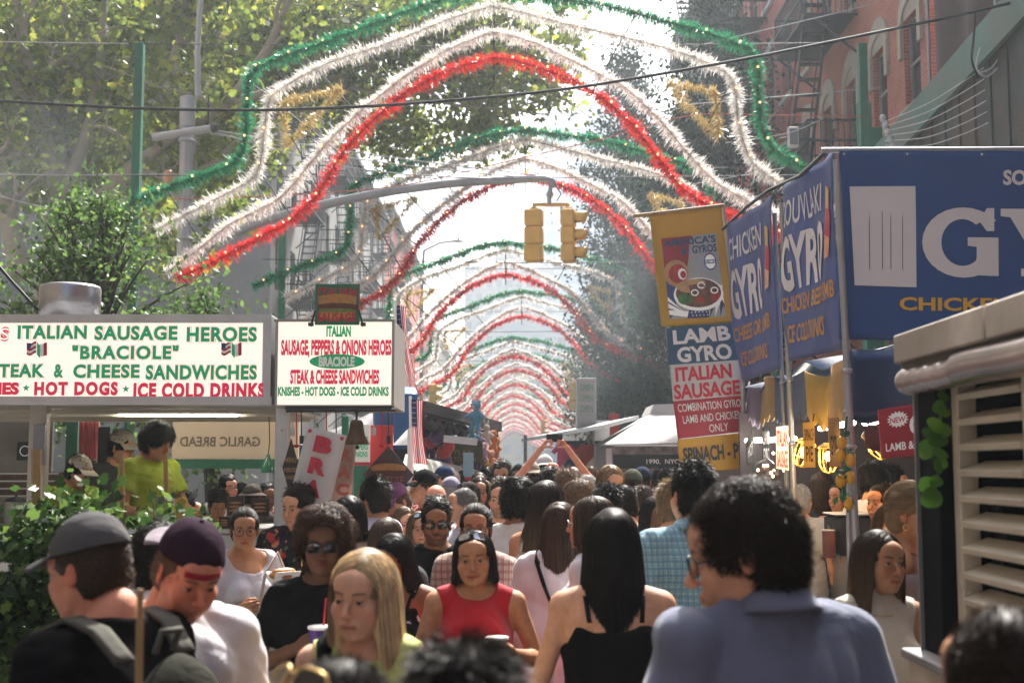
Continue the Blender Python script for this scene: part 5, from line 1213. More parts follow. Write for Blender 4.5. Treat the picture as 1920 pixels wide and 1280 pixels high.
# corner sign box
def side_oval(root):
    mb = MB(); c = ctr(580, 684, 664, 691, 7.9); a = np.linspace(0, 2 * np.pi, 33)[:-1]
    mb.prism([(math.cos(t) * 52 * 7.9 / FPX, math.sin(t) * 14 * 7.9 / FPX) for t in a], c + (0, -.0005, 0), U0, W0, .002, 0); mb.build('oval', GRN, root)
sign_board('corner_sign', 'square lit white sign box listing BRACIOLE in a green oval at the stall corner', 514, 740, 598, 764, 7.9, .80, LIT, mat('case_grey', (.34, .33, .31), .5, .12, 4), 5, [
    ('ITALIAN', 612, 658, 611, 630, [(GRN, .05, .003)]), ('SAUSAGE, PEPPERS & ONIONS HEROES', 527, 734, 637, 664, [(LRED, .05, .003)]), ('STEAK & CHEESE SANDWICHES', 544, 711, 693, 718, [(LRED, .05, .003)]),
    ('KNISHES - HOT DOGS - ICE COLD DRINKS', 521, 729, 725, 741, [(GRN, .05, .003)]), ('BRACIOLE', 598, 665, 669, 686, [(WHT, .05, .009)])], extra=side_oval)
def burger(root):
    d = 7.80; s = d / FPX
    for (nm, y0, y1, x0, x1, m_, lump) in (('bun', 556, 572, 597, 668, mat('bun', (.45, .22, .06), .5, .2, 30), 5), ('filling', 571, 582, 596, 671, mat('filling', (.13, .045, .025), .6, .5, 60, bump=.5, bscale=90), 3), ('lettuce', 580, 588, 598, 666, mat('lettuce', (.16, .22, .05), .6, .4, 70), 2), ('bun', 585, 594, 600, 664, M['bun'], -4)):
        mb = MB(); n = 24; top = [(x0 + (x1 - x0) * i / n, y0 - lump * math.sin(math.pi * i / n) * (1 if lump > 0 else 0) + random.uniform(-.8, .8)) for i in range(n + 1)]; bot = [(x0 + (x1 - x0) * i / n, y1 + (4 * math.sin(math.pi * i / n) if lump < 0 else 0)) for i in range(n, -1, -1)]
        pts = [(P(a, b_, d).x, P(a, b_, d).z) for a, b_ in top + bot][::-1]; o = (0, d - .001 - .0006 * y0 / 600, 0); mb.prism(pts, o, U0, W0, .003, 0); mb.build(nm, m_, root)
GSG = mat('sign_deep_green', (.03, .17, .09), .5, .1)
sign_board('sandwich_sign', 'small green ITALIAN SAUSAGE sign with a sandwich picture clipped above the corner sign', 590, 675, 532, 609, 7.80, .012, GSG, GSG, 0, [('ITALIAN', 597, 669, 539, 558, [(REDS, .03, .004)]), ('SAUSAGE', 595, 668, 586, 602, [(REDS, .03, .006)])], extra=burger)
for x in (583, 681):
    b = MB(); a = P(x, 612, 7.79); c = P(x + (8 if x < 600 else -8), 582, 7.79); b.bar(a, c, .012, .012); b.box(tuple(P(x, 608, 7.79)), (.03, .03, .02)); tag(b.build('clamp', DARK), f'black clamp holding the {"plane tree" if x < 600 else "crowd"} side of the small sandwich sign', 'clamp')
# hanging banners
def tilt_panel(name, label, cx, cy, w_, h_, ang, d, mtl, letters, lm_, th=.006, group=None, grom=True):
    root = thing(name, label, 'banner', tuple(P(cx, cy, d)), 0, group); root.rotation_euler = (0, R(ang), 0); s = d / FPX
    b = MB(); b.grid(lambda u, v: ((u - .5) * w_ * s, -.006 * math.sin(u * 3.1 + v * 4), (v - .5) * h_ * s), 8, 16, 0, True, th); b.build('cloth', mtl, root)
    for (t_, x, y, ww, hh) in letters:
        b = MB(); b.text(t_, ((x - ww / 2) * s, -.014, (-y - hh / 2) * s), U0, W0, ww * s, hh * s, 0, .002, 0, .06); b.build('lettering', lm_, root)
    if grom:
        for sg in (-1, 1): b = MB(); b.lathe([(.006, 0), (.012, .003), (.006, .006)], (sg * (w_ / 2 - 7) * s, -.012, (h_ / 2 - 7) * s), 0, 10, axis=(0, -1, 0)); b.build('grommet', REDS, root)
    return root
LET = [(c, 0, -76 + i * 41, 34, 28) for i, c in enumerate('BRACI')]
tilt_panel('word_banner', 'white hanging banner with big red letters spelling BRACI downwards by the grey post', 588, 908, 76, 205, 13.5, 7.6, mat('banner_white', (.72, .70, .68), .6, .06, 2, trans=.15), LET, REDS)
tilt_panel('word_banner', 'pinkish sunlit banner with faint red letters behind the white BRACI banner', 640, 900, 42, 150, 5, 8.3, mat('banner_pink', (.62, .46, .38), .6, .06, 2, trans=.35), [(c, 4, -48 + i * 32, 24, 20) for i, c in enumerate('RAC')], mat('faded_red', (.55, .16, .12), .6), grom=False)
root = thing('ship_bell', 'dark bronze bell hanging under the corner sign box', 'bell', tuple(P(668, 833, 7.85)))
b = MB(); b.lathe([(.080, 0), (.082, .006), (.066, .03), (.052, .06), (.045, .10), (.042, .13), (.030, .148), (.008, .152)], seg=28); b.build('body', mat('bronze', (.12, .075, .04), .35, .35, 12, metal=.7), root)
b = MB(); b.tube([(0, 0, .14), (0, 0, .21)], .008, 0, 6); b.tube([(0, 0, .19), (.02, 0, .205), (0, 0, .22), (-.02, 0, .205), (0, 0, .19)], .005, 0, 6); b.build('hanger', DARK, root); b = MB(); b.tube([(0, 0, .10), (.006, 0, -.015)], .004, 0, 6); b.sphere((.006, 0, -.018), .012); b.build('clapper', DARK, root)
def diamond(name, label, cx, cy, w_, h_, d, mtl, lines, lmt, extra=None):
    root = thing(name, label, 'sign', tuple(P(cx, cy, d))); s = d / FPX; mb = MB()
    mb.prism([(0, -h_ / 2 * s), (w_ / 2 * s, 0), (0, h_ / 2 * s), (-w_ / 2 * s, 0)], (0, 0, 0), U0, W0, .012); mb.build('board', mtl, root)
    for t_, y, ww, hh in lines: b = MB(); b.text(t_, (-ww / 2 * s, 0, (-y - hh / 2) * s), U0, W0, ww * s, hh * s, 0, .003, 0, .02); b.build('lettering', lmt, root)
    if extra: extra(root, s)
    return root
TANL = mat('tan_lettering', (.42, .25, .10), .6)
diamond('diamond_sign', 'tall dark diamond sign hanging beside the grey post under the corner sign', 545, 876, 31, 108, 7.75, DKB, [('MENU', -14, 20, 10), ('HEROES', 4, 24, 8), ('KNISH', 18, 18, 7)], TANL)
def bun2(root, s):
    b = MB(); b.sphere((0, -.004, .045), 1, 0, 20, 10, (.125, .012, .035)); b.build('bun', M['bun'], root); b = MB(); b.sphere((0, -.006, .018), 1, 0, 20, 8, (.13, .012, .022)); b.build('filling', M['filling'], root)
diamond('diamond_sign', 'dark diamond board with a sandwich picture and CHEESE lettering near the red banner', 728, 890, 96, 108, 8.8, mat('purple_brown', (.09, .06, .07), .6, .15, 4), [('CHEESE', 10, 60, 16), ('STEAK', 30, 42, 14)], mat('dull_red', (.33, .12, .10), .6), bun2)
# utensils on the rail below the corner sign
b = MB(); b.tube([P(536, 770, 7.86), P(742, 768, 7.86)], .009, 0, 8); b.box(tuple(P(640, 766, 8.0)), (.66, .26, .018)); tag(b.build('utensil_rail', DARK), 'dark rail and shelf under the corner sign box', 'rail')
for i, x in enumerate((548, 556, 565, 590, 612, 630, 700, 716, 728)):
    b = MB(); a = P(x, 772, 7.86); L_ = .10 + .05 * ((i * 5) % 3); b.tube([a, a + Vector((.004, 0, -L_))], .004, 0, 6)
    if i % 2: b.lathe([(.0, -.02), (.018, -.012), (.022, 0), (.020, 0), (.0, -.008)], tuple(a + Vector((.004, 0, -L_))), 0, 12)
    else: b.box(tuple(a + Vector((.004, 0, -L_ - .02))), (.026, .004, .05), bev=.002)
    tag(b.build('ladle' if i % 2 else 'spatula', (STEEL, REDS, DARK)[i % 3]), f'{("steel","red","black")[i % 3]} {"ladle" if i % 2 else "spatula"} hanging from the rail under the corner sign', 'utensil', 'utensils under the corner sign')
# mirrored garlic bread sign seen from behind, on the far side of the stall
root = thing('back_sign', 'beige GARLIC BREAD sign seen from behind with its lettering mirrored', 'sign', tuple(ctr(325, 640, 788, 862, 10.7)))
b = MB(); pxbox(b, 322, 560, 788, 860, 10.7, .05); b.build('panel', mat('beige_panel', (.50, .42, .31), .6, .08, 2, trans=.3, emit=(.6, .48, .33), es=.10), root)
b = MB(); o = P(488, 836, 10.7); w_ = 150 * 10.7 / FPX; b.text('GARLIC BREAD', (o.x, 10.7, o.z), (-1, 0, 0), W0, w_, 18 * 10.7 / FPX, 0, -.006, 0, .02); b.build('lettering', mat('faint_letters', (.20, .17, .12), .7), root)
b = MB(); pxbox(b, 318, 640, 861, 878, 10.68, .09); b.build('rail', GREENP, root); rebase(root)
root = thing('pendant_lamp', 'small green glass pendant lamp hanging by the grey post', 'lamp', tuple(P(502, 886, 9.2)))
b = MB(); b.lathe([(.045, 0), (.05, .01), (.042, .06), (.02, .10), (.012, .13)], seg=16); b.build('shade', mat('green_glass', (.06, .22, .13), .15, .1), root); b = MB(); b.tube([(0, 0, .13), (.01, 0, .22), (.0, 0, .45)], .004, 0, 5); b.build('cord', DARK, root)
for i, (x0, x1, y0, y1) in enumerate(((425, 457, 931, 967), (470, 504, 934, 967), (410, 430, 968, 990), (440, 468, 970, 992))):
    s = 8.02 / FPX; root = thing('menu_board', ['brown sandwich picture board on the stall counter, first from the ivy', 'brown sandwich picture board on the counter next to the grey post', 'small brown board leaning low on the counter near the ivy', 'small brown board low on the counter between the sandwich boards'][i], 'menu board', tuple(P((x0 + x1) / 2, y1, 8.02)))
    w_, h_ = (x1 - x0) * s, (y1 - y0) * s; b = MB(); b.box((0, .008, h_ / 2), (w_, .016, h_), bev=.003); b.build('board', DKB, root); b = MB(); [b.sphere((0, -.003, h_ * (.28 + .2 * k)), 1, 0, 12, 6, (w_ * .36, .004, h_ * .07)) for k in range(3)]; b.build('picture', mat(f'food_tan_{i}', (.36, .17, .07), .6, .4, 60), root)
# clutter on the counter and at the back of the stall
for i, (x, y, d, r, h_, c, lab) in enumerate(((-30, 935, 8.5, .085, .20, (.5, .5, .5), 'steel pot on the counter beside the bamboo cane'), (30, 938, 8.5, .07, .16, (.45, .44, .42), 'squat steel tub with dark lid on the counter'), (70, 930, 8.6, .05, .11, (.55, .53, .50), 'white paper stack canister near the cream post'), (118, 960, 8.5, .04, .15, (.45, .08, .05), 'red squeeze bottle on the sausage stall counter'), (340, 975, 8.5, .04, .16, (.6, .42, .05), 'yellow squeeze bottle on the sausage stall counter'))):
    root = thing('container', lab, 'container', (P(x, y, d).x, d, 1.445)); b = MB(); b.lathe([(r, 0), (r * 1.02, h_ * .9), (r * .96, h_), (.0, h_)], seg=20); b.build('body', mat(f'tub_{i}', c, .35, .15, 8, metal=.5 if i < 2 else 0), root); b = MB(); b.lathe([(r * 1.05, h_), (r * .9, h_ * 1.1), (r * .2, h_ * 1.18), (.003, h_ * 1.3)], seg=20); b.build('lid', DARK if i < 2 else M[f'tub_{i}'], root)
for i, (x0, x1, y0, y1, d, mt, lab) in enumerate(((146, 186, 786, 862, 10.34, mat('red_white_banner', (.55, .42, .38), .6, .4, 5, tint=(.42, .06, .05)), 'red and white striped cloth hanging at the back of the stall'), (182, 205, 800, 872, 10.0, DARK, 'black fryer flue standing at the back of the sausage stall'), (205, 232, 836, 872, 10.2, WHT, 'white notice sheet taped at the back of the stall'), (30, 62, 828, 862, 9.2, mat('chalk_green', (.02, .035, .03), .6), 'dark green round logo board hanging behind the bamboo cane'), (-60, 110, 885, 930, 9.3, mat('brown_meat_rack', (.10, .055, .035), .5, .5, 18, bump=.5, bscale=30), 'brown heated tray cabinet of food behind the counter'))):
    root = thing('back_item', lab, 'stall fitting', tuple(ctr(x0, x1, y0, y1, d))); root.name = ['striped_cloth', 'fryer_flue', 'notice_sheet', 'logo_board', 'food_cabinet'][i]
    b = MB(); pxbox(b, x0, x1, y0, y1, d, .35 if i == 4 else .03, 0, .004); b.build('panel', mt, root)
    if i == 3: b = MB(); c = P(46, 845, d - .01); b.tube([(c.x + .035 * math.cos(a), d - .004, c.z + .035 * math.sin(a)) for a in np.linspace(0, 6.28, 20)], .004, 0, 5); st(b, 'BL', 56, 62, 842, 850, d, 0, .005); b.build('emblem', WHT, root)
    if i == 0: [MB.build(MB().tube([P(152 + 9 * k, 786, d - .02), P(151 + 9 * k, 860, d - .02)], .010, 0, 6), 'stripe', REDS, root) for k in range(4)]
    if i == 4: b = MB(); [pxbox(b, -60, 110, 886 + 14 * k, 889 + 14 * k, d - .012, .01) for k in range(4)]; b.build('shelf_edge', STEEL, root)
    rebase(root)
# ivy planter with canes
def ivy():
    root = thing('ivy_planter', 'tall planter overgrown with sunlit ivy in front of the sausage stall', 'planter', (P(120, 0, 5.6).x, 5.6, 0)); o = np.array(root.location)
    b = MB(); b.box((.25, 0, .30), (1.75, .36, .60), bev=.02); b.build('trough', mat('grey_trough', (.22, .22, .21), .8, .2, 4), root)
    C = []; stems = MB()
    def cl(px, py, d, n, s): c = np.array(P(px, py, d)) - o; C.append(c + rng.normal(size=(n, 3)) * s)
    for i in range(62):                                                    # dense column on the left
        t = rng.random(); py = 965 + 300 * t; cl(70 + rng.normal() * (26 + 14 * t), py, 5.5 + rng.normal() * .10, 26, (.05, .06, .055))
    for i in range(26): cl(10 + rng.normal() * 18, 1100 + rng.random() * 150, 5.4, 14, (.05, .05, .05))
    for i in range(24):                                                    # loose sprays over the trough
        px = rng.uniform(100, 350); cl(px, 1005 - 30 * math.sin((px - 100) / 80) + rng.normal() * 36, 5.6 + rng.normal() * .12, 11, (.055, .06, .05))
    for i in range(40): px = rng.uniform(120, 330); cl(px, 915 + rng.random() * 70 + abs(px - 225) * .16, 5.6 + rng.normal() * .10, 2, (.05, .05, .035))
    for i in range(14): cl(rng.uniform(20, 330), 1050 + rng.random() * 200, 5.65 + rng.normal() * .1, 16, (.07, .06, .06))
    for i in range(9): cl(345 + i * 8, 985 + 14 * math.sin(i), 5.5, 2, (.02, .03, .02))
    for i in range(26):
        px = rng.uniform(40, 330); a = np.array(P(px, 1180, 5.6)) - o; e = np.array(P(px + rng.normal() * 30, 915 + rng.random() * 80, 5.6)) - o; limb(stems, [a, (a + e) / 2 + rng.normal(size=3) * .04, e], .006, .002, 5, 0, 3)
    stems.build('stems', BARK2, root); link('foliage', leaves_mesh('foliage', np.concatenate(C), .044, L_IVY, .95, .9, 'lobed'), root)
    for x0, y0, x1, y1, r in ((64, 842, 66, 1060, .013), (72, 842, 70, 1060, .012), (228, 850, 231, 1060, .010), (310, 850, 316, 1060, .010)):
        b = MB(); a, c = np.array(P(x0, y0, 5.6)) - o, np.array(P(x1, y1, 5.6)) - o; q = [a + (c - a) * t for t in np.linspace(0, 1, 9)]; b.tube(q, [r * (1.12 if i % 2 == 0 else 1) for i in range(9)], 0, 8); b.build('cane', WOOD, root)
ivy()
b = MB(); b.tube([P(263, 1104, 2.38), P(257, 1480, 2.38)], .0065, 0, 8); tag(b.build('wooden_stick', WOOD), 'thin pale wooden stick standing upright behind the grey capped man', 'stick')
# ------------------------------------------------------------------ flags and stalls further along the left
def us_flag(label, x0, y0, x1, y1, wpx, d, ph=0.0, pole=None):
    """a limp flag hanging from (x0, y0) to (x1, y1), stripes running along its fall"""
    root = thing('american_flag', label, 'flag', tuple(P(x0, y0, d))); o = np.array(P(x0, y0, d)); s = d / FPX
    a = np.array(P(x1, y1, d)) - o; wd = wpx * s; mb = MB()
    def f(u, v):
        p = a * u + np.array((1, 0, 0)) * (v - .15) * wd * (1 - .25 * math.sin(u * 3)); return p + np.array((0, .06 * math.sin(v * 9 + u * 2 + ph) * (wd / .25), -.10 * v * wd))
    for k in range(13): mb.grid(lambda u, v, k=k: f(1 - u, (k + v) / 13), 14, 1, k % 2, True)
    mb.build('stripes', [mat('flag_red', (.48, .03, .04), .7, .1, trans=.3) if 'flag_red' not in M else M['flag_red'], mat('flag_white', (.72, .70, .70), .7, .06, trans=.3) if 'flag_white' not in M else M['flag_white']], root)
    c = MB(); c.grid(lambda u, v: f(.42 * (1 - u), v * 7 / 13) + np.array((0, -.008, 0)), 10, 6, 0, True); c.grid(lambda u, v: f(.42 * u, v * 7 / 13) + np.array((0, .008, 0)), 10, 6, 0, True); cn = c.build('canton', mat('flag_blue', (.03, .05, .16), .7, .1) if 'flag_blue' not in M else M['flag_blue'], root)
    sm = MB()
    for i in range(5):
        for j in range(4): sm.sphere(f(.05 + .08 * i, (.7 + 1.6 * j) / 13) + np.array((0, -.014, 0)), .011 * wd / .25, 0, 5, 4, (1, .3, 1))
    sm.build('stars', M['flag_white'], cn)
    if pole:
        b = MB(); b.tube([np.array(P(*q, d)) - o for q in pole], .012, 0, 8); b.build('pole', WHT, root)
    return root
us_flag('furled american flag above the corner sign edge, the highest of the flags', 742, 572, 760, 700, 22, 9.4, 0, ((741, 566), (742, 760)))
us_flag('large american flag hanging from the blue canopy corner', 771, 748, 780, 868, 27, 10.2, 1.3, ((769, 742), (772, 930)))
us_flag('small dim american flag behind the edge of the corner sign', 762, 662, 768, 742, 20, 12.5, 2.2, ((761, 655), (762, 760)))
b = MB(); d = 10.8
for q in (((735, 738), (783, 740), (768, 800), (738, 832)), ((760, 742), (786, 752), (774, 790), (757, 812))):
    pts = [(P(x, y, d).x, P(x, y, d).z) for x, y in q]; b.prism(pts[::-1], (0, d - (.05 if q[0][0] > 740 else 0), 0), U0, W0, .012, 0)
b.grid(lambda u, v: tuple(np.array(P(735 + 50 * u, 738 + 2 * u, d)) + np.array((-.1 * v, .9 * v, .12 * v))), 4, 3, 0, True, .01)
tag(b.build('blue_canopy', mat('blue_tarp', (.05, .17, .38), .45, .15, 3, trans=.25)), 'bright blue tarpaulin canopy corner beside the corner sign', 'canopy')
def flat_sign(name, label, x0, x1, y0, y1, d, mtl, lines=(), th=.02, cat='sign', trim=None, posts=False):
    root = thing(name, label, cat, tuple(ctr(x0, x1, y0, y1, d))); b = MB(); pxbox(b, x0, x1, y0, y1, d, th, 0, .003); b.build('panel', mtl, root)
    for t_, a, b_, yt, yb, m_ in lines: q = MB(); st(q, t_, a, b_, yt, yb, d, 0, .004, .02); q.build('lettering', m_, root)
    if trim: q = MB(); pxbox(q, x0, x1, y1 - 6, y1, d - .006, .005); q.build('trim', trim, root)
    if posts:
        for x in (x0 + 3, x1 - 3): q = MB(); a = P(x, y1, d); q.box((a.x, d + .03, a.z / 2), (.03, .03, a.z)); q.build('post', GREY, root)
    rebase(root); return root
flat_sign('price_sign', 'white price board with green rows and a red lower edge behind the bell', 655, 694, 795, 872, 9.9, WHT, [('SAUSAGE', 660, 690, 818, 828, GRN), ('PEPPERS', 660, 690, 832, 842, GRN), ('ONIONS', 661, 689, 846, 856, GRN)], trim=REDS, posts=True)
flat_sign('red_banner', 'plain bright red vertical banner hanging left of the flagpole', 690, 737, 797, 905, 10.0, mat('red_cloth', (.52, .05, .05), .7, .12, 3, trans=.2), cat='banner')
flat_sign('blue_board', 'blue board above the red vertical banner', 700, 740, 770, 797, 10.1, mat('blue_board', (.04, .13, .30), .6, .15))
flat_sign('green_stall_panel', 'green side panel of a stall beyond the sausage stand', 640, 760, 872, 960, 10.9, GREENP, cat='stall panel')
for x, d in ((648, 9.6), (770, 11.2)):
    b = MB(); a = P(x, 780, d); b.box((a.x, d, a.z / 2), (.05, .05, a.z), bev=.004); tag(b.build('stall_post', GREENP if x < 700 else WHT), ('green wooden stall post behind the bell' if x < 700 else 'white flag post at the end of the green stall panel'), 'post')
# prize stall with plush toys
root = thing('prize_stall', 'prize stall with a sloping black roof, rolled white awning and dark inside', 'stall', (P(850, 0, 14.5).x, 14.5, 0))
A_, B_ = np.array(P(772, 758, 13.2)), np.array(P(934, 800, 16.2))
b = MB(); b.bar(A_, B_, .10, .12); ba = np.array((-1.6, .35, .25)); b.add([A_ + (0, 0, .04), B_ + (0, 0, .04), B_ + ba, A_ + ba, A_ + (0, 0, -.03), B_ + (0, 0, -.03), B_ + ba + (0, 0, -.07), A_ + ba + (0, 0, -.07)], [(0,1,2,3),(7,6,5,4),(0,4,5,1),(1,5,6,2),(2,6,7,3),(3,7,4,0)]); b.build('roof', mat('black_roof', (.035, .035, .037), .45, .2, 3), root)
b = MB(); b.bar(A_ + (0, -.07, .035), B_ + (0, -.07, .035), .02, .05); b.build('gutter', ALU, root)
b = MB(); b.tube([A_ * (1 - t) + B_ * t + (0, .05, -.13 - .05 * math.sin(t * 40) ** 2) for t in np.linspace(.03, .97, 60)], .055, 0, 6); b.build('fringe', DARK, root)
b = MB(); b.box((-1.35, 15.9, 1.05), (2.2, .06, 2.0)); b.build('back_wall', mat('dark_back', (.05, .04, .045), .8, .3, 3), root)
b = MB(); pxbox(b, 838, 905, 826, 870, 14.6, .04); b.build('sign_panel', mat('olive_dark', (.05, .045, .02), .5, .4, 6), root)
b = MB(); st(b, 'PLAY', 852, 885, 842, 852, 14.6, 0, .004); st(b, 'TO WIN', 850, 892, 856, 864, 14.6, 0, .004); b.build('lettering', mat('dull_gold', (.25, .17, .06), .6), root)
b = MB(); b.bar(P(832, 822, 14.2), P(895, 828, 14.2), .05, .08); b.build('lamp_bar', ALU, root)
b = MB(); b.grid(lambda u, v: tuple(np.array(P(760, 852, 12.6)) * (1 - u) + np.array(P(905, 884, 16.0)) * u + np.array((0, -.5 * v, -.16 * v - .04 * math.sin(u * 20) * v))), 30, 4, 0, True, .012); b.build('awning', mat('white_canvas', (.66, .66, .62), .7, .12, 3, trans=.25, tint=(.50, .58, .44)), root)
for x, d in ((776, 13.3), (930, 16.1), (868, 14.9)): b = MB(); a = P(x, 800, d); b.box((a.x, d, 1.2), (.06, .06, 2.4)); b.build('post', GREY, root)
rebase(root)
PLUSH = {k: mat('plush_' + k, c, .95, .2, 20, bump=.6, bscale=120, sheen=.5) for k, c in dict(orange=(.70, .24, .03), blue=(.12, .42, .62), purple=(.10, .045, .19), red=(.45, .03, .03), pink=(.62, .38, .45), lilac=(.34, .28, .52), cream=(.66, .58, .45), yellow=(.70, .48, .08), aqua=(.10, .45, .55), darkblue=(.03, .04, .15)).items()}
def plush(label, px, py, d, s, c, kind='bear', rz=0.0, group='plush toys hung on the prize stall', c2='cream'):
    """generic stuffed animal: body with head, two ears, arms and legs"""
    root = thing('plush_toy', label, 'plush toy', tuple(P(px, py, d)), rz, group); root.scale = (s, s, s)
    f = Field((-.75, -.6, -1.3), (.75, .6, 1.3), .055)
    f.ell((0, 0, -.25), (.36, .30, .48), .1); f.ell((0, -.03, .48), (.33, .31, .31), .08)
    for sg in (-1, 1):
        f.cap((sg * .28, 0, .05), (sg * .60, -.12, -.22), .13, .14, .06); f.cap((sg * .18, -.05, -.6), (sg * .30, -.25, -1.0), .15, .17, .06)
        if kind == 'bear': f.ell((sg * .24, 0, .78), (.12, .07, .12), .04)
        elif kind == 'rabbit': f.cap((sg * .13, 0, .75), (sg * .22, .02, 1.15), .09, .07, .04)
        else: f.cap((sg * .2, 0, .7), (sg * .5, 0, .85), .08, .05, .04)
    V, Q = f.mesh(); V = relax(V, Q, 1, .5); link('body', np_mesh('body', V, Q, PLUSH[c], smooth=True), root)
    b = MB(); b.sphere((0, -.30, .40), .13, 0, 10, 7, (1.1, .8, .8)); b.build('muzzle', PLUSH[c2], root)
    for sg in (-1, 1): b = MB(); b.sphere((sg * .12, -.30, .56), .04, 0, 8, 6); b.build('eye', M['black_plastic'], root)
    return root
TO = [(893, 775, 14.6, .18, 'blue', 'bear', 'big sky blue plush toy lying on the black stall roof'), (912, 812, 15.2, .13, 'cream', 'rabbit', 'cream plush rabbit hung under the black roof end'), (926, 822, 15.6, .13, 'orange', 'bear', 'orange plush toy at the tip of the black roof'), (932, 838, 15.8, .11, 'orange', 'rabbit', 'small orange plush toy below the tip of the roof'), (898, 822, 14.9, .11, 'lilac', 'rabbit', 'lilac plush toy with long ears above the orange ones'), (886, 815, 14.7, .12, 'aqua', 'bear', 'aqua plush toy hung highest by the stall post'),
      (908, 845, 15.0, .12, 'pink', 'bear', 'pale pink plush toy in the middle of the hanging cluster'), (900, 862, 15.0, .10, 'purple', 'bear', 'purple plush toy low in the hanging cluster'), (920, 862, 15.2, .15, 'orange', 'bear', 'large orange plush toy with spread limbs low in the cluster'), (913, 882, 15.1, .12, 'yellow', 'rabbit', 'yellow orange plush toy lowest in the cluster'), (889, 842, 14.8, .09, 'lilac', 'bear', 'small lilac plush toy beside the olive stall board'), (936, 868, 16, .08, 'red', 'bear', 'small red plush toy at the outer edge of the cluster')]
for x, y, d, s, c, k, lab in TO: plush(lab, x, y, d, s, c, k, rng.normal() * .4)
for i in range(26):
    x, y = 797 + rng.random() * 46, 795 + rng.random() * 85; c = ('purple', 'purple', 'darkblue', 'red')[i % 4] if x < 822 else ('red', 'purple', 'red', 'darkblue')[i % 4]; r = .06 + .03 * rng.random()
    root = thing('prize_ball', 'dark purple blue or red plush ball in the heap hung inside the prize stall', 'plush ball', tuple(P(x, y, 14.2 + rng.random() * .5)), 0, 'plush balls hung inside the prize stall')
    b = MB(); b.sphere((0, 0, 0), r, 0, 12, 8); b.build('ball', PLUSH[c], root); b = MB(); b.tube([(0, 0, r * .9), (0, .01, r * 1.5)], .006, 0, 5); b.build('loop', WHT, root)
flat_sign('gift_board', 'pale blue gift board with red ribbon standing under the plush toys', 868, 888, 848, 900, 14.3, mat('pale_blue', (.30, .50, .62), .6, .1), cat='board', trim=REDS)
# far tents on both sides
def tent(label, x, y, w_, dp, zt, mtl, val, side, group='market tents along the far street', peak=.65):
    root = thing('market_tent', label, 'tent', (x, y, 0), 0, group); b = MB()
    c = (0, 0, zt + peak); q = [(-w_/2, -dp/2, zt), (w_/2, -dp/2, zt), (w_/2, dp/2, zt), (-w_/2, dp/2, zt)]
    b.add([*q, c], [(0, 1, 4), (1, 2, 4), (2, 3, 4), (3, 0, 4)]); b.add([(p[0] * .99, p[1] * .99, p[2] - .02) for p in q] + [(0, 0, zt + peak - .02)], [(4, 1, 0), (4, 2, 1), (4, 3, 2), (4, 0, 3)]); b.build('roof', mtl, root)
    b = MB(); [b.box(((q[i][0] + q[(i+1) % 4][0]) / 2, (q[i][1] + q[(i+1) % 4][1]) / 2, zt - .14), (w_ if i % 2 == 0 else .015, .015 if i % 2 == 0 else dp, .27)) for i in range(4)]; b.build('valance', val, root)
    for p in q: b = MB(); b.tube([(p[0] * .97, p[1] * .97, 0), (p[0] * .97, p[1] * .97, zt)], .022, 0, 8); b.build('leg', GREY, root)
    b = MB(); b.box((0, -.2, .45), (w_ * .8, dp * .5, .9), bev=.02); b.build('table', val, root)
    b = MB(); b.box((side * w_ * .45, .1, 1.3), (.03, dp * .9, 1.7)); b.build('back_cloth', DARK, root); return root
TENTM = [mat('tent_white', (.68, .67, .66), .7, .05, 2, trans=.3), mat('tent_red', (.45, .05, .045), .7, .1, 2, trans=.3), mat('tent_green', (.04, .30, .22), .7, .1, 2, trans=.3), mat('tent_blue', (.06, .14, .32), .7, .1, 2, trans=.3)]
TL = [(-1.9, 20, 0, 3, 'white topped tent just beyond the prize stall'), (-1.8, 25, 2, 0, 'teal green tent past the white tent on the toy side'), (-2.0, 31, 1, 0, 'red tent deep in the street on the toy side'), (-2.1, 38, 0, 1, 'white tent with red valance far along the toy side'), (-2.2, 47, 2, 0, 'small green tent far along the toy side'), (-2.2, 58, 1, 0, 'tiny red tent near the far end on the toy side'),
      (3.1, 30, 0, 3, 'white tent with blue valance behind the smoke'), (3.2, 38, 1, 0, 'red tent behind the smoke on the tenement side'), (3.4, 48, 0, 2, 'white tent far along the tenement side'), (3.4, 60, 2, 0, 'green tent near the far end on the tenement side')]
for x, y, a, c, lab in TL: tent(lab, x, y, 2.4, 2.6, 2.15, TENTM[a], TENTM[c], -1 if x < 0 else 1)
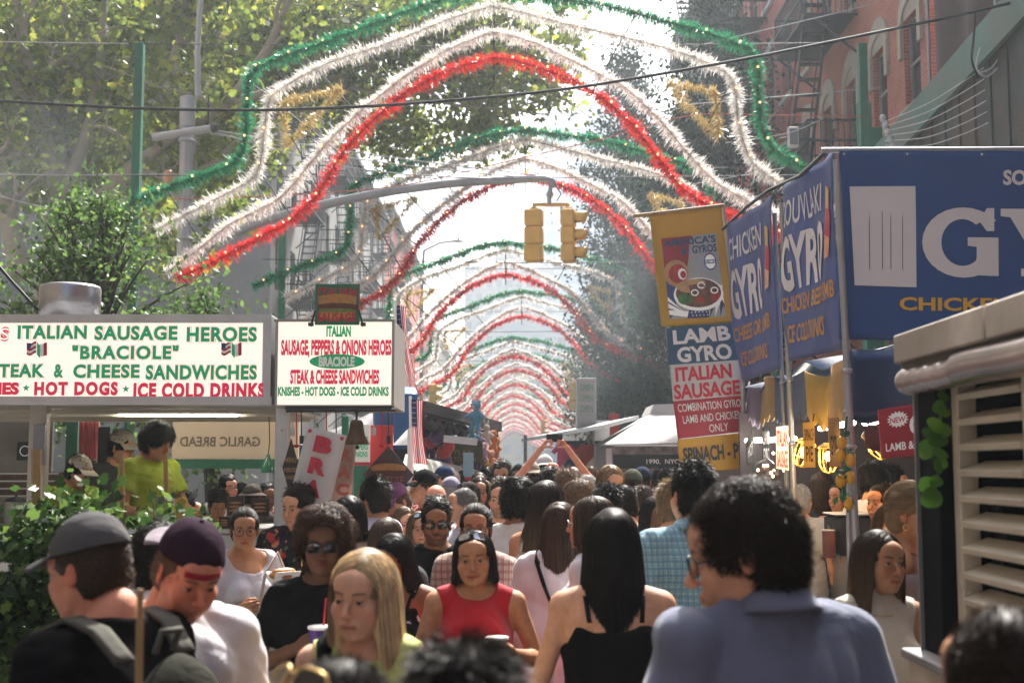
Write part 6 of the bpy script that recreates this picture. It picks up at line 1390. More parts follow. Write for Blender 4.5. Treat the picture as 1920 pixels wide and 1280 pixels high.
# ------------------------------------------------------------------ gyro stall on the right
GALV = M['galv']; BTARP = mat('blue_tarp_roof', (.016, .048, .11), .32, .2, 3, bump=.35, bscale=6, spec=.6); NAVY = mat('banner_navy', (.022, .085, .27), .55, .12, 1.5, bump=.25, bscale=5, trans=.12)
LIL = mat('banner_backlit', (.16, .20, .39), .5, .12, 2, bump=.3, bscale=9, trans=.45); OFFW = mat('banner_lettering', (.72, .69, .69), .6, .06, 2); ORG = mat('orange_lettering', (.62, .30, .05), .6, .08)
def quad_map(c, d4):
    """corners in pixels (tl, tr, br, bl) with distances -> f(u, v), v downwards"""
    Q = [np.array(P(x, y, d)) for (x, y), d in zip(c, d4)]
    return lambda u, v: (Q[0] * (1 - u) + Q[1] * u) * (1 - v) + (Q[3] * (1 - u) + Q[2] * u) * v
def cloth_banner(name, label, c, d4, mtl, lines, amp=.02, th=.006, shapes=None, cat='banner', waves=7.0):
    f0 = quad_map(c, d4); root = thing(name, label, cat, tuple(f0(.5, 1)))
    e1 = f0(1, 0) - f0(0, 0); e2 = f0(0, 0) - f0(0, 1); N_ = np.cross(e1, e2); N_ /= np.linalg.norm(N_)
    f = lambda u, v, o=0.0: f0(u, v) + N_ * (amp * math.sin(u * waves + v * 2.3) * math.sin(v * 3.0 + .3) + .35 * amp * math.sin(u * waves * 2.1 - v * 7) + o)
    b = MB(); b.grid(lambda u, v: f(u, 1 - v), 30, 30, 0, True, th); b.build('cloth', mtl, root)
    for t_, u0, u1, v0, v1, m_, bo in lines:
        V, F = text_mesh(t_, bo, 0, 1.0); lo, hi = V.min(0), V.max(0); mb = MB()
        q = [f(u0 + (x - lo[0]) / (hi[0] - lo[0]) * (u1 - u0), v1 - y / .729 * (v1 - v0), .012 if name == 'poster_banner' else .008) for x, y, z in V]; mb.add(q, F); mb.build('lettering', m_, root)
    if shapes: shapes(root, f)
    rebase(root); return root
def poly_on(root, f, pts, m_, name, o=.005):
    o += .004; mb = MB(); n = []
    for i in range(len(pts)):                                              # subdivide edges so that the shape follows the cloth
        a, b_ = np.array(pts[i]), np.array(pts[(i + 1) % len(pts)]); k = max(1, int(np.linalg.norm(b_ - a) / .05)); n += [a + (b_ - a) * j / k for j in range(k)]
    mb.add([f(u, v, o) for u, v in n], [list(range(len(n)))[::-1]]); return mb.build(name, m_, root)
# the big blue banner that faces the camera
def big_shapes(root, f):
    X = lambda px: (px - 1574) / (2120 - 1574); Y = lambda py: (py - 283) / (640 - 283)
    po = lambda L_, m_, nm, o=.005: poly_on(root, f, [(X(a), Y(b_)) for a, b_ in L_], m_, nm, o)
    po([(1592, 352), (1715, 351), (1718, 541), (1601, 539)], OFFW, 'white_patch')
    for x in (1628, 1652, 1668, 1690): po([(x, 400 + (x % 7) * 6), (x + 1, 398), (x + 2.2, 505 + x % 9), (x + .8, 506)], DARK, 'crack', .008)
    def arc(cx, cy, rx, ry, a0, a1, n=22): return [(cx + rx * math.cos(R(a)), cy - ry * math.sin(R(a))) for a in np.linspace(a0, a1, n)]
    G = arc(1806, 456, 78, 66, 38, 310) + [(1846, 508), (1851, 518), (1872, 518), (1872, 446), (1814, 446), (1814, 462), (1831, 464), (1831, 482)] + arc(1804, 456, 40, 44, 310, 50) + [(1838, 418), (1850, 434), (1864, 434), (1864, 391), (1850, 391), (1844, 402)]
    po(G, OFFW, 'lettering')
    Yl = [(1876, 392), (1948, 392), (1948, 406), (1932, 408), (1952, 446), (1972, 408), (1958, 406), (1958, 392), (2012, 392), (2012, 406), (1998, 408), (1966, 466), (1966, 502), (1984, 504), (1984, 518), (1914, 518), (1914, 504), (1930, 502), (1930, 468), (1894, 408), (1876, 406)]
    po(Yl, OFFW, 'lettering')
    for x in (1582, 1700, 1840):
        for yy in (290, 630): b = MB(); p = f(X(x), Y(yy), .006); b.lathe([(.003, 0), (.008, .002), (.003, .004)], tuple(p), 0, 10, axis=(0, -1, 0)); b.build('grommet', ALU, root)
cloth_banner('stall_banner', 'huge dark blue banner with white G and Y letters and a cracked white patch', ((1574, 283), (2120, 284), (2120, 645), (1574, 636)), (7.3, 7.3, 7.3, 7.3), NAVY, [('SOUVLAKI', (1880 - 1574) / 546, (2040 - 1574) / 546, (319 - 283) / 357, (346 - 283) / 357, OFFW, .04), ('CHICKEN', (1686 - 1574) / 546, (1896 - 1574) / 546, (559 - 283) / 357, (583 - 283) / 357, YEL, .03)], .006, shapes=big_shapes)
b = MB(); b.tube([P(1540, 282, 7.32), P(2150, 279, 7.32)], .016, 0, 8); tag(b.build('banner_pole', GALV), 'horizontal galvanised pole along the top of the huge blue banner', 'pole')
def sliver(root, f):
    for k, (u0, u1, v0, v1, m_) in enumerate(((.80, .90, .14, .32, YEL), (.82, .94, .26, .44, REDS), (.84, .93, .40, .52, PLUSH['orange']))): poly_on(root, f, [(u0, v0), (u1, v0 + .03), (u1 - .01, v1), (u0 + .02, v1 + .01)], m_, 'picture', .005 + .001 * k)
cloth_banner('gyro_banner', 'lilac blue backlit SOUVLAKI GYRO banner hanging nearest the huge blue banner', ((1467, 352), (1566, 283), (1580, 655), (1477, 678)), (8.9, 7.5, 7.5, 8.9), LIL, [('SOUVLAKI', .10, .72, .10, .25, OFFW, .01), ('GYRO', .02, .80, .30, .60, OFFW, .03), ('CHICKEN BEEF LAMB', .03, .97, .64, .73, ORG, .02), ('ICE COLD DRINKS', .08, .72, .80, .90, ORG, .02)], .03, shapes=sliver)
cloth_banner('gyro_banner', 'lilac blue backlit GYRO banner hanging beside the yellow poster banner', ((1362, 424), (1450, 365), (1464, 690), (1390, 716)), (11.4, 9.2, 9.2, 11.4), LIL, [('CHICKEN', .10, .72, .10, .24, OFFW, .01), ('GYRO', .04, .74, .30, .60, OFFW, .03), ('CHEESE OR LAMB', .04, .92, .66, .75, ORG, .02), ('ICE COLD DRINKS', .12, .74, .82, .91, ORG, .02)], .03, shapes=sliver)
b = MB(); b.tube([P(1355, 430, 11.5), P(1400, 388, 10.4), P(1440, 358, 9.4), P(1500, 330, 8.4), P(1545, 288, 7.4)], .014, 0, 6); tag(b.build('banner_rope', DARK), 'dark sagging rope that carries the two lilac gyro banners', 'rope')
for (xa, ya, xb, yb, d, r, lab) in ((1568, 300, 1614, 1180, 7.25, .020, 'leaning galvanised pole beside the lemons'), (1580, 420, 1596, 1180, 7.45, .016, 'thinner galvanised pole behind the leaning pole'), (1466, 380, 1492, 1010, 8.9, .020, 'galvanised pole between the two lilac banners'), (1452, 400, 1480, 1010, 9.3, .016, 'thin pole at the edge of the second lilac banner'), (1392, 700, 1398, 930, 11.4, .020, 'far pole behind the spinach pie sign')):
    b = MB(); a, c = P(xa, ya, d), P(xb, yb, d); c = a + (c - a) * ((a.z - 0) / (a.z - c.z)); b.tube([a, c], r, 0, 10); [b.sphere(tuple(a + (c - a) * t), r * 1.5, 0, 8, 6, (1, 1, .8)) for t in (.34, .46)]; tag(b.build('stall_pole', GALV), lab, 'pole')
# awning: tarpaulin roof, striped valance along the lane, blue front skirt
root = thing('gyro_stall', 'gyro stall with blue tarpaulin roof and a blue and yellow scalloped valance', 'stall', (2.9, 9.3, 0))
vt = [np.array(P(1588, 676, 7.5)), np.array(P(1398, 716, 11.4))]; inn = np.array((2.7, .0, .55))
b = MB(); b.grid(lambda u, v: tuple(vt[0] * (1 - u) + vt[1] * u + inn * v + np.array((0, 0, -.07 * math.sin(u * 9.4) ** 2 * (1 - v) + .05 * math.sin(v * 6 + u * 5)))), 24, 14, 0, True, .008); b.build('roof', BTARP, root)
SEG = [(0, .13, 'tan'), (.13, .30, 'yel'), (.30, .56, 'gry'), (.56, .62, 'gry'), (.62, .80, 'tan'), (.80, 1.0, 'pur')]; VM = {'tan': mat('valance_tan', (.50, .34, .16), .75, .15, 4, trans=.35, bump=.3, bscale=9), 'yel': mat('valance_yellow', (.58, .40, .10), .75, .15, 4, trans=.35, bump=.3, bscale=9), 'gry': mat('valance_blue', (.15, .18, .25), .75, .15, 4, trans=.3, bump=.3, bscale=9), 'pur': mat('valance_mauve', (.22, .18, .24), .75, .15, 4, trans=.3, bump=.3, bscale=9)}
for u0, u1, k in SEG:
    b = MB(); n = max(2, round((u1 - u0) * 14))
    def f(u, v):
        uu = u0 + (u1 - u0) * u; sc = abs(math.sin(math.pi * u * n)); dr = .30 + .05 * sc
        return tuple(vt[0] * (1 - uu) + vt[1] * uu + np.array((-.03 * v * math.sin(uu * 30), 0, -.07 * math.sin(uu * 9.4) ** 2 - dr * (1 - v) + .003)))
    b.grid(f, 8 * n, 5, 0, True, .006); b.build('valance', VM[k], root)
b = MB(); fr = [np.array(P(1590, 655, 7.42)), np.array(P(1760, 640, 7.42))]
b.grid(lambda u, v: tuple(fr[0] * (1 - u) + fr[1] * u * 1.0 + np.array((1.2 * u, .05 * math.sin(u * 12), -(1 - v) * (.40 + .035 * math.sin(u * 24))))), 30, 6, 0, True, .008); b.build('skirt', BTARP, root)
b = MB(); b.grid(lambda u, v: (2.05 + 2.6 * u, 7.46, 2.06 - (1 - v) * (.12 + .10 * abs(math.sin(u * 7)))), 40, 3, 0, True, .008); b.build('lining', mat('maroon_lining', (.13, .05, .04), .8, .2, 4), root)
b = MB(); b.box((3.6, 11.3, 1.3), (3.2, .05, 2.0)); b.build('back_wall', mat('mauve_wall', (.09, .07, .075), .8, .2, 2), root)
b = MB(); b.box((3.15, 9.0, 1.255), (1.9, 2.6, .05), bev=.01); b.box((2.26, 9.0, .61), (.05, 2.6, 1.22)); b.build('counter', STEEL, root)
b = MB(); [b.tube([P(1490, 822, 9.6), P(1400, 826, 11.2)], .02, 0, 8), b.tube([P(1538, 803, 8.6), P(1600, 792, 8.0)], .018, 0, 8), b.tube([P(1620, 793, 9), P(1700, 783, 8.6)], .018, 0, 8)]; b.build('tube_light', TUBE, root)
rebase(root)
# grill box and counter things
root = thing('grill_box', 'black grill box with rounded lid on the steel counter by the pole', 'grill', (P(1578, 0, 7.9).x, 7.9, 1.28)); root.scale = (1, 1, .55); b = MB(); b.box((0, .15, .24), (.24, .34, .44), bev=.03); b.build('body', mat('grill_black', (.025, .03, .033), .4, .2, 6), root); b = MB(); b.box((0, .15, .47), (.25, .35, .03), bev=.012); b.build('lid', GREY, root)
root = thing('paper_roll', 'rusty red can standing on the counter beside the grill box', 'can', (P(1530, 0, 7.9).x, 7.9, 1.28)); root.scale = (.8, .8, .45); b = MB(); b.lathe([(.05, 0), (.05, .36), (.045, .37), (0, .37)], seg=18); b.build('body', mat('rust_can', (.20, .07, .05), .5, .2, 8), root); b = MB(); b.lathe([(.052, .355), (.054, .365), (.052, .375)], seg=18); b.build('rim', ALU, root); root.name = 'can'
root = thing('napkin_heap', 'pale blue crumpled napkins behind the rusty can', 'napkins', (P(1551, 0, 8.1).x, 8.1, 1.28)); root.scale = (1, 1, .6); f = Field((-.12, -.12, -.02), (.12, .12, .5), .018); [f.ell(rng.normal(size=3) * (.03, .03, .12) + (0, 0, .2), (.05, .045, .06), .01) for _ in range(14)]; V, Q = f.mesh(); link('napkin', np_mesh('napkin', V + rng.normal(size=V.shape) * .004, Q, mat('pale_blue_paper', (.30, .48, .60), .8)), root)
# caged lamps, all lit
CAGE = mat('cage_yellow', (.62, .36, .05), .4, .1); FIL = mat('lit_bulb', (1, .8, .5), .3, 0, emit=(1, .62, .22), es=8)
def cage_lamp(label, px, py, d, s=1.0, rx=0.0):
    root = thing('cage_lamp', label, 'lamp', tuple(P(px, py, d)), 0, 'caged work lamps in the gyro stall'); root.scale = (s,) * 3; root.rotation_euler = (0, rx, .3)
    b = MB(); b.lathe([(.03, .13), (.075, .10), (.082, .085), (.078, .085), (.03, .115)], seg=18); b.build('hood', CAGE, root)
    for a in np.linspace(0, 2 * np.pi, 9)[:-1]: b = MB(); b.tube([(math.cos(a) * r_, math.sin(a) * r_, z) for r_, z in ((.066, .09), (.078, .02), (.074, -.05), (.045, -.10), (.0, -.115))], .0042, 0, 5, False); b.build('cage_bar', CAGE, root)
    b = MB(); b.tube([(.078 * math.cos(a), .078 * math.sin(a), -.02) for a in np.linspace(0, 6.2832, 22)], .0042, 0, 5, False); b.build('ring', CAGE, root)
    b = MB(); b.sphere((0, 0, .02), .030, 0, 12, 8, (1, 1, 1.35)); b.build('bulb', FIL, root)
    b = MB(); b.tube([(0, 0, .12), (.01, 0, .22), (-.01, 0, .34)], .006, 0, 6); b.build('cord', RUB, root)
    l = bpy.data.lights.new('lamp_light', 'POINT'); l.energy = 6; l.color = (1, .62, .28); l.shadow_soft_size = .04; lo = bpy.data.objects.new('lamp_light', l); col.objects.link(lo); lo.parent = root; lo.location = (0, 0, .0); return root
cage_lamp('lit yellow caged lamp tilted beside the red and white sausage placard', 1506, 850, 8.3, .80, .35); cage_lamp('lit yellow caged lamp hanging upright in the middle of the stall', 1553, 860, 8.2, .80); cage_lamp('lit caged lamp tipped over next to the red NEW sign', 1646, 832, 7.6, .85, -.5)
root = thing('sparkle_lamp', 'glass bowl lamp full of glittering lit points near the spinach pie sign', 'lamp', tuple(P(1436, 890, 9.6))); b = MB(); b.lathe([(.02, .12), (.09, .08), (.11, .0), (.09, -.08), (.02, -.12)], seg=18); b.build('bowl', mat('smoked_glass', (.10, .09, .08), .15, .3, 20), root)
b = MB(); [b.sphere((rng.normal() * .05, -.09 + rng.normal() * .015, rng.normal() * .055), .011, 0, 6, 5) for _ in range(26)]; b.build('sparks', mat('sparks', (1, .7, .5), .3, 0, emit=(1, .52, .30), es=7), root)
# hanging placards
def placard(label, c, d, mtl, lines, lm_, name='placard'): return cloth_banner(name, label, c, (d,) * 4, mtl, [(t, *q, lm_, .02) for t, q in lines], .004, .004, cat='placard', waves=3)
placard('white placard with red ITALIAN SAUSAGE lettering hanging under the valance', ((1455, 800), (1478, 797), (1479, 882), (1455, 878)), 8.7, WHT, [('ITALIAN', (.08, .92, .08, .46)), ('SAUSAGE', (.08, .92, .55, .94))], REDS)
placard('dark LAMB GYRO placard hanging behind the far pole', ((1428, 800), (1444, 800), (1444, 870), (1430, 872)), 9.9, DARK, [('LAMB', (.1, .9, .10, .45)), ('GYRO', (.1, .9, .55, .90))], OFFW)
placard('narrow yellow placard hung in front of the tilted caged lamp', ((1505, 792), (1527, 790), (1529, 876), (1507, 876)), 7.9, VM['yel'], [('SPINACH', (.1, .9, .14, .40)), ('PIE', (.2, .8, .52, .86))], DKB)
placard('narrow tan placard hung beside the lemons', ((1552, 783), (1574, 783), (1578, 875), (1556, 876)), 7.6, VM['tan'], [('GYRO', (.1, .9, .35, .75))], DKB)
placard('dark placard at the edge of the spinach pie sign', ((1398, 830), (1412, 800), (1418, 868), (1400, 872)), 10.2, mat('slate', (.08, .075, .07), .6), [('HOT', (.2, .8, .3, .7))], OFFW)
# lemons
LEM = mat('lemon', (.66, .36, .02), .35, .15, 14, bump=.15, bscale=90)
b = MB(); q = [P(1588, 780, 7.2), P(1584, 830, 7.2), P(1586, 880, 7.2), P(1584, 930, 7.2), P(1590, 960, 7.2)]; b.tube(q, .006, 0, 6)
root = thing('lemon_string', 'green artificial stem with leaves that carries the hanging lemons', 'garland', tuple(q[0])); st_ = b.build('stem', mat('stem_green', (.03, .14, .06), .6), root); C = np.concatenate([np.array(P(x, y, 7.18)) + rng.normal(size=(7, 3)) * .018 for x, y in ((1582, 818), (1590, 848), (1578, 890), (1592, 884), (1575, 930), (1590, 933))]); link('leaf', leaves_mesh('leaf', C, .05, mat('plastic_leaf', (.03, .20, .09), .4, .3), .6), root); rebase(root)
for i, (x, y) in enumerate(((1578, 829), (1575, 853), (1594, 862), (1576, 901), (1594, 895), (1591, 943))):
    root = thing('lemon', ['topmost yellow lemon on the hanging string', 'second lemon from the top, hanging furthest out', 'third lemon from the top, close to the pole', 'left one of the pair of lemons halfway down', 'right one of the pair of lemons halfway down', 'lowest single lemon on the hanging string'][i], 'lemon', tuple(P(x, y, 7.17)), 0, 'lemons on the hanging string')
    b = MB(); b.lathe([(.002, -.040), (.008, -.037), (.022, -.027), (.0275, -.008), (.0275, .008), (.022, .026), (.009, .035), (.003, .038)], seg=16); b.build('fruit', LEM, root); b = MB(); b.tube([(0, 0, .036), (.004, 0, .052)], .003, 0, 5); b.build('stalk', M['stem_green'], root)
# red NEW sign
def burst(root, f):
    pts = []
    for i in range(32): a = i / 32 * 6.2832; r_ = 1.0 if i % 2 else .74; pts.append((.205 + .125 * r_ * math.cos(a), .25 + .17 * r_ * math.sin(a)))
    poly_on(root, f, pts, WHT, 'burst', .004)
cloth_banner('new_sign', 'red NEW sign with white GYRO and LAMB lettering behind the dark kiosk post', ((1646, 768), (1815, 742), (1818, 842), (1653, 860)), (6.9,) * 4, mat('red_board', (.40, .02, .035), .5, .1, 2), [('GYRO', .33, .98, .20, .58, WHT, .04), ('LAMB & CHICKEN ON', .05, .98, .70, .86, WHT, .02), ('NEW', .12, .29, .20, .31, REDS, .02)], .004, .012, shapes=burst, cat='sign')
# column of signs and the yellow poster banner
YB = mat('yellow_banner', (.52, .33, .05), .7, .12, 2, trans=.25, bump=.25, bscale=8); D = 11.6
def poster(root, f):
    po = lambda pts, m_, nm, o: poly_on(root, f, pts, m_, nm, o)
    A = .125; B = .885; T = .22; Bt = .94
    po([(A, T), (B, T), (B, Bt), (A, Bt)], mat('poster_grey', (.36, .38, .38), .5, .1), 'poster', .004)
    po([(A, T), (.55, T), (.58, .60), (A, .60)], mat('poster_red', (.34, .04, .05), .5, .2, 3), 'picture', .005); po([(A, .60), (.42, .75), (A, .94)], mat('poster_blue', (.05, .09, .24), .5, .2), 'picture', .0055)
    ell = lambda cu, cv, ru, rv, m_, o, n=26: po([(cu + ru * math.cos(t), cv + rv * math.sin(t)) for t in np.linspace(0, 6.2832, n)[:-1]], m_, 'picture', o)
    for k in range(4): po([(.60 + .07 * k, .94), (.66 + .06 * k, .80 - .02 * k), (B, .66 + .06 * k), (B, .70 + .06 * k), (.69 + .06 * k, .84)], (WHT, mat('poster_stripe', (.06, .06, .14), .5))[k % 2], 'picture', .006 + .0004 * k)
    for k in range(3): po([(A, .74 + .06 * k), (.40, .94 - .03 * k), (.46, .94), (A, .78 + .06 * k)], WHT, 'picture', .0062)
    po([(.40, .86), (.56, .80), (.66, .86), (.66, .94), (.36, .94)], mat('poster_starry', (.04, .06, .18), .5, .1), 'picture', .0078)
    for i in range(5):
        for j in range(3): ell(.42 + .05 * i + .01 * j, .862 + .028 * j, .008, .006, WHT, .009, 8)
    ell(.28, .54, .17, .12, mat('pita', (.52, .30, .14), .5, .3, 9), .008); ell(.30, .545, .13, .085, mat('tomato', (.42, .05, .03), .5, .4, 12), .009); ell(.36, .55, .06, .05, WHT, .010); ell(.37, .555, .04, .033, M['tomato'], .011)
    ell(.55, .735, .34, .145, WHT, .009); ell(.55, .725, .31, .125, mat('gyro_meat', (.16, .075, .045), .5, .5, 14), .010); ell(.48, .66, .22, .06, M['pita'], .0105); ell(.36, .77, .10, .05, mat('salad', (.07, .16, .05), .5, .4, 14), .011); ell(.72, .76, .12, .045, M['tomato'], .0108); ell(.57, .78, .05, .025, M['tomato'], .0115)
    for cu, cv in ((.50, .72), (.60, .66), (.77, .71)): ell(cu, cv, .055, .03, WHT, .012); ell(cu, cv, .038, .018, M['gyro_meat'], .0128)
    ell(.76, .46, .085, .075, M['poster_blue'], .006); ell(.76, .46, .072, .062, WHT, .0066); po([(.68, .443), (.84, .443), (.84, .477), (.68, .477)], M['poster_blue'], 'picture', .0072)
cloth_banner('poster_banner', "yellow cloth banner with an AMERICA'S GYROS food poster above the sign column", ((1218, 404), (1352, 388), (1378, 606), (1240, 612)), (D,) * 4, YB, [("AMERICA'S", .15, .87, .235, .295, mat('poster_letters', (.03, .08, .17), .6), .03), ('#1 GYROS', .38, .87, .31, .375, M['poster_letters'], .03), ('OLYMPIA', .69, .83, .449, .470, WHT, .02)], .002, shapes=poster)
b = MB(); b.tube([P(1188, 405, D), P(1250, 398, D), P(1358, 385, D)], .018, 0, 8); tag(b.build('banner_stick', WOOD), 'wooden pole through the top of the yellow poster banner', 'pole')
SER = .035
def col_sign(label, c, mtl, lines, extra=None): return cloth_banner('column_sign', label, c, (D - .02,) * 4, mtl, lines, .003, .012, cat='sign', waves=2, shapes=extra)
col_sign('blue LAMB GYRO sign, topmost board of the sign column', ((1250, 616), (1378, 604), (1391, 674), (1254, 684)), mat('board_blue', (.03, .09, .17), .55, .1), [('LAMB', .08, .90, .06, .44, OFFW, SER), ('GYRO', .12, .88, .54, .94, OFFW, SER)])
col_sign('white ITALIAN SAUSAGE sign, second board of the sign column', ((1257, 684), (1388, 674), (1394, 741), (1262, 752)), mat('board_white', (.55, .53, .53), .55, .08), [('ITALIAN', .06, .86, .08, .46, REDS, SER), ('SAUSAGE', .02, .96, .55, .94, REDS, SER)])
col_sign('red COMBINATION GYRO sign, third board of the sign column', ((1262, 752), (1394, 741), (1400, 808), (1272, 822)), mat('board_red', (.42, .03, .05), .55, .1), [('COMBINATION GYRO', .05, .95, .08, .30, OFFW, .01), ('LAMB AND CHICKEN', .10, .95, .40, .62, OFFW, .01), ('ONLY', .46, .74, .70, .92, OFFW, .01)])
col_sign('orange SPINACH - PIE sign, lowest board of the sign column', ((1270, 824), (1398, 810), (1404, 878), (1276, 886)), mat('board_orange', (.62, .32, .03), .55, .1), [('SPINACH - PIE', .06, .98, .26, .68, mat('board_dark', (.04, .055, .06), .6), SER)])
for i, (x0, y0, x1, y1) in enumerate(((1356, 385, 1408, 960), (1226, 404, 1290, 960))):
    b = MB(); a, c = P(x0, y0, D + .05), P(x1, y1, D + .05); c = a + (c - a) * (a.z / (a.z - c.z)); b.tube([a, c], .018, 0, 8); tag(b.build('sign_pole', GALV), ('leaning pole behind the gyro side edge of the sign column', 'leaning pole behind the tent side edge of the sign column')[i], 'pole')
# white tent, grey awning and boxes beyond
root = thing('white_tent', 'white peaked tent with a dark lettered valance behind the sign column', 'tent', (P(1290, 0, 16).x, 17.2, 0)); d = 16.0
ev = [np.array(P(1135, 832, d)), np.array(P(1490, 826, d))]; pk = np.array(P(1300, 762, d + 1.2)); bk = [e + np.array((0, 2.8, 0)) for e in ev]
r0, r1 = np.array(P(1226, 772, d + .9)), np.array(P(1400, 768, d + .9)); r2, r3 = r1 + (0, 1.0, 0), r0 + (0, 1.0, 0); up = np.array((0, 0, .10)); q = [ev[0], ev[1], bk[1], bk[0], r0, r1, r2, r3]; n_ = [(0, 1, 5, 4), (1, 2, 6, 5), (2, 3, 7, 6), (3, 0, 4, 7)]
b = MB(); b.add(q, n_); b.add([p - (0, 0, .02) for p in q], [f[::-1] for f in n_]); b.add([r0 - (.06, .05, .02), r1 + (.06, -.05, -.02), r2 + (.06, .05, -.02), r3 + (-.06, .05, -.02), r0 + up, r1 + up, r2 + up, r3 + up], n_ + [(4, 5, 6, 7)]); b.build('roof', TENTM[0], root)
b = MB(); pxbox(b, 1146, 1480, 836, 852, d + .02, .02); b.build('fringe', mat('photo_fringe', (.22, .20, .18), .6, .7, 9), root)
b = MB(); pxbox(b, 1150, 1480, 852, 876, d, .03); b.build('valance', mat('valance_black', (.03, .04, .045), .6, .15), root)
b = MB(); st(b, '1990.  NYC SOCIETY', 1212, 1330, 860, 869, d, 0, .005, .01); b.build('lettering', WHT, root)
b = MB(); pxbox(b, 1150, 1480, 878, 1060, d + 1.6, .03); b.build('back_wall', mat('pink_grey_wall', (.34, .28, .28), .8, .1, 2), root)
for x in (1142, 1300): b = MB(); a = P(x, 840, d); b.box((a.x, d + .05, a.z / 2), (.07, .07, a.z)); b.build('leg', ALU, root)
rebase(root)
root = thing('awning_stall', 'clothing stall with a flat grey awning and hanging shirts far down the right', 'stall', (1.2, 22, 0)); d = 21.0
a, c = np.array(P(978, 822, d)), np.array(P(1132, 796, d - 4.6)); b = MB(); b.add([a, c, c + (.5, .5, .14), a + (.9, .5, .14), a - (0, 0, .05), c - (0, 0, .05), c + (.5, .5, .09), a + (.9, .5, .09)], [(0,1,2,3),(7,6,5,4),(0,4,5,1),(1,5,6,2),(2,6,7,3),(3,7,4,0)]); b.build('awning', ALU, root)
b = MB(); pxbox(b, 1082, 1118, 708, 806, 18, .4, 0, .01); b.build('sign_box', mat('pale_box', (.50, .52, .50), .6, .1), root); b = MB(); [st(b, 'OPEN', 1088, 1112, 720 + 20 * k, 732 + 20 * k, 18, 0, .006) for k in range(3)]; b.build('lettering', mat('faint_green', (.25, .42, .33), .6), root)
b = MB(); pxbox(b, 1050, 1130, 826, 930, 19.6, .5); b.build('back_wall', mat('navy_cloth', (.03, .04, .06), .8), root)
for x in (985, 1105): b = MB(); q = P(x, 815, 18.6); b.box((q.x, 18.6, q.z / 2), (.05, .05, q.z)); b.build('post', GREY, root)
rebase(root)
SHC = [((.55, .10, .18), 'pink'), ((.60, .60, .60), 'white'), ((.05, .07, .18), 'navy'), ((.08, .22, .12), 'green'), ((.40, .06, .06), 'red'), ((.18, .18, .20), 'grey'), ((.58, .50, .40), 'cream')]
for i, (c, nm) in enumerate(SHC):
    x, y, d = 1058 + 11 * i, 832 + 13 * ((i * 3) % 4), 18.6 - .12 * i; s = d / FPX; root = thing('hanging_shirt', f'{nm} shirt hanging under the flat grey awning', 'shirt', tuple(P(x, y, d)), .2 * (i % 3), 'shirts hanging under the grey awning')
    b = MB(); pts = [(-.10, 0), (-.04, .0), (0, -.03), (.04, 0), (.10, 0), (.19, -.11), (.14, -.15), (.10, -.11), (.105, -.38), (-.105, -.38), (-.10, -.11), (-.14, -.15), (-.19, -.11)]; b.prism(pts[::-1], (0, 0, 0), U0, W0, .03, 0); b.build('cloth', mat(f'shirt_{nm}', c, .85, .15, 6, bump=.4, bscale=14), root); b = MB(); b.tube([(-.09, .015, .0), (0, .015, .03), (0, .015, .06)], .004, 0, 5); b.build('hanger', ALU, root)
for (x0, x1, y0, y1, d, c, lab) in ((1115, 1143, 788, 832, 19, (.55, .56, .57), 'white boxy van roof above the grey awning stall'), (1142, 1160, 775, 830, 21, (.42, .06, .05), 'dark red banner beside the white boxy van'), (1118, 1150, 834, 900, 17.5, (.30, .31, .33), 'grey utility cabinet beside the white tent leg')):
    flat_sign('grey_cabinet' if y0 > 830 else 'red_banner' if c[0] > .4 and c[1] < .1 else 'white_cabinet', lab, x0, x1, y0, y1, d, mat('mid_box', c, .6, .1, 2), th=.5 if c[1] > .1 else .03, cat='cabinet' if c[1] > .1 else 'banner', trim=DARK, posts=False)
# ------------------------------------------------------------------ louvred kiosk on the right, close to the camera
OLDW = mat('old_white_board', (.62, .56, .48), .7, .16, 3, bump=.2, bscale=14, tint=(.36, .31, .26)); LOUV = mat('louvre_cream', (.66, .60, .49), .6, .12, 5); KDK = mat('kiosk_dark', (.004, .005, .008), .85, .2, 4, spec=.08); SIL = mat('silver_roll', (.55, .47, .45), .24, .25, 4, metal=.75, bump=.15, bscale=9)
root = thing('louvre_kiosk', 'cream louvred kiosk with a white roof edge and rolled silver awning at the right', 'kiosk', (1.7, 3.2, 0))
Xr = 1.22
b = MB(); b.box((Xr + .55, 2.4, 2.170), (1.1, 3.2, .09)); b.build('roof', mat('roof_dark_wood', (.11, .10, .085), .8, .3, 6, bump=.3, bscale=12), root)
b = MB(); b.box((Xr - .012, 3.62, 2.195), (.022, .76, .088), bev=.004); b.box((Xr - .012, 2.03, 2.195), (.022, 2.38, .088), bev=.004); b.box((Xr + .54, 4.008, 2.195), (1.08, .018, .088)); b.build('roof_edge', OLDW, root)
for y0, y1, r, z in ((4.0, 3.52, .043, 2.095), (3.50, 1.2, .050, 2.10)):
    b = MB(); n = 40; ys = np.linspace(y0, y1, n); b.tube([(Xr + .02, yy, z + .002 * math.sin(i * .7)) for i, yy in enumerate(ys)], [r * (1 + .008 * math.sin(i * 1.3)) for i in range(n)], 0, 18); b.build('awning_roll', SIL, root)
b = MB(); b.grid(lambda u, v: (Xr + .055 + .02 * math.sin(u * 60) * math.sin(v * 9), 3.96 - 2.7 * u, 2.07 + .06 * v), 90, 6, 0, True, .006); b.build('plastic_sheet', mat('crumpled_plastic', (.42, .40, .40), .22, .4, 12, bump=.6, bscale=30, spec=.8), root)
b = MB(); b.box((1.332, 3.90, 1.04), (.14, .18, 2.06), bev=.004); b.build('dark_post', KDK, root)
b = MB(); b.box((1.256, 3.985, 1.04), (.012, .012, 2.06)); b.build('edge_strip', GREY, root)
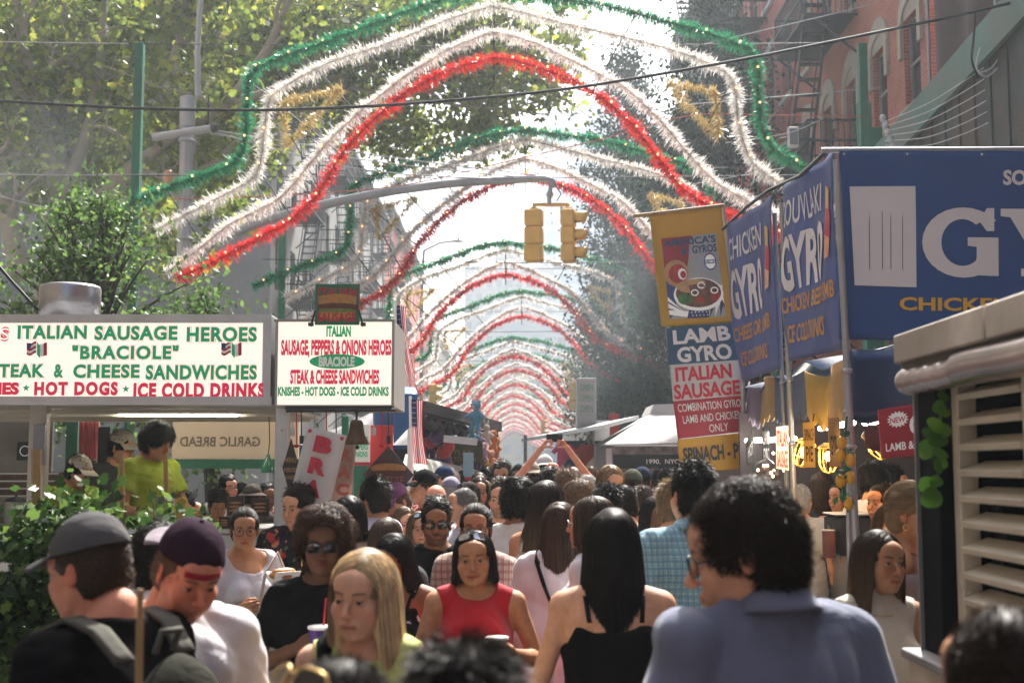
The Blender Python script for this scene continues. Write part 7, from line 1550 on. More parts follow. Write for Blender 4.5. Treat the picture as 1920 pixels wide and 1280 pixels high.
b = MB(); b.box((1.44, 3.85, 1.60), (.22, .10, .96)); b.build('dark_panel', KDK, root)
b = MB(); b.box((1.80, 2.9, 1.86), (.03, 1.9, .56)); b.box((1.60, 3.84, 1.60), (.44, .03, 1.04)); b.build('interior_shade_panel', KDK, root)  # black sheets added to stand for the shaded inside behind the slats
for c_, d_ in (((1.335, 3.785, 1.63), (.055, .055, .94)), ((1.335, 3.26, 1.63), (.055, .05, .94)), ((1.335, 3.522, 2.085), (.055, .468, .03)), ((1.335, 2.1, 1.63), (.055, .05, .94))): b = MB(); b.box(c_, d_, bev=.003); b.build('louvre_frame', LOUV, root)
for k in range(11):
    b = MB(); z = 2.045 - k * .0735; b.box((1.345, 3.523, z), (.088, .465, .021), 0, rot=Euler((0, R(-18), 0)), bev=.003); b.build('slat', LOUV, root)
    b = MB(); b.box((1.345, 2.68, z), (.088, 1.10, .021), 0, rot=Euler((0, R(-18), 0)), bev=.003); b.build('slat', LOUV, root)
b = MB(); b.box((1.345, 2.8, 1.155), (.16, 2.15, .035), bev=.005); b.build('sill', OLDW, root)
b = MB(); b.box((1.36, 2.8, .56), (.05, 2.15, 1.12)); b.build('base_panel', OLDW, root)
b = MB(); b.box((1.27, 3.55, 1.262), (.14, .95, .028), bev=.004); b.build('ledge', GREY, root)
b = MB(); b.box((1.28, 3.55, 1.13), (.12, .93, .23), bev=.004); b.build('ledge_board', OLDW, root)
b = MB(); b.tube([(1.42, 3.80, 1.72), (1.43, 3.78, 1.60), (1.40, 3.78, 1.50), (1.44, 3.76, 1.40), (1.50, 3.75, 1.33)], .018, 0, 8); b.build('hose', RUB, root)
rebase(root)
root = thing('climbing_vine', 'bright green vine with round leaves hanging on the dark kiosk post', 'vine', tuple(P(1745, 720, 3.75))); o = np.array(root.location)
VM_ = leaf_mat('vine_leaf', (.075, .20, .025), trans=.5, tint=(.15, .30, .03)); b = MB(); q = [np.array(P(x, y, 3.74)) - o for x, y in ((1752, 700), (1748, 780), (1738, 820), (1746, 860), (1738, 900), (1726, 940))]; limb(b, q, .005, .002, 6, 0, 4); b.build('stem', M['stem_green'], root)
V, F = [], []; n = 0
for (x, y, r, a) in ((1747, 728, 14, 0), (1752, 745, 12, 1), (1744, 762, 15, 2), (1752, 775, 13, 0), (1738, 800, 19, 1), (1752, 806, 15, 2.4), (1726, 815, 16, .5), (1742, 822, 20, 2), (1722, 842, 20, 1.2), (1744, 852, 17, 0), (1738, 872, 13, .6), (1748, 868, 13, 2), (1722, 908, 20, 1), (1738, 902, 13, 2.2), (1728, 935, 22, .2), (1742, 880, 10, 1), (1718, 848, 14, 2.8)):
    c = np.array(P(x, y, 3.72 + rng.normal() * .015)) - o; s = r * 3.72 / FPX; nn = rng.normal(size=3) * .5 + (0, -1, .4); nn /= np.linalg.norm(nn); u = np.cross(nn, (math.cos(a), .2, math.sin(a))); u /= np.linalg.norm(u); w_ = np.cross(nn, u); k = 14
    pts = [c + (u * math.cos(t) * (1.0 + .18 * math.cos(t)) + w_ * math.sin(t) * .92) * s + nn * s * .18 * abs(math.sin(t)) for t in np.linspace(0, 6.2832, k + 1)[:-1]] + [c]; V += pts; F += [(n + i, n + (i + 1) % k, n + k) for i in range(k)]; n += k + 1
link('leaves', np_mesh('leaves', np.array(V), np.array(F), VM_, smooth=True), root)
root.location.x += .028
# ------------------------------------------------------------------ signal pole, signals, wires
POLE = mat('pole_grey', (.36, .37, .38), .5, .14, 3, metal=.3); SIGY = mat('signal_yellow', (.78, .47, .10), .45, .12, 5, bump=.1, bscale=20); D2 = 24.0
root = thing('signal_pole', 'grey signal pole with long curved mast arm and thin lamp arm beside the plane tree', 'signal pole', (P(357, 0, D2).x, D2, 0)); o = np.array(root.location)
q = lambda x, y, d=D2: np.array(P(x, y, d)) - o
b = MB(); b.lathe([(.20, 0), (.20, .5), (.16, .6), (.145, 1), (.135, 8.85), (.12, 8.9), (.0, 8.92)], seg=8, sm=False); b.lathe([(.15, 8.3), (.155, 8.32), (.155, 8.86), (.15, 8.88)], seg=12); b.build('shaft', POLE, root)
b = MB(); b.tube([q(371, 180), q(370, 100), q(374, 20), q(384, -60), q(420, -150)], [.06, .055, .05, .045, .04], 0, 10); b.build('lamp_arm', POLE, root)
pts = [q(357, 478), q(400, 455), q(480, 418), q(600, 385), q(720, 360), q(850, 343), q(960, 337), (q(1022, 335)), q(1036, 340), q(1038, 350)]
pts = np.array(pts); t = np.linspace(0, 9, 55); pp = np.stack([np.interp(t, range(10), pts[:, i]) for i in range(3)], 1)
for _ in range(3): pp[1:-1] = (pp[:-2] + 2 * pp[1:-1] + pp[2:]) / 4
b = MB(); b.tube(pp, np.linspace(.105, .065, 55), 0, 12); b.build('mast_arm', POLE, root)
b = MB(); b.tube([q(286, 258, D2 - .4), q(395, 241, D2 - .4)], .075, 0, 12); b.build('side_arm', POLE, root); b = MB(); b.lathe([(.05, 0), (.085, .02), (.085, .10), (.05, .12)], tuple(q(396, 241, D2 - .4)), 0, 12, axis=(1, 0, .15)); b.build('end_cap', DARK, root)
b = MB(); [b.lathe([(.15, 0), (.165, .01), (.165, .05), (.15, .06)], (0, 0, z), 0, 12) for z in (5.7, 6.1, 8.0)]; b.build('clamp_band', POLE, root)
b = MB(); b.tube([q(372, 170) + (.1, 0, 0), q(392, 180), q(390, 230), q(380, 246)], .018, 0, 6); b.build('cable_loop', RUB, root)
root = thing('alarm_lamp', 'orange globe lamp on a short arm of the grey signal pole', 'lamp', tuple(P(316, 350, D2 - .2)))
b = MB(); b.lathe([(.10, 0), (.10, .22), (.08, .29), (.03, .32), (.0, .325)], seg=16); b.build('globe', mat('orange_globe', (.50, .22, .09), .35, .1), root); b = MB(); b.tube([(0, 0, .0), (0, 0, -.12), (.2, .1, -.18), (.42, .2, -.16)], .03, 0, 8); b.lathe([(.11, -.03), (.11, .0), (.06, .01)], seg=14); b.build('arm', POLE, root)
def signal(label, x0, x1, y0, y1, d, rz, k=0):
    s = d / FPX; c = P((x0 + x1) / 2, y1, d); h_ = (y1 - y0) * s; w_ = .34; root = thing('traffic_signal', label, 'traffic signal', tuple(c), rz, 'yellow traffic signals')
    for i in range(3):
        b = MB(); z = h_ / 3 * (i + .5); b.box((0, 0, z), (w_, .26, h_ / 3 - .008), bev=.03); b.build('section', SIGY, root)
        v = MB(); v.grid(lambda u, t: (math.cos(u * 4.4 - .63) * .125, -.13 - .24 * t * (1 - .25 * (1 - math.sin(u * math.pi))), z + math.sin(u * 4.4 - .63) * .125), 14, 3, 0, True, .006); v.build('visor', SIGY, root)
        l = MB(); l.lathe([(.115, 0), (.09, .02), (.04, .032), (.001, .035)], (0, -.128, z), 0, 18, axis=(0, -1, 0)); l.build('lens', mat(f'lens_{i}', ((.01, .10, .06), (.20, .11, .01), (.16, .01, .01))[i], .2) if f'lens_{i}' not in M else M[f'lens_{i}'], root)
    b = MB(); b.tube([(0, 0, h_), (0, 0, h_ + .10)], .03, 0, 8); b.lathe([(.08, h_), (.08, h_ + .03), (.03, h_ + .05)], seg=12); b.build('hanger', SIGY, root); return root
signal('yellow traffic signal seen from its flat back, hung from the mast arm end', 984, 1018, 390, 492, D2, R(168)); signal('yellow traffic signal with three visors facing sideways at the mast arm end', 1046, 1086, 390, 492, D2, R(78))
root = thing('signal_bracket', 'yellow bracket that joins the two signals below the mast arm', 'bracket', tuple(P(1030, 384, D2))); b = MB(); b.bar((-.32, 0, 0), (.36, 0, 0), .06, .06); b.build('crossbar', SIGY, root); b = MB(); b.tube([(0, 0, 0), (0, 0, .16), (.02, 0, .30), (.04, 0, .42)], .04, 0, 8); b.sphere((.01, 0, .20), .07); b.build('stem', POLE, root); b = MB(); b.tube([(.10, -.05, .40), (.22, -.05, .2), (.14, -.05, .06)], .012, 0, 6); b.build('cable', RUB, root)
signal('small yellow traffic signal over the far crossing beside the pale sign box', 1064, 1084, 716, 768, 49, R(80)); signal('tiny yellow traffic signal deep among the far arches', 1012, 1024, 786, 816, 90, R(80)); signal('hazy yellow traffic signal half hidden by the second garlands at the stall roofs', 800, 822, 720, 772, 48, R(100))
root = thing('street_lamp', 'grey cobra head street lamp reaching over the far street', 'street lamp', (P(795, 0, 62).x, 62, 0)); o = np.array(root.location); b = MB(); a = np.array(P(795, 470, 62)) - o; b.tube([(0, 0, 0), (0, 0, a[2] * .9), a, np.array(P(825, 455, 62)) - o, np.array(P(852, 452, 62)) - o], [.1, .08, .06, .05, .05], 0, 8); b.build('pole', POLE, root); b = MB(); c = np.array(P(858, 452, 62)) - o; b.sphere(tuple(c), 1, 0, 12, 8, (.34, .16, .07)); b.sphere(tuple(c + (.05, 0, .12)), .07, 0, 8, 6); b.build('head', POLE, root)
# cables and wires
def wire(label, pts, r, mtl, name='cable', cat='cable', sub=5, group=None):
    p = np.array([tuple(P(*a)) for a in pts]); k = len(p); t = np.linspace(0, k - 1, (k - 1) * sub + 1); q = np.stack([np.interp(t, np.arange(k), p[:, i]) for i in range(3)], 1)
    for _ in range(3): q[1:-1] = (q[:-2] + 2 * q[1:-1] + q[2:]) / 4
    b = MB(); b.tube(q, r, 0, 6); return tag(b.build(name, mtl), label, cat, group)
CABLE = mat('thick_cable', (.03, .032, .038), .6, .2, 20); LGW = mat('pale_wire', (.45, .45, .46), .5, .1); REDW = mat('red_cord', (.45, .08, .05), .6)
wire('thick black cable sagging across the whole street in front of the nearest arch', [(-420, 165, 15), (0, 190, 15), (250, 204, 15), (500, 208, 15), (750, 197, 15), (1060, 170, 15), (1400, 111, 15), (1640, 62, 15), (1830, 22, 14.9), (2000, -20, 14.8)], .019, CABLE)
for i, (a, b_, m_) in enumerate((((395, 243), (700, 292), (1036, 332)), ((395, 250), (700, 305), (1036, 338)), ((398, 246), (680, 325), (1036, 340)))): wire(['upper', 'middle', 'lower'][i] + ' of the three thin guy wires from the side arm to the mast arm tip', [(*a, D2 - .4), (*b_, D2 - .2), (*m_, D2)], .012, LGW, 'guy_wire', 'wire')
wire('thin pale wire from the left edge to the green post top', [(-60, 78, 19), (240, 82, 19)], .008, LGW, 'wire', 'wire'); wire('thin pale wire crossing low behind the locust tree', [(-60, 326, 19), (150, 329, 19), (330, 326, 19)], .008, LGW, 'wire', 'wire')
wire('slack red cord strung from the signal pole across the second arch', [(315, 374, 20), (560, 366, 20.5), (760, 350, 21), (960, 300, 22), (1130, 262, 23), (1290, 212, 21), (1450, 216, 20), (1620, 219, 19)], .010, REDW, 'cord', 'cord')
wire('thin diagonal wire over the grey pavement side by the left trunk', [(-60, 350, 22), (60, 385, 21), (160, 400, 20)], .007, LGW, 'wire', 'wire')
for i in range(6): wire(f'{["first and highest","second","third","fourth","fifth","sixth and lowest"][i]} bare white string light wire running to the hoarding', [(1660, 228 + i * 9, 18.6), (1740, 196 + i * 16, 17.4), (1830, 138 + i * 21, 16.2), (1960, 45 + i * 26, 14.9)], .006, mat('white_wire', (.62, .62, .62), .5) if i == 0 else M['white_wire'], 'string_light_wire', 'wire', group='string light wires of the hoarding')
for i in range(5):
    x, y = 1655 + i * 5, 222 + i * 13; b = MB(); b.sphere(tuple(P(x, y, 18.5)), .05, 0, 8, 6, (1, 1, 1.2)); c = P(1866 - i * 2, 92 + i * 24, 15.7); tag(b.build('insulator', M['white_wire']), f'white insulator knob number {["one at the top","two","three","four","five at the bottom"][i]} on the far end of the hoarding wires', 'insulator', 'insulators of the hoarding wires')
wire('tangled pale wire loops hanging at the near end of the hoarding', [(1838, 90, 15.6), (1828, 130, 15.6), (1850, 148, 15.6), (1880, 120, 15.6), (1884, 90, 15.6), (1862, 128, 15.6), (1835, 138, 15.6)], .012, M['white_wire'], 'wire_tangle', 'wire')
wire('thick dark drop cable from the black cable down the hoarding', [(1828, 22, 14.9), (1826, 70, 14.9), (1820, 115, 15), (1835, 145, 15.3)], .015, CABLE)
for lab, pts in (('highest pale wire crossing the coral tenement', ((1300, 88), (1640, 8))), ('second pale wire crossing the red brick front', ((1290, 196), (1650, 165))), ('slack pale wire near the white floodlight', ((1360, 268), (1480, 252), (1545, 222))), ('lowest pale wire above the lilac banners', ((1300, 345), (1470, 315)))): wire(lab, [(*p, 20 - .3 * k) for k, p in enumerate(pts)], .007, LGW, 'wire', 'wire')
root = thing('floodlight', 'small white box floodlight on wires in front of the brick tenement', 'floodlight', tuple(P(1487, 258, 20))); b = MB(); b.box((0, 0, 0), (.17, .10, .33), bev=.012); b.build('case', WHITE, root); b = MB(); b.box((0, -.055, .0), (.12, .012, .25)); b.build('glass', GREY if 'grey_metal' in M else IRON, root); b = MB(); b.tube([(-.08, 0, .0), (-.22, 0, -.02)], .012, 0, 6); b.build('bracket', IRON, root)
# ------------------------------------------------------------------ the crowd
BLACK = (.006, .006, .007); WHITE_C = (.66, .65, .66); NAVYC = (.02, .025, .05)
ROWS = []
def pp(px, top, d, face, sex, skin, hair, wear, label, **k): ROWS.append(dict(px=px, top=top, d=d, face=face, sex=sex, skin=skin, hair=hair, wear=wear, label=label, **k))
PL_BLUE = ('plaid', (('X', 14, (.10, .24, .40), .55), ('Z', 11, (.10, .26, .42), .55), ('X', 29, (.42, .60, .62), .80), ('Z', 23, (.12, .34, .38), .80)))
PL_BROWN = ('plaid', (('X', 11, (.30, .12, .08), .6), ('Z', 9, (.30, .13, .09), .6), ('X', 25, (.20, .07, .05), .85)))
FLORAL = ('blobs', ((11, .34, (.42, .05, .05)), (14, .27, (.50, .22, .12)), (17, .22, (.10, .14, .07))))
DOTS = ('blobs', ((16, .30, (.7, .7, .7)),))
# foreground
pp(1432, 905, 2.85, -160, 'm', 'fair', ('curly', 'dark', {'vol': .48, 'dens': 2.6, 'side': .2, 'thick': .8}), ('polo', (.15, .17, .25)), 'man with thick dark hair and glasses in a slate blue polo shirt, seen from behind', lod=0, head=(58, 14, 0), w=1.12, ex=[('glasses',)], hx=.02, hs=1.13, bottom=('pants', NAVYC))
pp(205, 950, 3.1, -118, 'm', 'red', ('crop', 'brown', {}), ('tee', BLACK), 'man in a faded grey cap and black tee with an olive backpack, facing left', lod=0, head=(8, 10, 0), lean=(0, -.03, 0), ex=[('cap', (.095, .092, .096))], hx=.03, w=1.12)
pp(330, 972, 3.4, 28, 'm', 'red', ('crop', 'light', {}), ('tee', (.60, .60, .64)), 'man in a backwards maroon cap and white tee with a blue sun print, looking down', lod=0, head=(10, 26, 4), beard=.25, lean=(0, -.03, 0), ex=[('cap', (.030, .014, .028), dict(backwards=True, brim_c=(.20, .16, .20), band=(.32, .012, .025)))], hx=-.005, jaw=.95, w=.93)
pp(300, 975, 4.1, -165, 'm', 'brown', ('curly', 'black', {'vol': .7}), ('polo', (.62, .62, .64)), 'dark haired person in a white collared shirt behind the two capped men', lod=1, hx=.025)
pp(690, 1022, 3.35, -6, 'f', 'pale', ('long', 'blonde', {'L': .46, 'dens': 1.5, 'part': .012, 'vol': 1.0, 'wave': .05}), ('tank', (.62, .66, .22)), 'blonde woman with long straight hair in a pale lime tank top', lod=0, head=(-14, 6, 2), ex=[('strap', -1, BLACK, .05)], brow='light', arms=('down', 'down'), hs=.98)
pp(1147, 950, 4.2, 180, 'f', 'fair', ('long', 'black', {'L': .44, 'dens': 1.3, 'wave': .10, 'vol': 1.5}), ('strap', BLACK), 'woman with long black hair in a black strappy top, seen from behind', lod=0, w=1.05, lowback=True, bottom=('dress', BLACK), arms=(((.09, .03, -.275), (.15, -.02, -.52), 'relax'),) * 2)
pp(892, 986, 5.2, 2, 'f', 'tan', ('long', 'dark', {'L': .09, 'vol': .8}), ('tank', (.52, .012, .025)), 'smiling woman in a bright red sleeveless top holding a plastic cup', lod=0, smile=1.0, w=1.12, aw=1.15, hs=1.0, fw=1.05, head=(-4, 2, -3), arms=(((.09, .02, -.275), (.10, -.02, -.52), 'relax'), ((.10, .05, -.25), (-.02, -.21, -.19), 'grip')), ex=[('sun', dict(up=True, lens='lens_glare')), ('hoops', .012, 'gold_metal')], bottom=('pants', (.10, .012, .03)), hx=.02)
pp(608, 940, 4.7, 4, 'f', 'dark', ('afro', 'auburn', {'vol': .85, 'dens': 1.3, 'win': 1.5}), ('tee', BLACK), 'woman with a brown afro, grey front hair and dark sunglasses in a black tee', lod=0, w=1.04, hx=.045, arms=(((.10, .02, -.26), (-.10, -.22, -.15), 'grip'), 'down'), ex=[('sun',), ('hoops', .024, 'gold_metal'), ('strap', 1, (.05, .055, .065), .04), ('front', 'grey')])
pp(748, 990, 5.5, -14, 'f', 'brown', ('longcurly', 'black', {'L': .26, 'wave': .12, 'part': -.02, 'vol': 1.15}), ('strap', BLACK, DOTS), 'woman with wavy black hair and a hoop earring in a polka dot top', lod=0, head=(-10, 18, 0), ex=[('hoops', .026)])
pp(1640, 988, 4.45, 12, 'f', 'olive', ('long', 'dark', {'L': .40, 'tip': 'light', 'dens': 1.3, 'wave': .05, 'part': .01}), ('turtle', (.58, .52, .42)), 'woman with long brown hair in a cream sleeveless turtleneck', lod=0, head=(12, -2, 4), ex=[('hoops', .008), ('necklace',)])
pp(1702, 897, 5.1, 62, 'f', 'tan', ('pony', 'dirty', {'L': .30}), ('strap', (.10, .055, .05)), 'woman with a ponytail and gold necklace turning away beside the kiosk post', lod=0, head=(-10, 2, 0), ex=[('necklace',), ('hoops', .012, 'gold_metal')])
pp(872, 1194, 1.62, 180, 'f', 'tan', ('short', 'black', {'vol': 1.1, 'dens': 1.5}), ('tee', BLACK), 'dark haired head right below the red top woman at the bottom edge', lod=0, hx=.02)
pp(655, 1214, 1.75, 170, 'm', 'tan', ('crop', 'black', {}), ('tee', BLACK), 'dark cropped head with gold sunglasses pushed up, below the blonde woman', lod=0, ex=[('sun', dict(up=True, frame='gold_metal'))], head=(150, 0, 0), hx=.01)
pp(1880, 1128, 1.72, 190, 'm', 'tan', ('crop', 'dark', {}), ('tee', BLACK), 'dark cropped head close in the lower corner before the louvred kiosk', lod=0, hx=.008)
# second line
pp(462, 946, 6.7, 42, 'f', 'tan', ('pony', 'dark', {'L': .34}), ('puff', (.62, .60, .66)), 'woman in glasses and a white puff sleeve blouse with a floral tote bag', lod=0, head=(-28, 4, 0), ex=[('glasses', dict(round_=True))], arms=(((.06, .03, -.27), (-.02, -.20, -.22), 'grip'), ((.07, .02, -.26), (-.05, -.22, -.10), 'grip')), bottom=('mini', (.42, .46, .56)))
pp(566, 907, 7.5, -12, 'm', 'fair', ('short', 'dark', {}), ('tee', (.018, .018, .022), FLORAL), 'man in a black floral shirt holding food behind the afro woman', lod=1, head=(-18, 8, 0), w=1.1, arms=(((.08, .02, -.27), (-.04, -.24, -.16), 'grip'), 'down'))
pp(655, 925, 6.6, -160, 'f', 'fair', ('longcurly', 'black', {'L': .10, 'wave': .2}), ('long', (.45, .40, .34)), 'person with dark wavy hair and a beige jacket, back to the camera', lod=1)
pp(724, 966, 6.2, 175, 'f', 'fair', ('long', 'brown', {'L': .24, 'tip': 'light'}), ('tee', (.10, .10, .11)), 'woman with sleek brown hair just above the wavy haired woman', lod=1)
pp(702, 893, 8.0, -118, 'm', 'tan', ('short', 'dark', {'vol': 1.2}), ('long', (.52, .50, .64)), 'dark haired man in a lavender white shirt, in profile facing left', lod=1, hx=.025)
pp(757, 894, 8.8, -34, 'm', 'fair', ('crop', 'light', {}), ('tee', (.50, .58, .60)), 'bearded man in a mauve cap, grinning downwards', lod=1, smile=1.0, beard=.75, head=(-12, 24, -6), ex=[('cap', (.19, .065, .16))], hx=.035)
pp(796, 877, 9.8, -62, 'm', 'fair', ('crop', 'brown', {}), ('tee', (.42, .04, .04)), 'man in a black baseball cap with a long peak, in profile', lod=1, ex=[('cap', BLACK)], hx=.035, smile=.4)
pp(818, 907, 9.2, 170, 'm', 'red', ('bald', 'light', {}), ('tee', (.12, .12, .13)), 'balding man with a pink scalp behind the black capped man', lod=1, hx=0)
pp(757, 945, 8.4, 10, 'f', 'fair', ('long', 'light', {'L': .15}), ('tee', (.3, .28, .26)), 'light haired woman peering out beneath the mauve cap', lod=1, head=(12, 6, 0))
pp(787, 955, 7.9, 16, 'f', 'fair', ('long', 'dirty', {'L': .2}), ('tee', (.35, .3, .3)), 'fair haired woman with sunglasses on her head beside the man in black shades', lod=1, ex=[('sun', dict(up=True, lens='lens_glare'))], smile=.5)
pp(818, 931, 6.6, 4, 'm', 'brown', ('top', 'black', {'vol': .95}), ('tee', BLACK), 'man with black sunglasses, trimmed beard and a wrist watch', lod=1, beard=.8, ex=[('sun',)], arms=('down', ((.10, -.02, -.26), (-.10, -.25, -.13), 'grip')), hx=.025)
pp(868, 912, 8.6, -70, 'm', 'fair', ('crop', 'grey', {}), ('long', (.50, .50, .56)), 'grey haired man in profile with a pale shirt', lod=1, hx=.01)
pp(893, 940, 6.1, -4, 'f', 'olive', ('slick', 'dark', {}), ('long', (.55, .46, .40), PL_BROWN), 'woman with pulled back hair in a brown plaid shirt right behind the red top', lod=1, ex=[('glasses',)], arms=('chest', 'down'))
pp(942, 893, 8.2, -12, 'm', 'fair', ('top', 'brown', {'vol': .9}), ('tee', (.02, .02, .024)), 'laughing bearded man with swept brown hair', lod=1, smile=1.0, beard=.7, fw=1.06, hx=.03)
pp(972, 890, 7.3, 165, 'm', 'brown', ('curly', 'black', {}), ('long', WHITE_C), 'man with thick curly black hair in a white shirt, back turned', lod=1, hx=.04, w=1.08)
pp(1024, 898, 6.6, 150, 'f', 'tan', ('longcurly', 'dark', {'L': .36, 'wave': .28, 'tip': 'light', 'vol': 1.3}), ('strap', (.40, .33, .25)), 'woman with big dark curls fading to light ends and a beige top', lod=1)
pp(1050, 936, 5.9, 172, 'f', 'fair', ('long', 'brown', {'L': .42, 'part': 0.0}), ('long', WHITE_C), 'woman with very long straight brown hair in a white shirt and grey shorts', lod=1, bottom=('mini', (.26, .26, .30)), ex=[('strap', 1, BLACK, .03)], loose=.04)
pp(1112, 924, 5.5, -115, 'f', 'tan', ('long', 'brown', {'L': .12, 'tip': 'light'}), ('tee', (.62, .60, .66)), 'woman with glasses in profile wearing a white tee', lod=1, ex=[('glasses', dict(frame='silver_metal'))], loose=.03)
pp(1140, 899, 7.0, 165, 'm', 'olive', ('short', 'black', {}), ('tee', WHITE_C), 'man in a plain black cap seen from behind with a pale rucksack', lod=1, ex=[('cap', BLACK, dict())], hx=.035)
pp(1140, 866, 9.0, 8, 'f', 'fair', ('long', 'dirty', {'L': .24, 'part': -.012}), ('tee', (.4, .38, .36)), 'tall woman with streaked hair rising above the black cap', lod=1, head=(12, 14, 0))
pp(1102, 888, 9.4, 178, 'm', 'fair', ('crop', 'white', {}), ('tee', (.4, .42, .44)), 'white haired man seen from behind', lod=1, hx=.008)
pp(1208, 911, 8.6, 160, 'm', 'fair', ('short', 'brown', {}), ('tee', (.06, .075, .09)), 'boy with mousy hair in a dark grey tee, back turned', lod=1)
pp(1172, 905, 7.6, 178, 'm', 'fair', ('crop', 'dark', {}), ('long', (.55, .52, .46)), 'man in a cream jacket with a black strap, back turned', lod=1, ex=[('strap', -1, BLACK, .05)])
pp(1240, 880, 10.2, 185, 'm', 'brown', ('short', 'black', {'vol': .9}), ('tee', (.05, .055, .06)), 'dark haired man in the grill smoke below the white tent', lod=1)
pp(1228, 925, 7.2, 180, 'f', 'tan', ('long', 'black', {'L': .3}), ('tee', (.05, .05, .055)), 'woman with plain black hair next to the white hoodie', lod=1)
pp(1252, 935, 6.7, 190, 'f', 'fair', ('long', 'light', {'L': .16, 'wave': .1}), ('tee', (.6, .58, .6)), 'woman with tousled light brown hair in front of the plaid shirt', lod=1)
pp(1262, 900, 6.4, 172, 'm', 'fair', ('short', 'dirty', {}), ('sweat', (.62, .60, .64)), 'sandy haired person in a white hoodie, back turned', lod=1)
pp(1298, 862, 5.5, -160, 'm', 'fair', ('top', 'black', {'vol': .95, 'dens': 1.3}), ('tee', (.36, .58, .62), PL_BLUE), 'tall man in a light blue plaid shirt with a brown strap', lod=0, w=1.06, ex=[('strap', -1, (.03, .02, .018), .04)], collar=True, hx=.03, loose=.03)
# third line, smaller
pp(832, 871, 13, -60, 'm', 'fair', ('crop', 'brown', {}), ('tee', (.28, .30, .34)), 'man in a navy blue cap beneath the prize stall awning', ex=[('cap', (.02, .035, .09))], hx=.035)
pp(849, 880, 14, 2, 'm', 'red', ('crop', 'white', {}), ('tee', (.5, .5, .5)), 'white haired man in narrow black sunglasses', ex=[('sun',)], hx=.008)
pp(866, 880, 14.5, -30, 'm', 'tan', ('crop', 'black', {}), ('tee', (.1, .1, .1)), 'man in a black cap with a white front band', ex=[('cap', (.02, .02, .02), dict(brim_c=(.6, .6, .6)))], hx=.035)
pp(878, 905, 9.8, 165, 'm', 'tan', ('curly', 'dark', {'vol': .7}), ('tee', (.10, .11, .2)), 'curly haired person behind the grey haired man in profile', lod=1, ex=[])
pp(846, 890, 11, 160, 'm', 'fair', ('crop', 'grey', {}), ('tee', (.3, .3, .36)), 'man in a washed grey lilac cap, mostly hidden by curls', ex=[('cap', (.20, .20, .28))], hx=.035)
pp(908, 898, 11.5, -8, 'f', 'fair', ('long', 'dirty', {'L': .15}), ('tee', (.10, .12, .25)), 'woman in round sunglasses with a navy patterned top', ex=[('sun', dict(round_=True))])
pp(941, 864, 11, -4, 'm', 'olive', ('short', 'dark', {}), ('tee', (.2, .2, .22)), 'man with receding dark hair and sunglasses above the laughing man', ex=[('sun',)], beard=.5)
pp(995, 861, 13, -8, 'm', 'tan', ('crop', 'dark', {}), ('tee', (.2, .19, .15)), 'bearded man in a khaki bucket hat and sunglasses', ex=[('hat', (.24, .21, .15)), ('sun',)], beard=.7, hx=.03)
pp(1022, 850, 15.5, 180, 'm', 'tan', ('crop', 'black', {}), ('tee', (.02, .03, .08)), 'person in a white baseball cap in front of the raised phone', ex=[('cap', (.66, .65, .63), dict(backwards=True, brim_c=(.66, .65, .63)))], hx=.035)
pp(1036, 868, 12.5, 4, 'm', 'red', ('bald', 'grey', {}), ('tee', (.03, .05, .12)), 'man stretching both arms up to hold a phone overhead', lod=0, head=(0, -26, 0), arms=(((.13, -.10, .17), (-.065, -.17, .43), 'grip'),) * 2, hx=-.02, palm={-1: (1, -.3, 0), 1: (-1, -.3, 0)}, ex=[('glasses', dict(frame='silver_metal'))])
pp(1031, 876, 10.4, 178, 'm', 'tan', ('short', 'black', {}), ('tee', (.12, .12, .14)), 'dark haired man directly below the raised phone', lod=1)
pp(1062, 880, 10.2, 178, 'f', 'fair', ('short', 'light', {'vol': 1.2}), ('tee', (.3, .28, .27)), 'person with tousled fair brown hair near the white haired man', lod=1)
pp(1076, 873, 12.5, 170, 'm', 'fair', ('crop', 'grey', {}), ('tee', (.35, .35, .38)), 'grey haired man with a bald spot to the right of the raised phone')
pp(1108, 872, 14, 178, 'm', 'fair', ('crop', 'light', {}), ('tee', (.30, .31, .33)), 'man with short sandy hair beyond the white haired man')
pp(1085, 903, 8.6, -90, 'f', 'tan', ('curly', 'light', {'vol': .9}), ('tee', (.4, .2, .15)), 'person with bronze curls facing left', lod=1)
pp(1186, 876, 11, 170, 'm', 'tan', ('crop', 'dark', {}), ('tee', (.05, .055, .05)), 'man in an olive cap with a pale round emblem', ex=[('cap', (.085, .085, .06))], hx=.035)
pp(1204, 872, 12, 165, 'm', 'tan', ('crop', 'black', {}), ('tee', (.04, .05, .07)), 'man in a navy cap with a yellow mark', ex=[('cap', (.02, .03, .06))], hx=.035)
pp(972, 868, 17, 6, 'm', 'brown', ('crop', 'black', {}), ('tee', (.04, .04, .05)), 'man in a black cap between the receding man and the bucket hat', ex=[('cap', BLACK)], hx=.035)
pp(912, 876, 15, 180, 'm', 'brown', ('short', 'black', {}), ('tee', (.3, .08, .07)), 'black haired man in a rust tee beneath the orange plush toys')
pp(884, 874, 17, 175, 'f', 'tan', ('long', 'black', {'L': .2}), ('tee', (.2, .2, .25)), 'woman with black hair beneath the pale blue gift board')
pp(898, 882, 12.8, 10, 'm', 'dark', ('crop', 'black', {}), ('tee', (.05, .05, .05)), 'dark skinned man in shadow left of the receding man')
pp(960, 880, 13.8, -170, 'f', 'fair', ('long', 'dark', {'L': .2}), ('tee', (.35, .32, .3)), 'woman with dark hair behind the laughing man')
pp(765, 876, 12.2, 30, 'm', 'tan', ('short', 'black', {}), ('tee', (.05, .05, .06)), 'dark haired man holding up a pink phone by the diamond board', arms=(((.08, -.12, -.14), (.03, -.24, .08), 'grip'), 'down'))
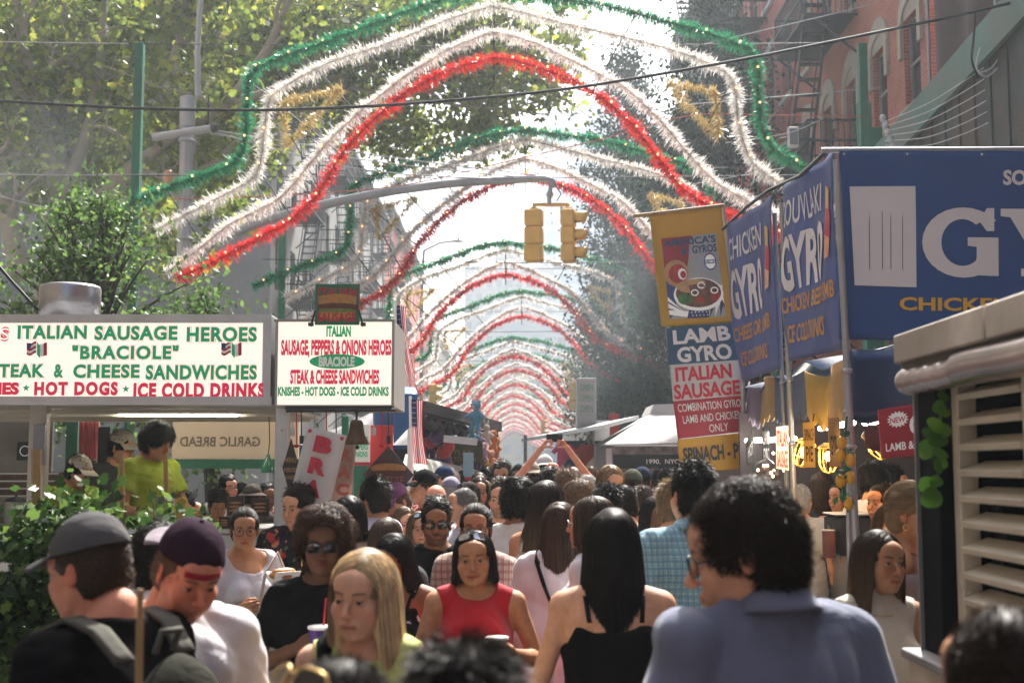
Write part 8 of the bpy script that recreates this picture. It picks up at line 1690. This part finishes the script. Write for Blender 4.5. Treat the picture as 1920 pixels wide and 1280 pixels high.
# sausage stall and the tables behind it
pp(285, 779, 8.9, 58, 'm', 'tan', ('curly', 'black', {'vol': 1.0}), ('tee', (.36, .46, .03)), 'tall stall worker with curly black hair in a lime green tee', lod=0, base=.40, head=(12, 20, 0), hx=.05, arms=(((.08, -.06, -.27), (.0, -.28, -.34), 'grip'),) * 2, w=1.06)
pp(222, 800, 9.6, 52, 'm', 'tan', ('short', 'black', {}), ('tee', (.05, .05, .05)), 'stall worker in a beige cap behind the lime green tee', lod=1, base=.40, head=(14, 14, 0), ex=[('cap', (.50, .43, .33))], hx=.035)
pp(140, 843, 8.9, 62, 'm', 'tan', ('short', 'black', {}), ('tee', (.36, .46, .03)), 'shorter stall worker in a cream cap and lime green tee', lod=0, base=.40, head=(10, 22, 0), ex=[('cap', (.52, .46, .38))], hx=.035, arms=('hold', 'hold'))
pp(365, 902, 10.9, -20, 'm', 'tan', ('crop', 'black', {}), ('tee', (.015, .015, .02)), 'person in a black hat bending over the tables behind the stall', lod=1, head=(-20, 34, 0), ex=[('hat', BLACK)], hx=.02, lean=(0, -.08, -.02))
pp(408, 915, 10.6, 20, 'f', 'brown', ('short', 'black', {'vol': 1.3}), ('tee', (.02, .02, .025)), 'person with a dark bob beside the black hat at the back tables', lod=1, head=(0, 22, 0))
pp(428, 889, 12.6, 40, 'm', 'fair', ('short', 'black', {}), ('polo', (.60, .60, .60)), 'man in glasses and a white polo at the restaurant tables', lod=1, ex=[('glasses',)])
pp(452, 902, 13.2, 175, 'f', 'tan', ('long', 'dark', {'L': .15}), ('tee', (.4, .1, .1)), 'dark haired diner beside the man in the white polo', lod=1)
pp(474, 905, 11.8, 160, 'm', 'brown', ('crop', 'dark', {}), ('tee', (.06, .05, .045)), 'diner in a brown flat hat near the grey post', lod=1, ex=[('hat', (.07, .055, .045))], hx=.02)
pp(503, 905, 12.0, 20, 'f', 'brown', ('short', 'black', {}), ('tee', (.35, .05, .07)), 'diner in a dark red top half hidden by the grey post', lod=1)
# gyro stall side
pp(1540, 880, 10.0, 172, 'f', 'tan', ('longcurly', 'brown', {'L': .3, 'wave': .15}), ('tee', (.05, .05, .06)), 'woman with long wavy hair between the stall poles, in the smoke', lod=1)
pp(1580, 900, 9.6, -40, 'f', 'tan', ('long', 'dark', {'L': .2}), ('tee', (.42, .10, .08)), 'woman in a coral red top drinking beside the lemons', lod=1, head=(-20, 0, 0), arms=('phone', 'down'))
pp(1500, 905, 9.2, 150, 'm', 'fair', ('crop', 'white', {}), ('tee', (.40, .40, .40)), 'person in a white tee with a badge behind the stall poles', lod=1)
pp(1640, 864, 8.6, 120, 'm', 'tan', ('short', 'black', {}), ('tee', (.55, .55, .55)), 'black haired man in a pale tee under the tipped caged lamp', lod=1)
pp(1672, 874, 9.4, 60, 'm', 'tan', ('short', 'black', {}), ('tee', (.05, .05, .05)), 'second black haired man further back under the red NEW sign', lod=1)
pp(1655, 903, 7.9, -60, 'f', 'olive', ('bun', 'dark', {}), ('tee', (.5, .48, .46)), 'woman in profile with tied dark hair behind the turtleneck woman', lod=1)
pp(1872, 862, 7.6, 150, 'm', 'fair', ('crop', 'dark', {}), ('tee', (.40, .04, .05)), 'person in a red tee and grey cap seen through the louvres', lod=1, ex=[('cap', (.2, .2, .2))], hx=.03)
pp(1900, 930, 6.6, -20, 'f', 'olive', ('long', 'dark', {'L': .2}), ('tee', (.45, .03, .12)), 'woman in a magenta top seen through the louvres', lod=1)
pp(1905, 965, 5.6, 20, 'f', 'fair', ('long', 'brown', {'L': .3}), ('tee', (.08, .06, .09)), 'brown haired woman glimpsed through the lower louvres', lod=1)
pp(1780, 950, 4.9, 175, 'f', 'fair', ('long', 'blonde', {'L': .45}), ('tee', (.15, .12, .12)), 'blonde haired woman right behind the dark kiosk post', lod=1)
# far down the street
FARC = [('pale blue', (.36, .46, .58)), ('white', (.62, .62, .62)), ('ivory', (.6, .56, .48)), ('red', (.42, .05, .05)), ('grey', (.25, .25, .27)), ('teal', (.05, .25, .26)), ('pink', (.55, .25, .30)), ('tan', (.40, .30, .20))]
FARH = [('black hair', ('short', 'black', {}), None), ('brown hair', ('short', 'brown', {}), None), ('a white cap', ('crop', 'black', {}), (.6, .6, .58)), ('a dark cap', ('crop', 'black', {}), (.03, .03, .04)), ('long dark hair', ('long', 'dark', {'L': .2}), None)]
k = 0
for d in (16, 18, 20, 22.5, 25, 28, 31, 35, 39, 44):
    for j in range(4):
        x = -1.05 + 1.05 * j + .35 * math.sin(k * 2.3) + (.5 if d > 20 else .15); c, h_ = FARC[k % 8], FARH[(3 * (k % 8) + k // 8) % 5]; px = 960 + x * FPX / d; H = (1.60, 1.72, 1.78, 1.66, 1.82)[(k * 2) % 5]
        top = HOR + (CAMH - H) * FPX / d
        pp(px, top, d, (180, 5, 170, -20, 200)[k % 5], 'f' if 'long' in h_[0] else 'm', ('fair', 'tan', 'brown', 'fair')[k % 4], h_[1], ('tee', c[1]), f'far walker with {h_[0]} and a {c[0]} tee deep in the street crowd', ex=[('cap', h_[2])] if h_[2] else [], group='far crowd down the street', hx=.035 if h_[2] else .012, seed=k % 4)
        k += 1
for k in range(20):
    d = 9.6 + .33 * ((k * 7) % 20); x = -.95 + 2.1 * ((k * 11) % 20) / 19 + (d - 9.6) * .02; c, h_ = [('white', (.66, .66, .66)), ('cream', (.6, .55, .46)), ('sky blue', (.36, .48, .62)), ('rose', (.58, .30, .32))][k % 4], [('cropped dark hair', ('crop', 'dark', {}), None), ('long brown hair', ('long', 'brown', {'L': .25}), None), ('loose dark curls', ('curly', 'dark', {'vol': .8}), None), ('a straw coloured cap', ('crop', 'brown', {}), (.5, .42, .28)), ('short fair hair', ('short', 'light', {}), None)][k % 5]
    H = (1.62, 1.70, 1.76, 1.66)[(k * 3) % 4]; pp(960 + x * FPX / d, HOR + (CAMH - H) * FPX / d, d, (178, -8, 165, 12, -60)[(k * 2 + k // 5) % 5], 'f' if 'long' in h_[0] else 'm', ('fair', 'tan', 'pale', 'olive')[k // 5], h_[1], ('tee', c[1]), f'person with {h_[0]} and a {c[0]} top amid the crowd', ex=[('cap', h_[2])] if h_[2] else [], group='people in the middle of the crowd', hx=.035 if h_[2] else .012, smile=k % 2)
WHO = {}
for r in ROWS: WHO[r['label'][:40]] = person(r)
# ------------------------------------------------------------------ things that people hold or carry
def who(s): return next(v for k, v in WHO.items() if k.startswith(s))
def hand_at(s, i, off=(0, 0, 0)):
    """world point at the palm of arm i (0 = the person's -x side), off in the person's own frame"""
    r, sc, J = who(s); a, e, w_ = J[i]; dr = (w_ - e) / np.linalg.norm(w_ - e); p = (w_ + dr * .085 + np.array(off)) * sc; c, s_ = math.cos(r.rotation_euler.z), math.sin(r.rotation_euler.z)
    return np.array((p[0] * c - p[1] * s_, p[0] * s_ + p[1] * c, p[2])) + np.array(r.location)
PLAST = mat('clear_plastic', (.75, .73, .70), .12, .05, 4, spec=.6); t = PLAST.node_tree; b_ = t.nodes['Principled BSDF']; tr = t.nodes.new('ShaderNodeBsdfTransparent'); ms = t.nodes.new('ShaderNodeMixShader'); ms.inputs[0].default_value = .55
t.links.new(tr.outputs[0], ms.inputs[1]); t.links.new(b_.outputs[0], ms.inputs[2]); t.links.new(ms.outputs[0], t.nodes['Material Output'].inputs['Surface'])
PURP = mat('purple_plastic', (.12, .05, .30), .25, .1, 4, trans=.3); DRINK = mat('amber_drink', (.50, .24, .05), .2, .2, 9)
def cup(label, c, r, h_, m_, drink, straw=None):
    root = thing('plastic_cup', label, 'cup', tuple(c)); b = MB(); b.lathe([(r * .72, 0), (r, h_), (r * 1.04, h_ + .004), (r * .96, h_ + .004), (r * .93, h_ - .004), (r * .68, .006)], seg=22); b.build('wall', m_, root)
    b = MB(); b.lathe([(r * .68, .008), (r * .80, h_ * .45), (r * .80, h_ * .46), (.0, h_ * .46)], seg=20); b.build('drink', drink, root); b = MB(); b.lathe([(r * 1.05, h_), (r * 1.07, h_ + .007), (r * .98, h_ + .010)], seg=22); b.build('rim', WHT, root)
    if straw: b = MB(); b.tube([(0, 0, .02), (.012, 0, h_ + .10)], .0035, 0, 6); b.build('straw', straw, root)
cup('clear plastic cup of amber drink in the hand of the red top woman', hand_at('smiling woman', 1, (-.035, -.045, -.055)), .043, .105, PLAST, DRINK)
cup('purple plastic cup with a red straw held by the afro woman', hand_at('woman with a brown afro', 0, (.035, -.045, -.045)), .046, .09, PURP, PURP, REDS)
root = thing('phone', 'dark phone held overhead in both hands above the crowd', 'phone', tuple((hand_at('man stretching', 0) + hand_at('man stretching', 1)) / 2)); b = MB(); b.box((0, -.02, .03), (.155, .010, .078), bev=.006); b.build('body', M['black_plastic'], root); b = MB(); b.lathe([(.012, 0), (.012, .003), (.0, .003)], (.055, -.026, .05), 0, 14, axis=(0, -1, 0)); b.build('lens', M['dark_lens'], root)
root = thing('phone', 'small pink phone raised by the man near the diamond board', 'phone', tuple(hand_at('dark haired man holding up', 0, (0, -.02, .02)))); b = MB(); b.box((0, -.02, .03), (.07, .009, .14), bev=.005); b.build('body', mat('pink_phone', (.50, .25, .25), .3), root); b = MB(); b.lathe([(.011, 0), (.011, .003), (0, .003)], (.018, -.026, .075), 0, 12, axis=(0, -1, 0)); b.build('lens', M['dark_lens'], root)
# food in hands by the white blouse
def sandwich(label, c, rz):
    root = thing('sandwich', label, 'sandwich', tuple(c), rz); b = MB(); b.sphere((0, 0, .02), 1, 0, 14, 8, (.085, .04, .026)); b.build('bread', M['bun'], root); b = MB(); b.sphere((0, -.004, .038), 1, 0, 14, 8, (.07, .03, .018)); b.build('filling', mat('peppers', (.45, .20, .05), .5, .6, 60) if 'peppers' not in M else M['peppers'], root); b = MB(); b.grid(lambda u, v: ((u - .5) * .15, (v - .5) * .09, -.012 + .05 * (2 * v - 1) ** 2), 8, 8, 0, True, .002); b.build('tray', WHT, root)
sandwich('sandwich in a paper tray held by the man in the floral shirt', hand_at('man in a black floral', 0, (.04, -.05, .0)), .3); sandwich('wrapped snack in the hands of the woman in the puff sleeve blouse', hand_at('woman in glasses and a white puff', 1, (-.03, -.05, .0)), .8)
# tote bag, backpack, watch
r, s, J = who('woman in glasses and a white puff'); root = thing('tote_bag', 'off white tote bag with green floral print on the puff sleeve woman', 'bag', tuple(np.array(r.location) + (.14, -.12, .80))); root.rotation_euler = (0, R(6), R(20))
b = MB(); b.grid(lambda u, v: ((u - .5) * (.30 + .03 * math.sin(v * 3)), -.05 * math.sin(u * 3.14) * (1 - v * .5) - .03, v * .34), 14, 12, 0, True, .01); b.grid(lambda u, v: ((.5 - u) * .30, .05 * math.sin(u * 3.14) * (1 - v * .5), v * .34), 14, 12, 0, True, .01); b.build('body', cloth_mat((.48, .45, .38), ('blobs', ((22, .30, (.10, .22, .08)), (26, .24, (.50, .25, .25)), (30, .2, (.2, .3, .1))))), root)
b = MB(); [b.tube([(-.08, y, .33), (-.07, y, .48), (-.02, y, .60), (.05, y, .47), (.08, y, .33)], .009, 0, 6) for y in (-.03,)]; b.build('strap', cloth_mat((.48, .45, .38)), root)
r, s, J = who('man in a faded grey cap'); root = thing('backpack', 'olive black backpack with grey straps on the man in the grey cap', 'backpack', tuple(np.array(r.location)), r.rotation_euler.z); OL = cloth_mat((.035, .036, .028)); OL2 = cloth_mat((.10, .098, .085))
f = Field((-.22, .05, .85), (.22, .40, 1.50), .012); f.ell((0, .235, 1.20), (.150, .10, .24), .03); f.ell((0, .275, 1.09), (.12, .09, .13), .04); V, Q = f.mesh(); V = relax(V, Q, 2, .5); V += vnormals(V, Q) * wobble(V, .004, 40, 3)[:, None]; link('body', np_mesh('body', V * s, Q, OL, smooth=True), root)
for sg in (-1, 1):
    pts = [(sg * .10, .17, 1.43), (sg * .115, .10, 1.50), (sg * .125, .02, 1.525), (sg * .13, -.08, 1.485), (sg * .125, -.135, 1.38), (sg * .15, -.10, 1.20), (sg * .17, .06, 1.08)]
    b = MB(); b.grid(lambda u, v, pts=pts: np.array([np.interp(u, np.linspace(0, 1, 7), [p[i] for p in pts]) for i in range(3)]) * s + np.array(((v - .5) * .058, 0, .0)), 24, 3, 0, True, .012); b.build('strap', OL2, root)
b = MB(); b.tube([np.array((.14 * math.cos(a), .33 - .03 * abs(math.cos(a)), 1.17 + .15 * math.sin(a))) * s for a in np.linspace(.1, 3.04, 20)], .006, 0, 6); b.build('zip', OL2, root); b = MB(); b.tube([np.array(q) * s for q in ((-.03, .19, 1.44), (-.03, .21, 1.49), (.03, .21, 1.49), (.03, .19, 1.44))], .009, 0, 6); b.build('handle', OL2, root)
r, s, J = who('man with black sunglasses'); w_ = J[1][1] + (J[1][2] - J[1][1]) * .86; dr = (J[1][2] - J[1][1]); dr /= np.linalg.norm(dr)
b = MB(); b.lathe([(.033, -.012), (.035, -.012), (.035, .012), (.033, .012)], tuple(w_ * s), 0, 20, axis=tuple(dr)); n_ = np.cross(dr, (0, 0, 1)); n_ /= np.linalg.norm(n_); o = b.build('wrist_watch', M['black_plastic'], r); b = MB(); b.lathe([(.019, 0), (.019, .008), (.0, .010)], tuple(w_ * s + (0, -.030, .012)), 0, 18, axis=(0, -1, .5)); b.build('dial', M['dark_lens'], o)
# blue sun print on the white tee
r, s, J = who('man in a backwards maroon'); b = MB()
for i in range(15):
    a = math.pi * (i / 14) ; c0 = np.array((.062, -.142, 1.262)); p0 = c0 + np.array((math.cos(a) * .014, -.006, math.sin(a) * .012)); p1 = c0 + np.array((math.cos(a) * .052, -.004 + .012 * math.cos(a) ** 2, math.sin(a) * .042)); b.bar(p0 * s, p1 * s, .0045, .003)
b.sphere(c0 * s + (0, -.004, .004), .013, 0, 10, 6, (1, .35, .8)); b.build('sun_print', mat('print_blue', (.03, .11, .40), .7), r)
# ------------------------------------------------------------------ the smoky air of the street
hz = bpy.data.materials.new('haze'); hz.use_nodes = True; t = hz.node_tree
for n in list(t.nodes):
    if n.type == 'BSDF_PRINCIPLED': t.nodes.remove(n)
pv = t.nodes.new('ShaderNodeVolumePrincipled'); pv.inputs['Color'].default_value = (.82, .92, 1.0, 1); pv.inputs['Density'].default_value = .0014; pv.inputs['Anisotropy'].default_value = .5
t.links.new(pv.outputs[0], t.nodes['Material Output'].inputs['Volume'])
b = MB(); b.box((0, 230, 64), (640, 600, 130)); o = b.build('haze', hz); tag(o, kind='stuff')
def smoke(label, px, py, d, r, dens, seed):
    m = bpy.data.materials.new('smoke'); m.use_nodes = True; t = m.node_tree; N, L = t.nodes.new, t.links.new; t.nodes.remove(t.nodes['Principled BSDF'])
    pv = N('ShaderNodeVolumePrincipled'); pv.inputs['Color'].default_value = (.80, .90, 1.0, 1); pv.inputs['Anisotropy'].default_value = .4
    tc = N('ShaderNodeTexCoord'); ln = N('ShaderNodeVectorMath'); ln.operation = 'LENGTH'; L(tc.outputs['Object'], ln.inputs[0]); fa = N('ShaderNodeMapRange'); fa.inputs['From Min'].default_value = 1; fa.inputs['From Max'].default_value = .35; L(ln.outputs['Value'], fa.inputs['Value'])
    nz = N('ShaderNodeTexNoise'); nz.inputs['Scale'].default_value = 2.2; nz.inputs['Detail'].default_value = 3; mp = N('ShaderNodeMapping'); mp.inputs['Location'].default_value = (seed, seed * 2, 0); L(tc.outputs['Object'], mp.inputs[0]); L(mp.outputs[0], nz.inputs['Vector'])
    nr = N('ShaderNodeMapRange'); nr.inputs['From Min'].default_value = .38; nr.inputs['From Max'].default_value = .68; nr.inputs['To Max'].default_value = dens; L(nz.outputs['Fac'], nr.inputs['Value']); mu = N('ShaderNodeMath'); mu.operation = 'MULTIPLY'; L(fa.outputs[0], mu.inputs[0]); L(nr.outputs[0], mu.inputs[1]); L(mu.outputs[0], pv.inputs['Density'])
    L(pv.outputs[0], t.nodes['Material Output'].inputs['Volume']); b = MB(); b.sphere((0, 0, 0), 1, 0, 20, 12); o = b.build('smoke', m, None, tuple(P(px, py, d))); o.scale = r; tag(o, label, None, None, 'stuff')
smoke('blue white grill smoke drifting before the dark street trees', 1215, 600, 27, (3.2, 5, 3.4), .03, 1.0)
smoke('thin white smoke drifting before the plane tree trunk', 60, 400, 20, (2.6, 3.5, 2.0), .04, 5.0)
